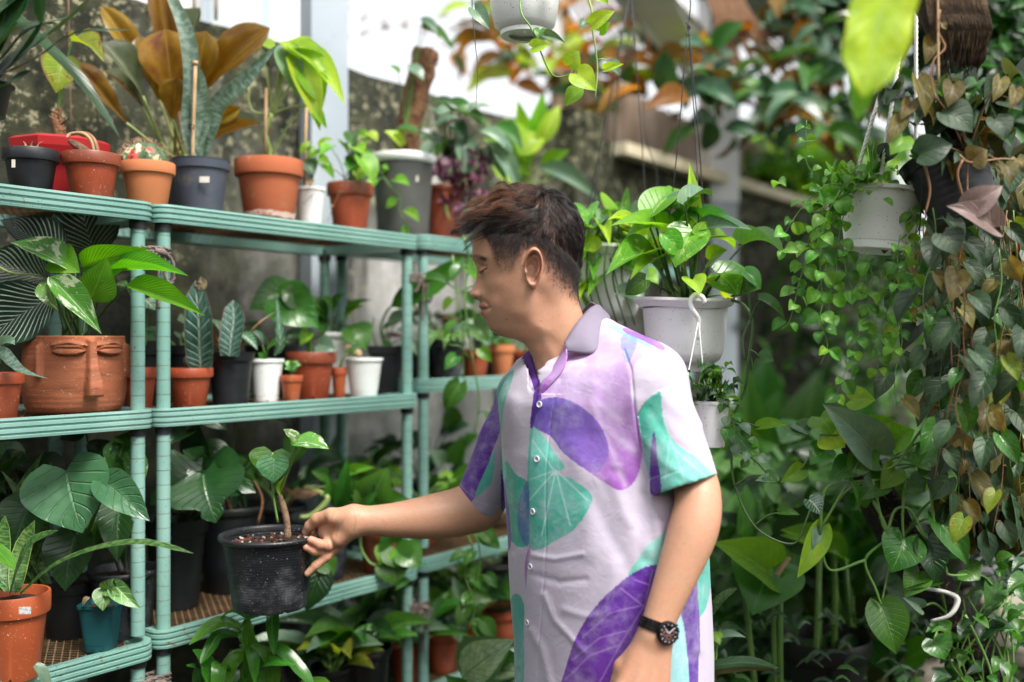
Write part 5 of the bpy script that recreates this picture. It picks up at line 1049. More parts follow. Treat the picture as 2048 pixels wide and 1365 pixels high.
strands = [([(1690, 370), (1650, 372), (1600, 420), (1565, 480), (1570, 510)], 1), ([(1700, 380), (1640, 430), (1620, 500), (1600, 560), (1580, 640), (1562, 660)], 1), ([(1680, 380), (1650, 440), (1640, 520), (1645, 600), (1640, 640), (1655, 690), (1640, 730)], 1.1), ([(1690, 390), (1665, 450), (1655, 520), (1640, 570), (1618, 600)], 1),
    ([(1700, 480), (1690, 520), (1700, 570), (1735, 620), (1722, 660), (1700, 720), (1668, 800)], 1), ([(1760, 470), (1790, 520), (1780, 600), (1762, 660), (1755, 720), (1757, 760)], 1), ([(1800, 470), (1795, 520), (1798, 600), (1795, 680), (1780, 725)], 1), ([(1730, 500), (1745, 560), (1725, 600), (1735, 630), (1725, 680)], 1),
    ([(1700, 390), (1680, 460), (1672, 540), (1660, 590), (1655, 660)], 1), ([(1640, 360), (1615, 330), (1612, 290), (1613, 240)], .7), ([(1660, 400), (1625, 450), (1610, 520), (1590, 590)], 1), ([(1810, 400), (1840, 470), (1830, 540), (1815, 600), (1835, 640)], .9), ([(1820, 380), (1815, 440), (1810, 500), (1790, 560), (1800, 640)], 1)]
for pts, s_ in strands:
    dz = ru(-.1, -.02); vine(t, [P(a, b_, Y+dz) for a, b_ in pts], .0011, 'stemg', 'round', ['disch', 'disch', 'bright', 'mid'], .030, .023*s_, hang=.5, both=True, petiole=.12, wr=.85, kws=({'arch': .2}, {'arch': .1, 'fold': .4}))
# -- black tilted pot with velvety micans
Y = 1.62; c = P(1935, 440, Y); tl = Matrix.Rotation(-.25, 3, 'Y') @ Matrix.Rotation(-.25, 3, 'X'); t = thing('hanging_plant', 'tilted black hanging pot with a long curtain of velvety dark vines', 'hanging plant', c)
pot_at(t, c, .072, .115, 'plain', M['black'], notches=0, ridges=8, tilt=tl); ht = P(1880, -60, Y)
for (a_, b_) in (((1870, -40), (1990, 300)), ((1880, -40), (1838, 470)), ((1868, -40), (1925, 300))): wires(t, [P(*a_, Y), P(*b_, Y)], .0013, M['collar'])
random.seed(21)
for i in range(70):
    x0 = random.gauss(1935, 75); y0 = ru(160, 330); l = ru(36, 62); a = ru(0, 6.28)
    PL(t, (x0, y0), (x0+l*math.cos(a)*.7, y0+l*.5*math.sin(a)+l*.5), ru(30, 50), Y+ru(-.08, .1), Y+ru(-.1, .08), 'heart', random.choice(['mican', 'mican', 'mican', 'micanb', 'pothosd', 'mican']), None)
for (q, e, w, m) in (((1862, 80), (1850, 130), 30, 'micanb'), ((2000, 160), (1985, 205), 30, 'micanb'), ((2030, 180), (2020, 220), 26, 'micanb'), ((1905, 170), (1895, 215), 40, 'micanb'), ((1835, 160), (1850, 235), 40, 'micanb'), ((1820, 205), (1800, 240), 30, 'micanb'), ((1805, 275), (1780, 310), 44, 'bright'), ((1800, 240), (1775, 290), 30, 'micanb'), ((1890, 225), (1945, 265), 70, 'mican'), ((1840, 310), (1905, 290), 60, 'mican'), ((1935, 420), (2005, 372), 52, 'micanp'), ((1985, 455), (1893, 412), 60, 'micanp'), ((1990, 240), (2010, 280), 50, 'mican'), ((1885, 470), (1912, 510), 66, 'mican'), ((1945, 320), (1975, 300), 50, 'micanb'), ((2010, 330), (2020, 370), 34, 'micanb')):
    PL(t, q, e, w, Y-.1, Y-.11, 'heart', m, P(1935, 310, Y-.05) if random.random() < .5 else None, sr=(.0016, .0012), smat='stemr', nh=(0, -1, .3), jit=.1)
for (q) in ([(1925, 320), (1915, 350), (1928, 400), (1935, 430), (1960, 440), (2000, 422)], [(1850, 330), (1860, 380), (1850, 430)], [(1918, 310), (1940, 325), (2000, 318), (2030, 320)]): stem(t, [P(a, b_, Y-.1) for a, b_ in q], .0022, .0014, M['stemr'])
random.seed(31)
nst = 30
for i in range(nst):
    x0 = 1850+ (i*37 % 200)+ru(-8, 8); y0 = ru(400, 520); yend = ru(700, 1000) if x0 < 1960 else ru(850, 1080); pts = []; x = x0; dY = ru(-.08, .22)
    k = 6
    for j in range(k+1):
        pts.append(P(x, y0+(yend-y0)*j/k, Y+dY)); x += ru(-20, 14)
    vine(t, pts, .0013, 'stemr' if i % 3 else 'stemg', 'heart', ['mican', 'mican', 'mican', 'mican', 'pothosd', 'micanb'] if i % 5 else ['mican', 'micanb', 'mican', 'yellowb'], .042, .046, hang=1.0, petiole=.35, wr=.72, k=4)
mass('vine_tangle', 'dense tangle of dark velvety vines behind the hanging curtain', 2600, lambda: P(ru(1870, 2120), ru(330, 1060), ru(1.85, 2.2)), .05, 0, ['mican', 'micanb', 'mican'], asp=.65, dirf=lambda: Vector((ru(-.6, .6), ru(-.5, .2), -1)))
# -- root ball / fern mount top right
Y = 1.55; c = P(1905, 40, Y); t = thing('root_mount', 'dark hairy root mass hanging at the upper right', 'root mass', c)
b = MB(); b.tube([P(1870, -80, Y), P(1880, -20, Y), P(1905, 50, Y), P(1945, 105, Y), P(1962, 128, Y)], [.04, .042, .038, .026, .006], 16, smooth=5); b.v = [tuple(Vector(v)+Vector((ru(-1, 1), ru(-1, 1), ru(-1, 1)))*.003) for v in b.v]; b.build('wood_core', surf('dark_wood', (.015, .01, .007), (.04, .025, .015), 30, .9, bump=1), t)
b = MB()
for i in range(260):
    x0 = ru(1848, 1960); q = [P(x0+ru(-6, 6), -60, Y-.05), P(x0+ru(-8, 8)+8, 10, Y-.055), P(x0+ru(0, 20)+10, 60, Y-.05), P(x0*.75+1955*.25+ru(-14, 14), 100+ru(-45, 50), Y-.02)]
    b.tube(q, [.0012, .0012, .001, .0006], 4, smooth=3)
o = b.build('hair_roots', surf('dark_roots', (.03, .018, .01), (.1, .06, .03), 60, .9), t); o['kind'] = 'stuff'
vine(t, [P(1880, 20, Y-.06), P(1875, 60, Y-.06), P(1890, 95, Y-.06), P(1868, 120, Y-.06), P(1862, 160, Y-.06), P(1872, 200, Y-.06)], .0022, 'stemr', 'lance', 'micanb', .3, .02)
wires(t, [P(1875, -50, Y-.06), P(1876, 60, Y-.06), P(1877, 170, Y-.06)], .0018, M['cane'])
# -- big out-of-focus staghorn blade
Y = 1.05; t = thing('staghorn_fern', 'large bright green drooping fern blade hanging at the top, out of focus', 'fern', P(1760, -60, Y))
bpx(t, [(1800, -90, Y), (1775, -20, Y), (1752, 60, Y), (1738, 130, Y), (1725, 195, Y)], 130, 'lime', nh=(0, -1, .1), wave=.006)
bpx(t, [(1800, -90, Y+.02), (1740, 20, Y+.02), (1725, 110, Y+.02), (1722, 180, Y+.02), (1712, 245, Y+.02)], 60, 'bright', nh=(0, -1, .1))
b = MB()
# -- ficus-like tree across the top (green side right, orange undersides left)
random.seed(41)
def canopy(name, label, cat, trunk, limbs, nleaf, cl, size, mats, asp=.45, kd='ovate', hang=.3, tr=.03):
    t = thing(name, label, cat, trunk[0]); b = MB(); b.tube(trunk, [tr*(1-.5*i/len(trunk)) for i in range(len(trunk))], 9, smooth=4); b.build('trunk', M['wood'], t)
    for l_ in limbs: b = MB(); b.tube(l_, [tr*.45, tr*.35, tr*.2, tr*.1][:len(l_)], 7, smooth=4); b.build('branch', M['wood'], t)
    for i in range(nleaf):
        (cx, cy, sx, sy, Y0, Y1) = random.choice(cl); x0 = random.gauss(cx, sx); y0 = random.gauss(cy, sy); Yq = ru(Y0, Y1); b0 = P(x0, y0, Yq); s_ = size*ru(.7, 1.25)
        a = ru(0, 6.28); d = Vector((math.cos(a), math.sin(a)*.8, -hang+ru(-.4, .5))).normalized(); mm = random.choice(mats)
        leaf(t, leafmesh(kd, LM[mm], arch=.1), b0, b0+d*s_, s_*asp, None, .6)
    return t
tk = Vector((2.6, 5.6, 0))
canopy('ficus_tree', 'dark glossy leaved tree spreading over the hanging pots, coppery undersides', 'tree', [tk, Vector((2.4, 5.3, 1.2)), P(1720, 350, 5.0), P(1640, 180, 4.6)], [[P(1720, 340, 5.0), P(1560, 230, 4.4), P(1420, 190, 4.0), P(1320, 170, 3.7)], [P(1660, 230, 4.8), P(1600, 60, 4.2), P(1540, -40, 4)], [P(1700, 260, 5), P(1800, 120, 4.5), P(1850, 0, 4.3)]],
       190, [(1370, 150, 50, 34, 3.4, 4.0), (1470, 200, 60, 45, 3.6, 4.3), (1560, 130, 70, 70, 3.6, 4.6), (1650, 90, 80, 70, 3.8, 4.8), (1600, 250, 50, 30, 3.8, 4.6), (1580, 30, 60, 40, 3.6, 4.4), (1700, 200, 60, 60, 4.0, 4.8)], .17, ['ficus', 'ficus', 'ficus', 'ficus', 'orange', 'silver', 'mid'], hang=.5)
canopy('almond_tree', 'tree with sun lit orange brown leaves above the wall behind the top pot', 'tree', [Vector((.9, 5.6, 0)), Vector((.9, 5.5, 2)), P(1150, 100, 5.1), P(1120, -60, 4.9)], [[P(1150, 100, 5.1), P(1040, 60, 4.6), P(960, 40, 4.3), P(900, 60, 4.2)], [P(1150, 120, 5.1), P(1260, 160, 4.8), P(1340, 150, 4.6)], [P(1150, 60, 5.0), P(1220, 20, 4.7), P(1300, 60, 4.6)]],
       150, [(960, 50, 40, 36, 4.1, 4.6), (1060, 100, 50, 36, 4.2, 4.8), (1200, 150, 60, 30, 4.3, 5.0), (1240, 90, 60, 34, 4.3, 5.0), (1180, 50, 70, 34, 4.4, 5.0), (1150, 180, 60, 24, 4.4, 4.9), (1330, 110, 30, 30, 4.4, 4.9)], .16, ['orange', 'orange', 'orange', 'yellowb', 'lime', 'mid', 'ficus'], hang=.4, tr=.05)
t = thing('hanging_branches', 'bundle of thin dry aerial roots hanging from the roof edge', 'roots', P(1390, -40, 4.2))
for i in range(14): stem(t, [P(1395+i*5, -60, 4.2), P(1430+i*6, 40, 4.2), P(1450+i*11+ru(-10, 10), 130, 4.2), P(1480+i*12+ru(-14, 14), 190+ru(-30, 40), 4.2)], .009, .004, M['stemr'], name='root')
for i in range(8): stem(t, [P(1130+i*14, -20, 4.2), P(1170+i*16, 50, 4.2), P(1190+i*16, 110+ru(-20, 30), 4.2)], .007, .003, M['stemr'], name='root')
# thin wires over the background
t = thing('hanging_wires', 'pair of thin kinked wires hanging in front of the far wall', 'wires', P(1255, -20, 2.6))
for q in ([(1262, -20), (1255, 90), (1238, 160), (1228, 300), (1200, 410)], [(1262, -20), (1268, 80), (1232, 180), (1226, 280)], [(1285, 190), (1290, 270), (1312, 340), (1316, 390)]): wires(t, [P(a, b_, 2.6) for a, b_ in q], .0013, M['collar'])
# -- background garden beyond on the right: bright shrubs at the wall and small-leaved backdrop
mass('distant_shrubbery', 'sunlit mass of small bright leaves above the far wall', 1500, lambda: P(random.gauss(1560, 120), random.gauss(335, 32), ru(6.2, 7.5)), .13, 0, ['bright', 'lime', 'mid'], asp=.5)
mass('hedge_backdrop', 'tall dark mass of small leaves filling the upper right corner', 7000, lambda: P(1890+abs(random.gauss(0, 110))+ru(0, 60), ru(-80, 470), ru(2.6, 4.0)), .065, 0, ['dark', 'mid', 'dark'], asp=.4)
mass('upper_foliage', 'shadowy mass of leaves above the fern at the top right', 1300, lambda: P(ru(1600, 2080), random.gauss(60, 90), ru(4.8, 6.0)), .11, 0, ['dark', 'ficus'], asp=.45)
mass('wall_creeper', 'loose mass of leaves against the far grey wall', 900, lambda: P(random.gauss(1700, 90), ru(420, 950), ru(5.0, 6.2)), .11, 0, ['dark', 'mid'], asp=.4)
# -- broad-leaved plants lower right
def broad(name, label, root, leaves, mat='banana', kd='ovate', Yd=.0, sm='stemg', sr=(.009, .006)):
    t = thing(name, label, 'plant', root)
    for (q, e, w, m, Yq) in leaves: PL(t, q, e, w, Yq, Yq-.08, kd, m or mat, root+Vector((ru(-.04, .04), ru(-.04, .04), 0)), sr=sr, smat=sm, bow=.0, nh=(ru(-.3, .3), -1, .5), jit=.15, arch=.1, wave=.012, fold=.2)
    return t
broad('broad_leaf_plant', 'broad bright leaved ginger plant behind the elbow against the wall', Vector((1.15, 4.2, 0)), [((1470, 1180), (1490, 720), 110, None, 4.0), ((1560, 1000), (1640, 740), 120, None, 4.2), ((1600, 1010), (1760, 760), 90, 'mid', 4.4), ((1500, 1000), (1450, 800), 100, 'bright', 3.9), ((1540, 1120), (1580, 880), 110, None, 3.8), ((1620, 1100), (1780, 850), 90, 'mid', 4.0), ((1460, 1040), (1420, 880), 90, None, 3.7), ((1500, 900), (1530, 700), 90, None, 4.5), ((1650, 980), (1700, 820), 80, 'dark', 4.2), ((1530, 1150), (1600, 930), 100, 'dark', 3.6), ((1700, 1080), (1630, 900), 90, None, 3.8), ((1480, 950), (1560, 780), 80, 'mid', 4.1)])
broad('torn_leaf_plant', 'plant with a large torn light green leaf, brown at its edge, beside the watch arm', Vector((.62, 2.2, 0)), [((1560, 1170), (1425, 1085), 90, 'bright', 2.1), ((1545, 1110), (1505, 1230), 130, 'banana', 2.1), ((1640, 1100), (1560, 1060), 50, 'bright', 2.3), ((1480, 1100), (1520, 1230), 70, 'bright', 2.12)])
t = thing('leaf_scrap', 'pale brown withered leaf edge curling on the torn green leaf', 'withered leaf', P(1560, 1130, 2.05)); bpx(t, [(1580, 1115, 2.05), (1555, 1150, 2.05), (1540, 1180, 2.05), (1535, 1210, 2.05)], 16, 'browned')
broad('canna_plant', 'upright broad green leaves in front of the sacks, on thick stalks', Vector((.92, 2.5, .0)), [((1700, 1150), (1690, 960), 110, 'banana', 2.5), ((1660, 1090), (1590, 1010), 50, 'bright', 2.45), ((1690, 1120), (1560, 1070), 44, 'bright', 2.4), ((1650, 1200), (1700, 1060), 70, 'mid', 2.55), ((1600, 1180), (1520, 1000), 100, 'banana', 2.6)])
t, X, = thing('garden_pot', 'large black nursery pot on the ground among the sacks, lower right', 'plant pot', (.78, 2.35, 0)), 0
c = P(1640, 1500, 2.35); pot_at(t, Vector((c.x, 2.35, .30)), .118, P(0, 1268, 2.35).z-.30, 'lip', M['black'], notches=0, ridges=5)
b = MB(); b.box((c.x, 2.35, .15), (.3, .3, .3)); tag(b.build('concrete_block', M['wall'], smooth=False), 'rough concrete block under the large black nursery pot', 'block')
for xx, yy in ((1636, 1090), (1668, 1100)): stem(t, [Vector((P(xx, 1300, 2.35).x, 2.35, P(0, 1300, 2.35).z)), P(xx+2, 1200, 2.35), P(xx, yy, 2.35)], .008, .006, M['stemg'])
# yellow-green and white sacks
def sack(px, py, Y, w, h, d, mat, label, seed, rot=0):
    random.seed(seed); c = P(px, py, Y); b = MB(); nU, nV = 40, 22; vs = []
    for i in range(nV+1):
        v = -math.pi/2+math.pi*i/nV
        for j in range(nU):
            u = 2*math.pi*j/nU; sgn = lambda x, p: math.copysign(abs(x)**p, x)
            p_ = Vector((sgn(math.cos(v), .5)*sgn(math.cos(u), .6)*w/2, sgn(math.cos(v), .5)*sgn(math.sin(u), .6)*d/2, sgn(math.sin(v), .7)*h/2))
            nn = mnoise.noise(p_*9+Vector((seed, 0, 0)))*.035+abs(mnoise.noise(p_*22+Vector((seed, 0, 0))))*.02; p_ += p_.normalized()*nn; p_ = Matrix.Rotation(rot, 3, 'Y') @ p_
            vs.append(c+p_)
    fs = [(i*nU+j, i*nU+(j+1) % nU, (i+1)*nU+(j+1) % nU, (i+1)*nU+j) for i in range(nV) for j in range(nU)]
    b.add(vs, fs); return tag(b.build('sack', mat), label, 'sack')
M['ysack'] = surf('yellow_woven_sack', (.2, .22, .08), (.28, .3, .13), 4, .6, (.1, .11, .06), 8, bump=.5, bsc=200)  # base colour darkened to stand for the shade around these sacks
M['wsack'] = surf('white_woven_sack', (.3, .3, .32), (.42, .42, .44), 4, .6, (.16, .15, .14), 6, bump=.5, bsc=150)
M['bsack'] = surf('brown_sack', (.2, .17, .14), (.3, .26, .22), 4, .8, (.1, .08, .07), 6, bump=.5, bsc=150)
sack(1690, 1190, 2.75, .42, .26, .3, M['ysack'], 'yellow green woven sack slumped behind the broad leaves', 1, .3)
sack(1680, 1330, 2.7, .40, .24, .3, M['ysack'], 'lower yellowish sack resting behind the black nursery pot', 2, -.2)
sack(1860, 1240, 2.7, .3, .3, .3, M['wsack'], 'grey white sack leaning in the shade beside the yellow ones', 3, .1)
sack(2010, 1100, 2.6, .34, .2, .3, M['wsack'], 'white plastic sack at the right edge, upper one', 4, .1)
sack(2030, 980, 2.7, .3, .18, .3, M['wsack'], 'crumpled white sack under the vine curtain at the right edge', 5, -.1)
sack(2030, 1230, 2.55, .32, .2, .3, M['bsack'], 'dusty brown sack at the right edge, lowest one', 6, 0)
sack(1930, 1350, 2.6, .4, .24, .3, M['bsack'], 'dark brown sack at the bottom right under creeping leaves', 7, 0)
M['redprint'] = surf('red_print', (.4, .04, .05), (.5, .12, .1), 10, .6, (.5, .5, .5), 20)
for (px, py, Yq, w_, h_, lab) in ((1810, 1300, 2.5, .035, .022, 'crumpled red and white wrapper among the leaves low on the right'), (2035, 1030, 2.42, .025, .025, 'scrap of red printed plastic on the white sack')):
    b = MB(); n_ = 9; c = P(px, py, Yq); vs = [c+Vector(((i/8-.5)*w_*2, ru(-.012, .012), (j/8-.5)*h_*2+ru(-.006, .006))) for i in range(9) for j in range(9)]; vs2 = [v+Vector((0, .002, 0)) for v in vs]
    f_ = [(i*9+j, i*9+j+1, (i+1)*9+j+1, (i+1)*9+j) for i in range(8) for j in range(8)]; b.add(vs, f_); b.add(vs2, [tuple(reversed(q)) for q in f_]); tag(b.build('plastic_wrapper', M['redprint']), lab, 'wrapper')
# black moss pole with pothos
random.seed(51)
Y = 2.0; t = thing('climbing_pothos', 'heart leaved pothos climbing a leaning black pole, lower right', 'pothos', Vector((P(1990, 1500, Y).x, Y, 0)))
b = MB(); b.tube([Vector((P(2010, 1500, Y).x, Y, 0)), P(1980, 1420, Y), P(1900, 1230, Y), P(1800, 1080, Y), P(1740, 960, Y), P(1700, 860, Y)], [.05, .048, .044, .042, .036, .026], 14, smooth=5); b.v = [tuple(Vector(v)+Vector((ru(-1, 1), ru(-1, 1), ru(-1, 1)))*.002) for v in b.v]; b.build('moss_pole', surf('shaggy_black_pole', (.01, .01, .009), (.03, .025, .02), 40, .9, (.07, .05, .035), 60, .58, .7, bump=1, bsc=80, bd=.01), t)
for i in range(120):
    q = P(1740, 960, Y).lerp(P(1980, 1420, Y), ru(0, 1))+Vector((ru(-.04, .04), -.04, 0)); b = MB(); b.tube([q, q+Vector((ru(-.02, .02), -.012, ru(-.02, .02)))], [.0009, .0004], 3); b.build('hair_root', M['stemr'], t)
hx = [(1700, 860), (1740, 960), (1800, 1080), (1900, 1230)]
LVS = (((1748, 905), (1645, 808), 72, 'silver'), ((1702, 800), (1752, 800), 42, 'lime'), ((1655, 870), (1690, 895), 60, 'lime'), ((1590, 850), (1610, 875), 50, 'pothosd'), ((1640, 835), (1665, 870), 60, 'bright'), ((1600, 850), (1615, 870), 40, 'silver'), ((1730, 900), (1690, 960), 50, 'pothosd'),
    ((1807, 1077), (1782, 1145), 74, 'pothosd'), ((1853, 1082), (1870, 1165), 56, 'dark'), ((1838, 1145), (1810, 1195), 46, 'mid'), ((1762, 1210), (1792, 1308), 68, 'mid'), ((1638, 1060), (1594, 1156), 40, 'lime'), ((1640, 1055), (1625, 1105), 34, 'silver'), ((1875, 1035), (1935, 1130), 50, 'pothosd'), ((1600, 940), (1560, 965), 30, 'bright'),
    ((1868, 1280), (1890, 1320), 50, 'pothosd'), ((1990, 1170), (1970, 1215), 40, 'mid'), ((1905, 940), (1960, 900), 60, 'pothosd'), ((1900, 870), (1950, 830), 50, 'bright'), ((1830, 905), (1870, 945), 60, 'pothosd'), ((1780, 880), (1830, 860), 50, 'bright'), ((1820, 960), (1850, 985), 50, 'mid'), ((1760, 960), (1720, 1000), 46, 'mid'), ((1870, 1165), (1800, 1180), 10, 'mid'), ((1930, 1140), (1960, 1160), 50, 'pothosd'), ((1840, 1215), (1805, 1195), 24, 'silver'), ((1700, 930), (1660, 960), 44, 'mid'), ((1740, 860), (1790, 840), 44, 'bright'), ((1650, 900), (1620, 930), 44, 'mid'), ((1850, 930), (1900, 960), 50, 'mid'), ((1790, 940), (1760, 980), 40, 'bright'), ((1890, 985), (1850, 960), 40, 'bright'), ((1720, 1010), (1700, 960), 30, 'mid'))
for (q, e, w, m) in LVS:
    h = min(hx, key=lambda p_: (p_[0]-q[0])**2+(p_[1]-q[1])**2); PL(t, q, e, w*1.1, Y-.12, Y-.14, 'heart', m, P(h[0]+ru(-8, 8), h[1], Y-.04), sr=(.003, .002), nh=(ru(-.3, .2), -1, .35), jit=.1, bow=.12, smat='stemg')
for q in ([(1735, 930), (1700, 960), (1640, 1060)], [(1745, 960), (1770, 1060), (1790, 1020), (1820, 1020), (1852, 1080)], [(1745, 1000), (1770, 1050), (1770, 1080), (1730, 1120), (1752, 1180), (1762, 1210)], [(1700, 915), (1760, 940), (1800, 920), (1850, 850), (1900, 820)], [(1730, 920), (1700, 875), (1640, 870)], [(1860, 960), (1870, 1060), (1890, 1130), (1900, 1150), (1960, 1150), (1985, 1170)], [(1930, 1230), (1960, 1290), (1980, 1340), (1990, 1400)], [(1810, 960), (1805, 1030), (1807, 1077)], [(1730, 1120), (1660, 1140), (1640, 1080)], [(1640, 1070), (1650, 980), (1700, 965), (1760, 960)]):
    stem(t, [P(a, b_, Y-.13) for a, b_ in q], .0031, .0022, M['stemg'], n=6, k=5)
b = MB(); b.tube([P(1840, 1175, Y-.1), P(1895, 1185, Y-.12), P(1915, 1200, Y-.12), P(1900, 1230, Y-.12), P(1862, 1242, Y-.1)], [.004, .004, .006, .004, .003], 6, smooth=5); b.build('white_tie', M['whiterope'], t)
# ground creepers / right bottom
random.seed(61)
t = thing('creeping_plant', 'leafy creeper filling the lower right corner', 'creeper', P(2000, 1500, 1.9))
for i in range(110):
    x0 = ru(1880, 2070); y0 = ru(1120, 1365) if x0 > 1960 else ru(1230, 1380); l = ru(24, 52); a = ru(0, 6.28); Yq = ru(1.8, 2.1)
    PL(t, (x0, y0), (x0+l*math.cos(a), y0+l*.6*math.sin(a)+8), l*ru(.5, .7), Yq, Yq-.02, random.choice(['ovate', 'heart']), random.choice(['pothosd', 'mid', 'dark', 'mid']), None)
for i in range(12): stem(t, [P(2000+ru(-20, 20), 1450, 1.95), P(ru(1900, 2050), 1330, 1.95), P(ru(1890, 2060), ru(1150, 1260), 1.95)], .0025, .0015, M['stemg'])
t = thing('dark_blade_plant', 'dark narrow leaved plant in shade beside the white sack', 'plant', P(1960, 1300, 2.3))
for i in range(46): 
    a = ru(0, 6.28); x0, y0 = ru(1930, 2040), ru(1030, 1180); bpx(t, [(x0, y0, 2.3), (x0+25*math.cos(a), y0+20*math.sin(a), 2.28), (x0+60*math.cos(a), y0+45*math.sin(a)+12, 2.26)], ru(10, 16), 'dark', k=2)
t = thing('low_fern', 'low feathery dark plants on the ground by the trouser side', 'fern', P(1500, 1365, 2.3))
for i in range(90):
    a = ru(0, 6.28); x0, y0 = ru(1420, 1860), ru(1230, 1400); Yq = ru(2.0, 2.5); l = ru(30, 70); bpx(t, [(x0, y0, Yq), (x0+l*.5*math.cos(a), y0-l*.35, Yq), (x0+l*math.cos(a), y0-l*.3+ru(0, 20), Yq)], ru(7, 16), random.choice(['dark', 'dark', 'pothosd', 'snake2', 'silver']), k=2)
t = thing('red_edged_plant', 'dark flat leaf with a red edge low beside the shirt', 'plant', P(1480, 1340, 1.9))
bpx(t, [(1400, 1345, 1.9), (1440, 1330, 1.88), (1500, 1325, 1.88), (1556, 1335, 1.88)], 30, 'dark'); bpx(t, [(1400, 1352, 1.9), (1440, 1340, 1.89), (1500, 1333, 1.89), (1556, 1336, 1.885)], 32, 'micanb')
PL(t, (1435, 1280), (1492, 1275), 20, 1.9, 1.88, 'ovate', 'silver', P(1430, 1365, 1.9)); PL(t, (1425, 1265), (1440, 1290), 24, 1.9, 1.88, 'ovate', 'bright', P(1430, 1365, 1.9))
bpx(t, [(1400, 1260, 2.0), (1440, 1200, 2.0), (1475, 1175, 2.0)], 20, 'snake2')
mass('leafy_thicket', 'dense mid green mass of leaves filling the space behind the elbow of the man', 700, lambda: P(ru(1430, 1900), ru(880, 1380), ru(2.35, 3.3)), .13, 0, ['pothosd', 'mid', 'dark'], asp=.5)
mass('ground_cover', 'dark mass of low leaves covering the ground on the right', 4200, lambda: Vector((ru(.35, 2.6), ru(2.2, 4.6), ru(.02, .75)**1.0)), .12, 0, ['dark', 'pothosd', 'banana'], asp=.4)
# small orange flowers, blurred
for (px, py, Yq, lab) in ((1470, 1120, 2.3, 'small orange dried bloom beside the elbow among broad leaves'),):
    b = MB(); c = P(px, py, Yq)
    for i in range(10): d = Vector((ru(-1, 1), ru(-1, 1), ru(-1, 1))).normalized(); b.tube([c, c+d*.012, c+d*.02], [.003, .006, .001], 5)
    tag(b.build('dried_bloom', surf('orange_bloom', (.45, .13, .02), (.6, .2, .04), 40, .7)), lab, 'flower')

# unseen hedge and backing wall, added behind the camera to block frontal sky light
mass('added_hedge', 'added tall mass of dark leaves behind the viewer, blocking frontal sky light', 5200, lambda: Vector((ru(-5, 5.5), ru(-3.4, -2.6), ru(.0, 3.1))), .2, 0, ['dark', 'mid'], asp=.5)
b = MB(); b.box((.2, -3.6, 1.5), (11.5, .2, 3.0)); tag(b.build('hedge_backing_wall', M['wall'], smooth=False), 'added mossy wall backing the unseen hedge behind the viewer', 'wall')
# ================================================================ THE MAN
def snet(F, org, h):
    """surface nets of a sampled distance field"""
    s = F < 0; nx, ny, nz = F.shape
    cnt = np.zeros((nx-1, ny-1, nz-1), np.int8)
    for a in (0, 1):
        for b in (0, 1):
            for c in (0, 1): cnt += s[a:nx-1+a, b:ny-1+b, c:nz-1+c]
    act = (cnt > 0) & (cnt < 8); I = np.argwhere(act); idx = -np.ones(act.shape, np.int64); idx[act] = np.arange(len(I))
    acc = np.zeros((len(I), 3)); n = np.zeros(len(I))
    C = [(0, 0, 0), (1, 0, 0), (0, 1, 0), (1, 1, 0), (0, 0, 1), (1, 0, 1), (0, 1, 1), (1, 1, 1)]
    vals = {c: F[I[:, 0]+c[0], I[:, 1]+c[1], I[:, 2]+c[2]] for c in C}
    for a in C:
        for ax in range(3):
            if a[ax] == 0:
                b = list(a); b[ax] = 1; b = tuple(b); va, vb = vals[a], vals[b]; m = (va < 0) != (vb < 0)
                t = np.where(m, va/np.where(m, va-vb, 1), 0); pt = np.tile(np.array(a, float), (len(I), 1)); pt[:, ax] += t
                acc += pt*m[:, None]; n += m
    V = (I+acc/n[:, None])*h+org
    Q = []
    for ax in range(3):
        u, v = [(1, 2), (2, 0), (0, 1)][ax]
        sl0 = [slice(1, -1)]*3; sl0[ax] = slice(0, -1); sl1 = [slice(1, -1)]*3; sl1[ax] = slice(1, None)
        a = s[tuple(sl0)]; b = s[tuple(sl1)]; E = np.argwhere(a != b); 
        if not len(E): continue
        flip = a[tuple(E.T)]; e = E.copy(); e[:, u] += 1; e[:, v] += 1
        def ci(du, dv):
            q = e.copy(); q[:, u] += du; q[:, v] += dv; return idx[tuple(q.T)]
        q = np.stack([ci(-1, -1), ci(0, -1), ci(0, 0), ci(-1, 0)], 1); q[~flip] = q[~flip][:, ::-1]; q = q[(q >= 0).all(1)]; Q.append(q)
    return V, np.concatenate(Q)
def grid(lo, hi, h):
    ax = [np.arange(lo[i], hi[i]+h, h, dtype=np.float32) for i in range(3)]
    return np.meshgrid(*ax, indexing='ij'), np.array(lo)
def cap(G, a, b, ra, rb):
    a = np.array(a); b = np.array(b); ab = b-a; L2 = float(ab @ ab)+1e-12
    px, py, pz = G[0]-a[0], G[1]-a[1], G[2]-a[2]; t = np.clip((px*ab[0]+py*ab[1]+pz*ab[2])/L2, 0, 1)
    return np.sqrt((px-t*ab[0])**2+(py-t*ab[1])**2+(pz-t*ab[2])**2)-(ra+(rb-ra)*t)
def smin(a, b, k):
    h = np.clip(.5+.5*(b-a)/k, 0, 1); return b*(1-h)+a*h-k*h*(1-h)
def chain(G, pts, k=.01, D=None, sm=0):
    """pts: (px, py, Y, r)"""
    if sm:
        i_ = np.arange(len(pts)); tt_ = np.linspace(0, len(pts)-1, (len(pts)-1)*sm+1); q_ = np.array(pts, float); pts = list(zip(*[cr(i_, q_[:, c_], tt_) for c_ in range(4)]))
    for (a, b) in zip(pts[:-1], pts[1:]):
        d = cap(G, P(*a[:3]), P(*b[:3]), a[3], b[3]); D = d if D is None else smin(D, d, k)
    return D
def bounds(pts, pad):
    q = np.array([list(P(*p[:3])) for p in pts]); return q.min(0)-pad, q.max(0)+pad
allV, allF = [], []
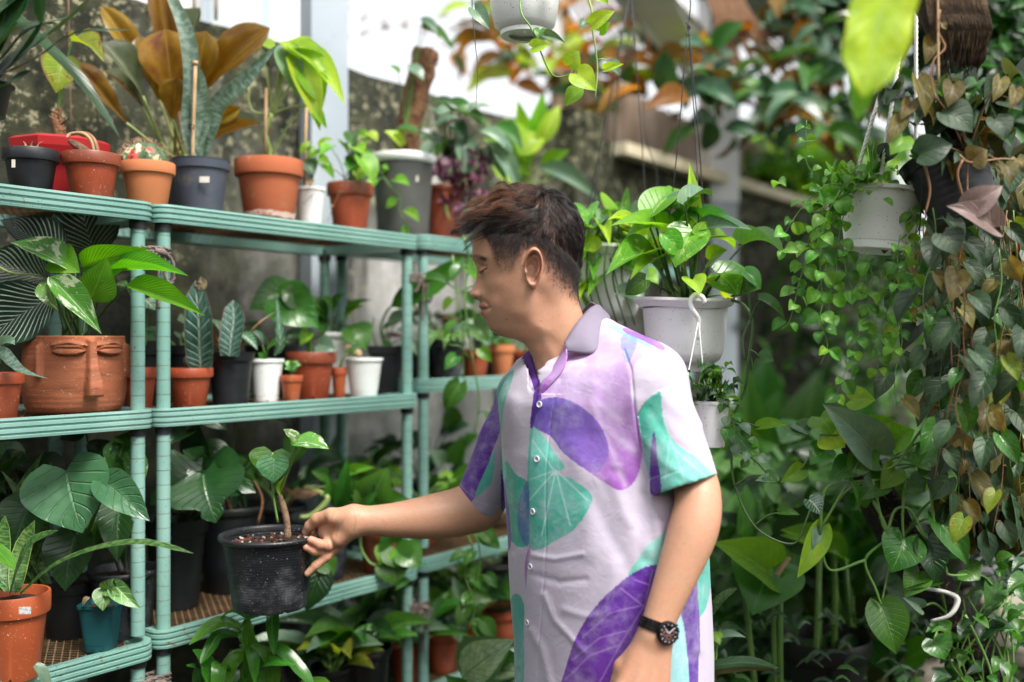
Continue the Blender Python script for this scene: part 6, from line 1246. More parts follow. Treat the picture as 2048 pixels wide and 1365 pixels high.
def addmesh(V, F): 
    n = sum(len(v) for v in allV); allV.append(np.asarray(V)); allF.append(np.asarray(F)+n)
# right arm and hand (reaching)
armR = [(1050, 800, 1.90, .052), (978, 990, 1.935, .047), (930, 1020, 1.925, .0475), (865, 1033, 1.90, .0425), (790, 1040, 1.885, .033), (722, 1041, 1.872, .0265), (706, 1041, 1.868, .025)]
G, org = grid(*bounds([(590, 1000, 1.82), (600, 1160, 1.94), (1000, 960, 1.84), (1010, 1060, 1.99)], np.array([.005, .03, .015])), .0021)
D = chain(G, armR, .0015, sm=5)
meta = [((655, 1046, 1.885), .0105), ((650, 1062, 1.888), .011), ((656, 1080, 1.886), .0105), ((668, 1095, 1.88), .0095)]
palm = None
for i, (m_, r) in enumerate(meta):
    w0 = (708, 1031+i*7, 1.872, .0165); d = cap(G, P(*w0[:3]), P(*m_), .0175, r+.003); palm = d if palm is None else smin(palm, d, .012)
palm = smin(palm, cap(G, P(702, 1032, 1.862), P(668, 1036, 1.858), .018, .0135), .012)       # thenar
palm = smin(palm, cap(G, P(700, 1058, 1.862), P(678, 1078, 1.862), .017, .014), .012)       # heel of the hand
D = smin(D, palm, .014)
for ch in ([(690, 1030, 1.864, .0145), (662, 1029, 1.865, .0125), (634, 1038, 1.875, .0112), (620, 1052, 1.884, .0102), (612, 1064, 1.888, .0078)],
           [(655, 1046, 1.885, .0105), (636, 1050, 1.91, .009), (628, 1064, 1.912, .0082), (634, 1074, 1.905, .0075)],
           [(655, 1064, 1.882, .0108), (657, 1091, 1.862, .0100), (640, 1089, 1.85, .0092), (622, 1080, 1.843, .0078)],
           [(662, 1080, 1.882, .0102), (648, 1103, 1.868, .0094), (628, 1101, 1.852, .0086), (612, 1094, 1.845, .0074)],
           [(672, 1092, 1.878, .0100), (654, 1112, 1.868, .0092), (632, 1130, 1.862, .0080), (615, 1147, 1.86, .0066)]):
    D = smin(D, chain(G, ch, .004), .0045)
D = np.maximum(D, (G[0]-P(1005, 0, 1.93).x)); V, F = snet(D, org, .0021); addmesh(V, F)
# left arm and hand (hanging, watch on the wrist)
armL = [(1300, 775, 1.62, .055), (1380, 940, 1.60, .0385), (1396, 1000, 1.575, .0372), (1386, 1060, 1.56, .0395), (1357, 1140, 1.545, .0335), (1322, 1230, 1.53, .0265), (1311, 1266, 1.525, .0255)]
G, org = grid(*bounds([(1200, 1500, 1.46), (1450, 915, 1.66)], np.array([.01, .01, .01])), .0023)
D = chain(G, armL, .0015, sm=5); palm = None
kn_ = [(1243, 1378, 1.505), (1268, 1388, 1.497), (1296, 1390, 1.5), (1322, 1382, 1.51)]
for i, m_ in enumerate(kn_):
    d = cap(G, P(1299+i*8, 1275, 1.522), P(*m_), .0165, .0135); palm = d if palm is None else smin(palm, d, .009)
D = smin(D, palm, .014)
for i, m_ in enumerate(kn_):
    x, y, Yq = m_; D = smin(D, chain(G, [(x, y, Yq-.001, .0125), (x-10, y+46, Yq-.008, .0098), (x-2, y+78, Yq+.015, .0088), (x+6, y+80, Yq+.035, .0075)], .004), .005)
    D = smin(D, cap(G, P(1302+i*6, 1300, 1.508), P(x, y-8, Yq-.008), .002, .0035), .005)     # tendons
D = smin(D, chain(G, [(1290, 1290, 1.53, .018), (1247, 1335, 1.53, .0145), (1228, 1390, 1.525, .0115), (1232, 1440, 1.52, .0095)], .006), .012)
D = np.maximum(D, -(1*(G[2]*0+1))*1e3*0+D); V, F = snet(D, org, .0023); addmesh(V, F)
def ss(x, a, b): q = np.clip((x-a)/(b-a), 0, 1); return q*q*(3-2*q)
# head and neck
HY = 1.72; KP = HY/FPX
def HP(px, py, lat): return np.stack([(px-1024)*KP, HY-lat, CAMZ-(py-682)*KP], -1)
ys = np.concatenate([np.arange(386.5, 400, .8), np.arange(400, 815, 1.25)])
FBY = [386, 388, 392, 400, 410, 425, 440, 455, 470, 485, 500, 512, 520, 530, 545, 560, 575, 590, 600, 613, 629, 640, 651, 660, 665, 670, 674, 680, 689, 698, 733, 770, 815]
FBX = [1068, 1050, 1026, 1002, 986, 969, 958, 951, 947, 945, 944.5, 944.5, 946.5, 952, 958, 961, 962, 962.5, 962, 962.5, 966, 970, 975, 981, 988, 997, 1008, 1034, 1050, 1056, 1071, 1080, 1090]
BKY = [386, 388, 392, 400, 410, 420, 440, 470, 500, 530, 560, 583, 610, 640, 680, 720, 815]
BKX = [1072, 1088, 1104, 1122, 1136, 1145, 1156, 1162, 1160, 1155, 1152, 1153, 1159, 1170, 1186, 1200, 1220]
WY = [386, 388, 392, 400, 412, 430, 455, 480, 510, 545, 575, 600, 630, 655, 670, 690, 730, 770, 815]
WW = [.002, .012, .026, .043, .056, .067, .0745, .077, .077, .0755, .073, .0705, .066, .061, .058, .055, .057, .064, .075]
NY = [520, 530, 545, 560, 572, 580, 588, 593, 597, 601, 604, 609]; NX = [0, 1, 4, 9, 14, 18.5, 22.5, 20.5, 15, 5, 1, 0]
LY = [600, 603, 608, 613, 617, 619, 624, 629, 634, 639]; LX = [0, .8, 3.2, 5, 2, 1.2, 3.6, 4, 1.5, 0]
nseg = 230; th = np.linspace(0, 2*np.pi, nseg, endpoint=False); th = th-.32*np.sin(th)      # denser at the face
TH, YY = np.meshgrid(th, ys); fx = cr(FBY, FBX, YY); bx = cr(BKY, BKX, YY); ww = cr(WY, WW, YY); cx = (fx+bx)/2; a = (bx-fx)/2
c, s_ = np.cos(TH), np.sin(TH); qx = cr([380, 645, 690, 735, 820], [1, 1, .55, .6, .8], YY)
ker = np.exp(-(np.arange(-40, 41)/16.)**2); ker /= ker.sum(); f1 = cr(FBY, FBX, ys); fs1 = np.convolve(np.pad(f1, 40, 'edge'), ker, 'valid')[:, None]
w1 = cr(WY, WW, ys); ws1 = np.convolve(np.pad(w1, 40, 'edge'), ker, 'valid')[:, None]; kb = ss(YY, 420, 460); ww = ww*(1-kb)+ws1*kb; b1 = cr(BKY, BKX, ys); bs1 = np.convolve(np.pad(b1, 40, 'edge'), ker, 'valid')[:, None]; bx = bx*(1-kb)+bs1*kb
wc = np.clip(c, 0, 1)**2.5; kb2 = ss(YY, 470, 520); wc = wc*kb2+(1-kb2); fx = fx*wc+fs1*(1-wc); cx = (fx+bx)/2; a = (bx-fx)/2
X = cx-a*(c-.10*(1-c*c)); lat = ww*np.sign(s_)*np.abs(s_)**np.where(c > 0, qx, 1)
jy = YY; jaw = ss(jy, 580, 650)*(1-ss(jy, 668, 704)); lat = lat*(1-.16*jaw*np.clip(c, 0, 1))
lat *= 1-.06*np.clip(c-.3, 0, 1)*(1-ss(jy, 520, 620))
def seg_side(px, py, poly):
    """unsigned distance to a polyline in px"""
    d = np.full(px.shape, 1e9)
    for (x0, y0), (x1, y1) in zip(poly[:-1], poly[1:]):
        dx, dy = x1-x0, y1-y0; t = np.clip(((px-x0)*dx+(py-y0)*dy)/(dx*dx+dy*dy), 0, 1); d = np.minimum(d, np.hypot(px-x0-t*dx, py-y0-t*dy))
    return d
jl = cr([940, 985, 1020, 1045, 1060, 1068, 1300], [668, 668, 655, 640, 610, 575, 560], X); bw = cr([940, 1010, 1040, 1060, 1090, 1300], [16, 34, 70, 100, 140, 150], X); below = ss(YY-jl, -4, bw)*ss(YY, 560, 620)
lat = lat*(1-below)+np.sign(lat)*np.minimum(np.abs(lat), .0595+.00018*np.clip(YY-700, 0, 200))*below*(.97)+0*below
nose = cr(NY, NX, YY)*((YY > 520) & (YY < 609)); sg = cr([520, 545, 572, 590, 600], [.005, .007, .0105, .0145, .013], YY)
front = (c > 0); X = X-np.where(front, nose*np.exp(-(lat/sg)**2), 0)
lips = cr(LY, LX, YY)*((YY > 600) & (YY < 639)); X = X-np.where(front, lips*np.exp(-(np.abs(lat)/.021)**3), 0)
def Gs(x, y, sx, sy): return np.exp(-((X-x)/sx)**2-((YY-y)/sy)**2)
h = np.zeros_like(X); al = np.abs(lat)
h += -.0045*Gs(962, 533, 9, 8)*ss(al, .008, .02)+.0042*Gs(963, 543, 9, 7)*ss(al, .010, .02)+.0022*Gs(990, 570, 24, 16)+.002*Gs(956, 518, 14, 5)
h += .0038*Gs(955, 590, 6, 6)*ss(al, .006, .011)*(1-ss(al, .02, .03))
h += -.0014*np.exp(-(seg_side(X, YY, [(960, 598), (970, 604), (980, 616)])/3.5)**2)*ss(al, .012, .02)-.002*Gs(978, 617, 4, 5)+.0016*Gs(990, 610, 10, 16)
h += -.0012*np.exp(-(seg_side(X, YY, [(955, 538), (963, 533), (974, 536)])/1.8)**2)*ss(al, .01, .02)
h += -.0013*np.exp(-(seg_side(X, YY, [(954, 548.5), (962, 548), (974, 540)])/2.0)**2)*ss(al, .01, .02)
h += -.0018*Gs(985, 500, 16, 20)+.0016*np.exp(-((YY-(640+(X-1060)*1.5))/18)**2)*ss(X, 1070, 1090)*ss(YY, 600, 640)     # temple, neck muscle
h += .0022*Gs(1038, 628, 18, 14)-.003*Gs(1075, 590, 12, 16)
nrm = np.stack([-(c)*.9, s_], -1); nrm /= np.linalg.norm(nrm, axis=-1, keepdims=True)
Xf = X+nrm[..., 0]*h/KP; latf = lat+nrm[..., 1]*h
HV = HP(Xf, YY, latf).reshape(-1, 3); nr = len(ys); i_, j_ = np.meshgrid(np.arange(nr-1), np.arange(nseg), indexing='ij'); j2 = (j_+1) % nseg
HF = np.stack([i_*nseg+j_, (i_+1)*nseg+j_, (i_+1)*nseg+j2, i_*nseg+j2], -1).reshape(-1, 4)
addmesh(HV, HF)
nR = sum(len(v) for v in allV[:-1])
# ear (near side)
def ear(sgn):
    nr_, na = 26, 90; vs = []
    for i in range(nr_):
        rho = i/(nr_-1)*1.12
        for k in range(na):
            an = 2*math.pi*k/na; up = math.sin(an); fw = -math.cos(an)          # up: +1 top; fw: +1 towards the face
            rx = 17.5*(1+.12*up)*(1-.22*max(0, -up)**1.5); ry = 38
            px = 1065+(-fw)*rx*rho*1.0+up*rho*1.0; py = 543-up*ry*rho
            r = min(rho, 1); back = .5-.5*fw
            rimw = math.exp(-((r-.88)/.10)**2); h_ = .004
            h_ += rimw*(.0125*(max(0, up)*.7+back*.75))*(1 if up > -.55 else max(0, 1-(-.55-up)*2.2))
            h_ += .0095*math.exp(-((r-.58)/.11)**2)*back*(1 if up > -.7 else .4)          # antihelix
            h_ -= .009*math.exp(-(((px-1060)/7)**2+((py-549)/12)**2))                     # concha
            h_ += .005*math.exp(-(((px-1051)/3.5)**2+((py-551)/6)**2))                    # tragus
            h_ += .005*math.exp(-(((px-1061)/8)**2+((py-574)/6)**2))                      # lobe
            h_ += .006*back*r
            if rho > 1: h_ = h_*(1-(rho-1)/.12)-.006*((rho-1)/.12); px = 1065+(px-1065)*(1-(rho-1)*.8); 
            base = .0735-.00006*(py-543)
            vs.append(HP(px, py, sgn*(base+h_)))
    f = [[i*na+k, i*na+(k+1) % na, (i+1)*na+(k+1) % na, (i+1)*na+k] for i in range(nr_-1) for k in range(na)]
    return np.array(vs), np.array(f)
ev, ef = ear(1); nE0 = sum(len(v) for v in allV); addmesh(ev, ef); nE1 = sum(len(v) for v in allV)
ev, ef = ear(-1); addmesh(ev, ef[:, ::-1])
# torso core and legs
G, org = grid([-.2, 1.42, -.0], [.42, 2.1, 1.47], .011)
cz = lambda x, y, Yq: P(x, y, Yq)
D = cap(G, P(1165, 860, 1.74), P(1200, 1000, 1.76), .10, .12); D = smin(D, cap(G, P(1200, 1000, 1.76), P(1222, 1350, 1.76), .12, .13), .05)
D = smin(D, cap(G, P(1255, 775, 1.65), P(1075, 800, 1.86), .05, .05), .05)
for sx in (-1, 1):
    hip = np.array([.172+sx*.045, 1.76-sx*.078, .86]); kne = hip+[.01, .0, -.42]; ank = kne+[.02, .02, -.37]
    D = smin(D, cap(G, hip, kne, .085, .055), .03); D = smin(D, cap(G, kne, ank, .055, .04), .02); D = smin(D, cap(G, ank, ank+[-.14, -.08, -.025], .035, .03), .02)
V, F = snet(D, org, .011); addmesh(V, F)
def relax(V, F, mask, it):
    """even out the surface where mask is set"""
    E = np.concatenate([F[:, [i, (i+1) % 4]] for i in range(4)]); V = V.copy()
    n_ = np.bincount(E[:, 0], minlength=len(V))+np.bincount(E[:, 1], minlength=len(V)); n_ = np.maximum(n_, 1)
    for _ in range(it):
        S2 = np.stack([np.bincount(E[:, 0], V[E[:, 1], k], len(V))+np.bincount(E[:, 1], V[E[:, 0], k], len(V)) for k in range(3)], 1)/n_[:, None]; V += (S2-V)*(.6*mask)[:, None]
    return V
pxa = lambda V: V[:, 0]/V[:, 1]*FPX+1024
pya = lambda V: 682-(V[:, 2]-CAMZ)/V[:, 1]*FPX
allV[2] = relax(allV[2], allF[2]-len(allV[0])-len(allV[1]), np.where(((c > .55) & (YY < 680)).ravel(), .08, 1.)*(YY > 440).ravel(), 14)
allV[0] = relax(allV[0], allF[0], ss(pxa(allV[0]), 712, 745), 40); allV[0] = relax(allV[0], allF[0], np.ones(len(allV[0])), 1)
allV[1] = relax(allV[1], allF[1]-len(allV[0]), 1-ss(pya(allV[1]), 1240, 1270), 40); allV[1] = relax(allV[1], allF[1]-len(allV[0]), np.ones(len(allV[1])), 2)
V = np.concatenate(allV); F = np.concatenate(allF)
me = bpy.data.meshes.new('person_body'); me.from_pydata(V.tolist(), [], F.tolist()); me.polygons.foreach_set('use_smooth', [True]*len(F))
# skin colours, plus painted shade in eyelid, nostril, ear and finger creases
px = V[:, 0]/np.maximum(V[:, 1], .1)*FPX+1024; py = 682-(V[:, 2]-CAMZ)/np.maximum(V[:, 1], .1)*FPX
col = np.tile(np.array([.54, .30, .19]), (len(V), 1)); isH = np.zeros(len(V), bool); isH[nR:nE1] = True
hx = np.full(len(V), 0.); hy = np.full(len(V), 0.); hx[:] = V[:, 0]/KP+1024; hy[:] = 682-(V[:, 2]-CAMZ)/KP; la = HY-V[:, 1]
isHd = np.zeros(len(V), bool); isHd[nR:nE0] = True
def mixc(w, cc): 
    global col
    w = np.clip(w, 0, 1)[:, None]; col = col*(1-w)+np.array(cc)*w
mixc(isHd*.45*np.exp(-((hx-1000)/40)**2-((hy-590)/40)**2), (.50, .24, .15))
mixc(isHd*.35*np.exp(-((hx-1000)/40)**2-((hy-650)/22)**2), (.26, .15, .10))
mixc(isHd*.5*ss(hy, 598, 604)*(1-ss(hy, 607, 611))*(1-ss(hx, 970, 985)), (.2, .11, .08))
lipm = (np.abs(la) < .027)*ss(hy, 606.5, 609)*(1-ss(hy, 630, 635))*(1-ss(hx+np.abs(hy-618)*.7, 973, 979)); mixc(isHd*lipm*.85, (.33, .115, .095)); mixc(isHd*lipm*np.exp(-((hy-618-(hx-960)*-.1)/1.3)**2), (.06, .02, .02))
mixc(isHd*np.exp(-(seg_side(hx, hy, [(972, 617.5), (980, 615)])/1.5)**2)*.6, (.12, .05, .04))
mixc(isHd*(la > -.02)*ss(la, .006, .012)*np.exp(-(seg_side(hx, hy, [(953, 547.5), (962, 546.5), (974, 539)])/1.9)**2)*1.15, (.015, .008, .007))
mixc(isHd*ss(la, .01, .02)*.6*np.exp(-(seg_side(hx, hy, [(954, 538), (963, 532), (975, 534)])/1.6)**2), (.15, .07, .045))
mixc(isHd*ss(la, .008, .014)*.55*np.exp(-(seg_side(hx, hy, [(959, 583), (964, 589), (962, 597)])/1.5)**2), (.2, .09, .06)); mixc(isHd*.35*np.exp(-((hx-960)/10)**2-((hy-556)/4)**2), (.3, .15, .10))
br = (np.abs(la) > .006)*np.exp(-(seg_side(hx, hy, [(946, 513.5), (957, 515), (972, 522)])/3.6)**2)*(1-ss(hx, 970, 982)); mixc(isHd*br*1.1, (.03, .018, .014))
mixc(isHd*np.exp(-((hx-951)/3.5)**2-((hy-597.5)/2.2)**2)*ss(np.abs(la), .003, .006)*1.1, (.05, .02, .015))
C1 = cr([940, 965, 980, 1010, 1050, 1090, 1120, 1145, 1165], [454, 464, 474, 482, 488, 500, 524, 550, 585], hx); C0 = cr([940, 965, 977, 988, 1010, 1035, 1050, 1070, 1085, 1110, 1140, 1165], [458, 470, 500, 545, 556, 556, 530, 520, 565, 596, 616, 622], hx)
fade = 1-ss(hy, C1, C0); mixc(isHd*fade*.93, (.022, .016, .014))
isE = np.zeros(len(V), bool); isE[nE0:] = True; isE[nE1+len(ev):] = False; mixc(isE*.35, (.58, .22, .15)); mixc(isE*np.exp(-((hx-1060)/6)**2-((hy-550)/12)**2)*.6, (.12, .045, .035)); mixc(isE*np.exp(-(seg_side(hx, hy, [(1058, 520), (1068, 516), (1073, 530), (1070, 548)])/3.0)**2)*.5, (.25, .11, .075))
for (mx, my, mr) in ((1013, 640, 1.6), (1080, 644, 1.5), (1044, 538, 1.6), (1007, 583, 1.0), (1080, 590, 1.0)): mixc(isHd*(la > 0)*np.exp(-((hx-mx)/mr)**2-((hy-my)/mr)**2)*.8, (.08, .04, .03))
nHand = len(allV[0]); isHn = np.zeros(len(V), bool); isHn[:nHand] = True
for (nx_, ny_, rx_, ry_) in ((612, 1094, 4.5, 3.4), (614, 1147, 3.2, 4.6), (622, 1080, 4.5, 3.2)): mixc(isHn*.55*np.exp(-(((px-nx_)/rx_)**2+((py-ny_)/ry_)**2)**2), (.72, .42, .34))
for pl_ in ([(655, 1083), (658, 1095)], [(640, 1083), (643, 1094)], [(648, 1096), (650, 1108)], [(630, 1096), (631, 1106)], [(652, 1106), (660, 1114)], [(630, 1124), (638, 1132)], [(668, 1024), (662, 1038), (668, 1052)], [(706, 1018), (712, 1040), (708, 1062)], [(690, 1036), (676, 1056), (672, 1072)]): mixc(isHn*.4*np.exp(-(seg_side(px, py, pl_)/1.6)**2), (.25, .10, .06))
mixc((~isH)*.5*np.exp(-((px-625)/16)**2-((py-1085)/22)**2)*(py > 1070), (.55, .2, .14)); mixc((~isH)*.25*((px > 1200) & (py > 1280)), (.42, .2, .13))
ca = me.color_attributes.new('Col', 'FLOAT_COLOR', 'POINT'); ca.data.foreach_set('color', np.concatenate([col, np.ones((len(V), 1))], 1).astype(np.float32).ravel())
g = N('skin'); cn = g.n('Attribute', attribute_name='Col').outputs[0]; nz = g.noise(55, 5, g.pos(), .6); cc = g.mix(g.ramp(g.noise(240, 3, g.pos()), .3, .8), g.mix(.12, cn, (.35, .16, .1)), cn); cc = g.mix(g.math('MULTIPLY', g.ramp(nz, .4, .7), .4), cc, (.60, .25, .16)); cc = g.mix(g.math('MULTIPLY', g.ramp(g.noise(130, 6, g.pos(), .7), .5, .75), .3), cc, (.30, .15, .09))
M['skin'] = g.fin(g.bsdf(cc, g.math('MULTIPLY_ADD', nz, .2, .36), g.bump(g.math('ADD', g.noise(700, 4, g.pos()), g.math('MULTIPLY', g.noise(90, 5, g.pos(), .6), 1.5)), .3, .0012), Subsurface_Weight=.12, Subsurface_Radius=(.008, .003, .0015), Subsurface_Scale=.6, Specular_IOR_Level=.45))
me.materials.append(M['skin']); me.update()
man = bpy.data.objects.new('person', me); COL.objects.link(man)
tag(man, 'man in profile wearing a purple and green leaf print shirt, reaching for a pot', 'person')
hbvh = BVHTree.FromPolygons([tuple(v) for v in HV], [tuple(int(k) for k in f) for f in HF])
# ---------------- hair: real strands
def strands(name, P3, R0, mat, nseg_):
    """P3: (n, nseg_, 3)"""
    hc = bpy.data.hair_curves.new(name); n = len(P3); hc.add_curves([nseg_]*n)
    hc.attributes['position'].data.foreach_set('vector', P3.astype(np.float32).ravel())
    ra = hc.attributes.get('radius') or hc.attributes.new('radius', 'FLOAT', 'POINT'); rr = R0*np.linspace(1, .35, nseg_)[None, :].repeat(n, 0); ra.data.foreach_set('value', rr.astype(np.float32).ravel())
    hc.materials.append(mat); o = bpy.data.objects.new(name, hc); COL.objects.link(o); o.parent = man; return o
g = N('hair_strand'); hi = g.n('HairInfo'); rnd = hi.outputs['Random']; ps = g.n('SeparateXYZ', {0: g.pos()})
clump = g.noise(70, 3, g.pos(), .5)
frontm = g.ramp(ps.outputs[0], P(1105, 0, HY).x, P(1000, 0, HY).x); topm = g.ramp(ps.outputs[2], P(0, 462, HY).z, P(0, 420, HY).z)
hl = g.math('MULTIPLY', g.math('MULTIPLY', frontm, topm), g.ramp(g.math('ADD', g.math('MULTIPLY', rnd, .5), g.math('MULTIPLY', clump, .9)), .5, .72)); hl = g.math('MULTIPLY', hl, g.ramp(hi.outputs['Intercept'], .1, .6))
cc = g.mix(rnd, (.010, .008, .009), (.028, .021, .02)); cc = g.mix(g.math('MULTIPLY', hl, .8), cc, (.27, .12, .06))
M['hair'] = g.fin(g.bsdf(cc, .4, Specular_IOR_Level=.35))
rng = np.random.default_rng(3)
def scalp_pts(n, want):
    out = []
    while len(out) < n:
        y = 386.6+rng.random()*16 if rng.random() < .22 else 387+rng.random()**.9*230; t_ = rng.random()*2*math.pi; f = cr(FBY, FBX, y); b = cr(BKY, BKX, y); w = cr(WY, WW, y); c_ = math.cos(t_); x = (f+b)/2-(b-f)/2*(c_-.1*(1-c_*c_)); la_ = w*math.sin(t_)
        # density correction near the crown
        if want(x, y, la_): out.append(HP(np.array(x), np.array(y), np.array(la_)))
    return out
def curve1(x): return cr([940, 965, 980, 1010, 1050, 1090, 1120, 1145, 1165], [452, 462, 472, 476, 478, 488, 508, 530, 560], x)
def curve0(x): return cr([940, 965, 977, 988, 1010, 1035, 1050, 1070, 1085, 1110, 1140, 1165], [456, 468, 500, 540, 552, 552, 525, 515, 560, 592, 614, 620], x)
NS = 9; L3 = []
roots = scalp_pts(13500, lambda x, y, l: y < curve1(x))
for r in roots:
    r = Vector(r); loc, nn, _, _ = hbvh.find_nearest(r); 
    if nn.dot(r-Vector(HP(1080, 480, 0))) < 0: nn = -nn
    x = r.x/KP+1024; y = 682-(r.z-CAMZ)/KP; la_ = HY-r.y; k = float(ss(x, 1050, 1120)); edge = float(ss(curve1(x)-y, 0, 55))
    cl = Vector((mnoise.noise(r*55), mnoise.noise(r*55+Vector((9, 0, 0))), mnoise.noise(r*55+Vector((0, 9, 0)))))
    ffl = Vector((-1, -.10*la_/.07, .22-.55*(1-edge))); bfl = Vector((.35, -.0, -1)); fl = (ffl*(1-k)+bfl*k)+cl*.55; fl.normalize()
    Ln = (.060*(1-k)+.032*k)*(.30+.70*edge)*rng.uniform(.75, 1.15); lift = (.0195*(1-k)+.009*k)*(.10+.90*edge)*rng.uniform(.6, 1.1)*(1+.6*cl.x)
    if x < 985: Ln = rng.uniform(.036, .056)
    if rng.random() < .03: lift *= 1.5; fl = (fl+Vector((0, 0, .35))).normalized()
    wvp = cl.x*20
    p_ = loc.copy(); pts = [p_.copy()]; hgt = 0; d = fl; fr = x < 1000
    for i in range(1, NS):
        t_ = i/(NS-1); q = pts[-1]+d*Ln/(NS-1); xx = q.x/KP+1024
        if xx > 1000-25*(1-edge):
            lo, n2, _, _ = hbvh.find_nearest(q)
            if n2.dot(q-Vector(HP(1080, 480, 0))) < 0: n2 = -n2
            hh = lift*min(1, t_*1.6)*(1-.35*t_*t_*k); q = lo+n2*hh; d = (fl-n2*fl.dot(n2)*.9).normalized()
        else: d = (d+Vector((-.16, 0, -.13))+cl*.14+Vector((0, 0, .16*math.sin(i*1.3+wvp)))).normalized(); q = pts[-1]+d*Ln/(NS-1)
        pts.append(q)
    L3.append([tuple(q) for q in pts])
L3 = np.array(L3); gi = rng.choice(len(L3), 420, replace=False); GRt = L3[gi, 0]
for a_ in range(0, len(L3), 1500):
    blk = L3[a_:a_+1500]; dd = ((blk[:, None, 0]-GRt[None])**2).sum(-1); k_ = dd.argmin(1); gd = L3[gi[k_]].copy()
    off = (blk[:, :1]-gd[:, :1]); tt_ = np.linspace(0, 1, NS)[None, :, None]; w_ = .82*tt_**1.1; fly = (rng.random(len(blk)) < .12)[:, None, None]; w_ = np.where(fly, w_*.25, w_)
    L3[a_:a_+1500] = blk*(1-w_)+(gd+off*.25)*w_
strands('hair', np.array(L3), .00023, M['hair'], NS)
L3 = []; 
def wfade(x, y, l):
    a_, b_ = curve1(x), curve0(x)
    return a_-6 < y < b_ and rng.random() < (1-(y-a_)/(b_-a_+1e-3))**.8 and not (1048 < x < 1083 and 505 < y < 585)
for r in scalp_pts(9000, wfade):
    r = Vector(r); loc, nn, _, _ = hbvh.find_nearest(r)
    if nn.dot(r-Vector(HP(1080, 520, 0))) < 0: nn = -nn
    x = r.x/KP+1024; y = 682-(r.z-CAMZ)/KP; f_ = float(np.clip((y-curve1(x))/(curve0(x)-curve1(x)+1e-3), 0, 1)); Ln = .010*(1-f_)**1.3+.0018
    d = (nn*.35+Vector((.25 if x > 1050 else -.1, 0, -1))+Vector(rng.normal(0, .25, 3))).normalized(); L3.append([tuple(loc+d*Ln*t_+nn*.0006) for t_ in (0, .5, 1)])
strands('short_hair', np.array(L3), .00017, M['hair'], 3)
L3 = []
for i in range(420):      # eyebrow
    t_ = rng.random(); x = 946+26*t_; y = 514+7.5*t_**1.3+rng.normal(0, 1.7)*(1-.5*t_); sgn = 1 if i % 4 else -1
    q = Vector(HP(np.array(x), np.array(y), np.array(.012*sgn+.02*t_*sgn))); loc, nn, _, _ = hbvh.find_nearest(q); d = Vector((.8, -.3*sgn, .1-.5*t_)).normalized()*.006; L3.append([tuple(loc), tuple(loc+d*.5+Vector((0, -.0006*sgn, .0003))), tuple(loc+d)])
for i in range(60):       # lashes
    t_ = rng.random(); x = 953+14*t_; y = 548-3*t_; q = Vector(HP(np.array(x), np.array(y), np.array(.015+.012*t_))); loc, nn, _, _ = hbvh.find_nearest(q); L3.append([tuple(loc), tuple(loc+Vector((-.002, -.001, -.0012))), tuple(loc+Vector((-.0045, -.002, -.001)))])
strands('eyebrow', np.array(L3), .00016, M['hair'], 3)
# ---------------- shirt
SH = .0036
G, org = grid([-.16, 1.42, .78], [.36, 2.10, 1.60], SH)
yy = [690, 720, 760, 800, 900, 1000, 1100, 1200, 1300, 1400, 1500]; xl = [1080, 1055, 1030, 1012, 1003, 1008, 1015, 1022, 1028, 1030, 1030]; xr = [1290, 1315, 1335, 1350, 1372, 1392, 1410, 1416, 1418, 1420, 1420]
TY = 1.75; zt = np.array([CAMZ-(y-682)/FPX*TY for y in yy])[::-1]; cxm = np.array([((l+r)/2-1024)/FPX*TY for l, r in zip(xl, xr)])[::-1]; hm = np.array([(r-l)/2/FPX*TY for l, r in zip(xl, xr)])[::-1]
am = np.array([.150, .165, .178, .184, .186, .188, .19, .19, .19, .19, .19])[::-1]; bm = np.sqrt(np.maximum((hm**2-.25*am**2)/.75, .004))
z = G[2]; cxg = np.interp(z, zt, cxm); ag = np.interp(z, zt, am); bg_ = np.interp(z, zt, bm); cyg = np.interp(z, zt, [1.75]*11)
dx, dy = G[0]-cxg, G[1]-cyg; u = dx*.5+dy*(-.866); v = dx*(-.866)+dy*(-.5)
k0 = np.sqrt((u/ag)**2+(v/bg_)**2)+1e-6; k1 = np.sqrt((u/ag**2)**2+(v/bg_**2)**2)+1e-6; T = k0*(k0-1)/k1
T = np.maximum(T, z-(CAMZ-(745-682)/FPX*TY)); T = np.maximum(T, .82-z)
Ls, Rs = P(1292, 762, 1.625), P(1058, 795, 1.895); nk = P(1150, 690, 1.745)
sh = smin(cap(G, Ls, Rs, .060, .055), cap(G, P(1165, 690, 1.725), P(1165, 740, 1.725), .05, .09), .05); sh = smin(sh, cap(G, P(1205, 680, 1.70), Ls, .038, .060), .03); sh = smin(sh, cap(G, P(1110, 700, 1.79), Rs, .036, .055), .03)
sh = smin(sh, cap(G, P(1090, 800, 1.74), P(1240, 800, 1.70), .075, .10), .04)
T = smin(T, sh, .05)
def sleeve(a_, b_, ra, rb, over):
    a_, b_ = np.array(a_), np.array(b_); ax = (b_-a_)/np.linalg.norm(b_-a_); e = b_+ax*over; d = cap(G, a_, e, ra, rb+(rb-ra)*over/np.linalg.norm(b_-a_)); pl = (G[0]-b_[0])*ax[0]+(G[1]-b_[1])*ax[1]+(G[2]-b_[2])*ax[2]
    inner = cap(G, a_+(b_-a_)*.62, e+ax*.03, (ra+rb)/2-.012, rb-.0085); d = np.maximum(d, pl); return np.maximum(d, -inner), ax
sL, axL = sleeve(Ls, P(1368, 972, 1.588), .062, .0565, .02); sR, axR = sleeve(Rs, P(957, 1008, 1.935), .057, .050, .02)
S_ = smin(np.minimum(sL, 9), T, .012); S_ = smin(sR, S_, .012)
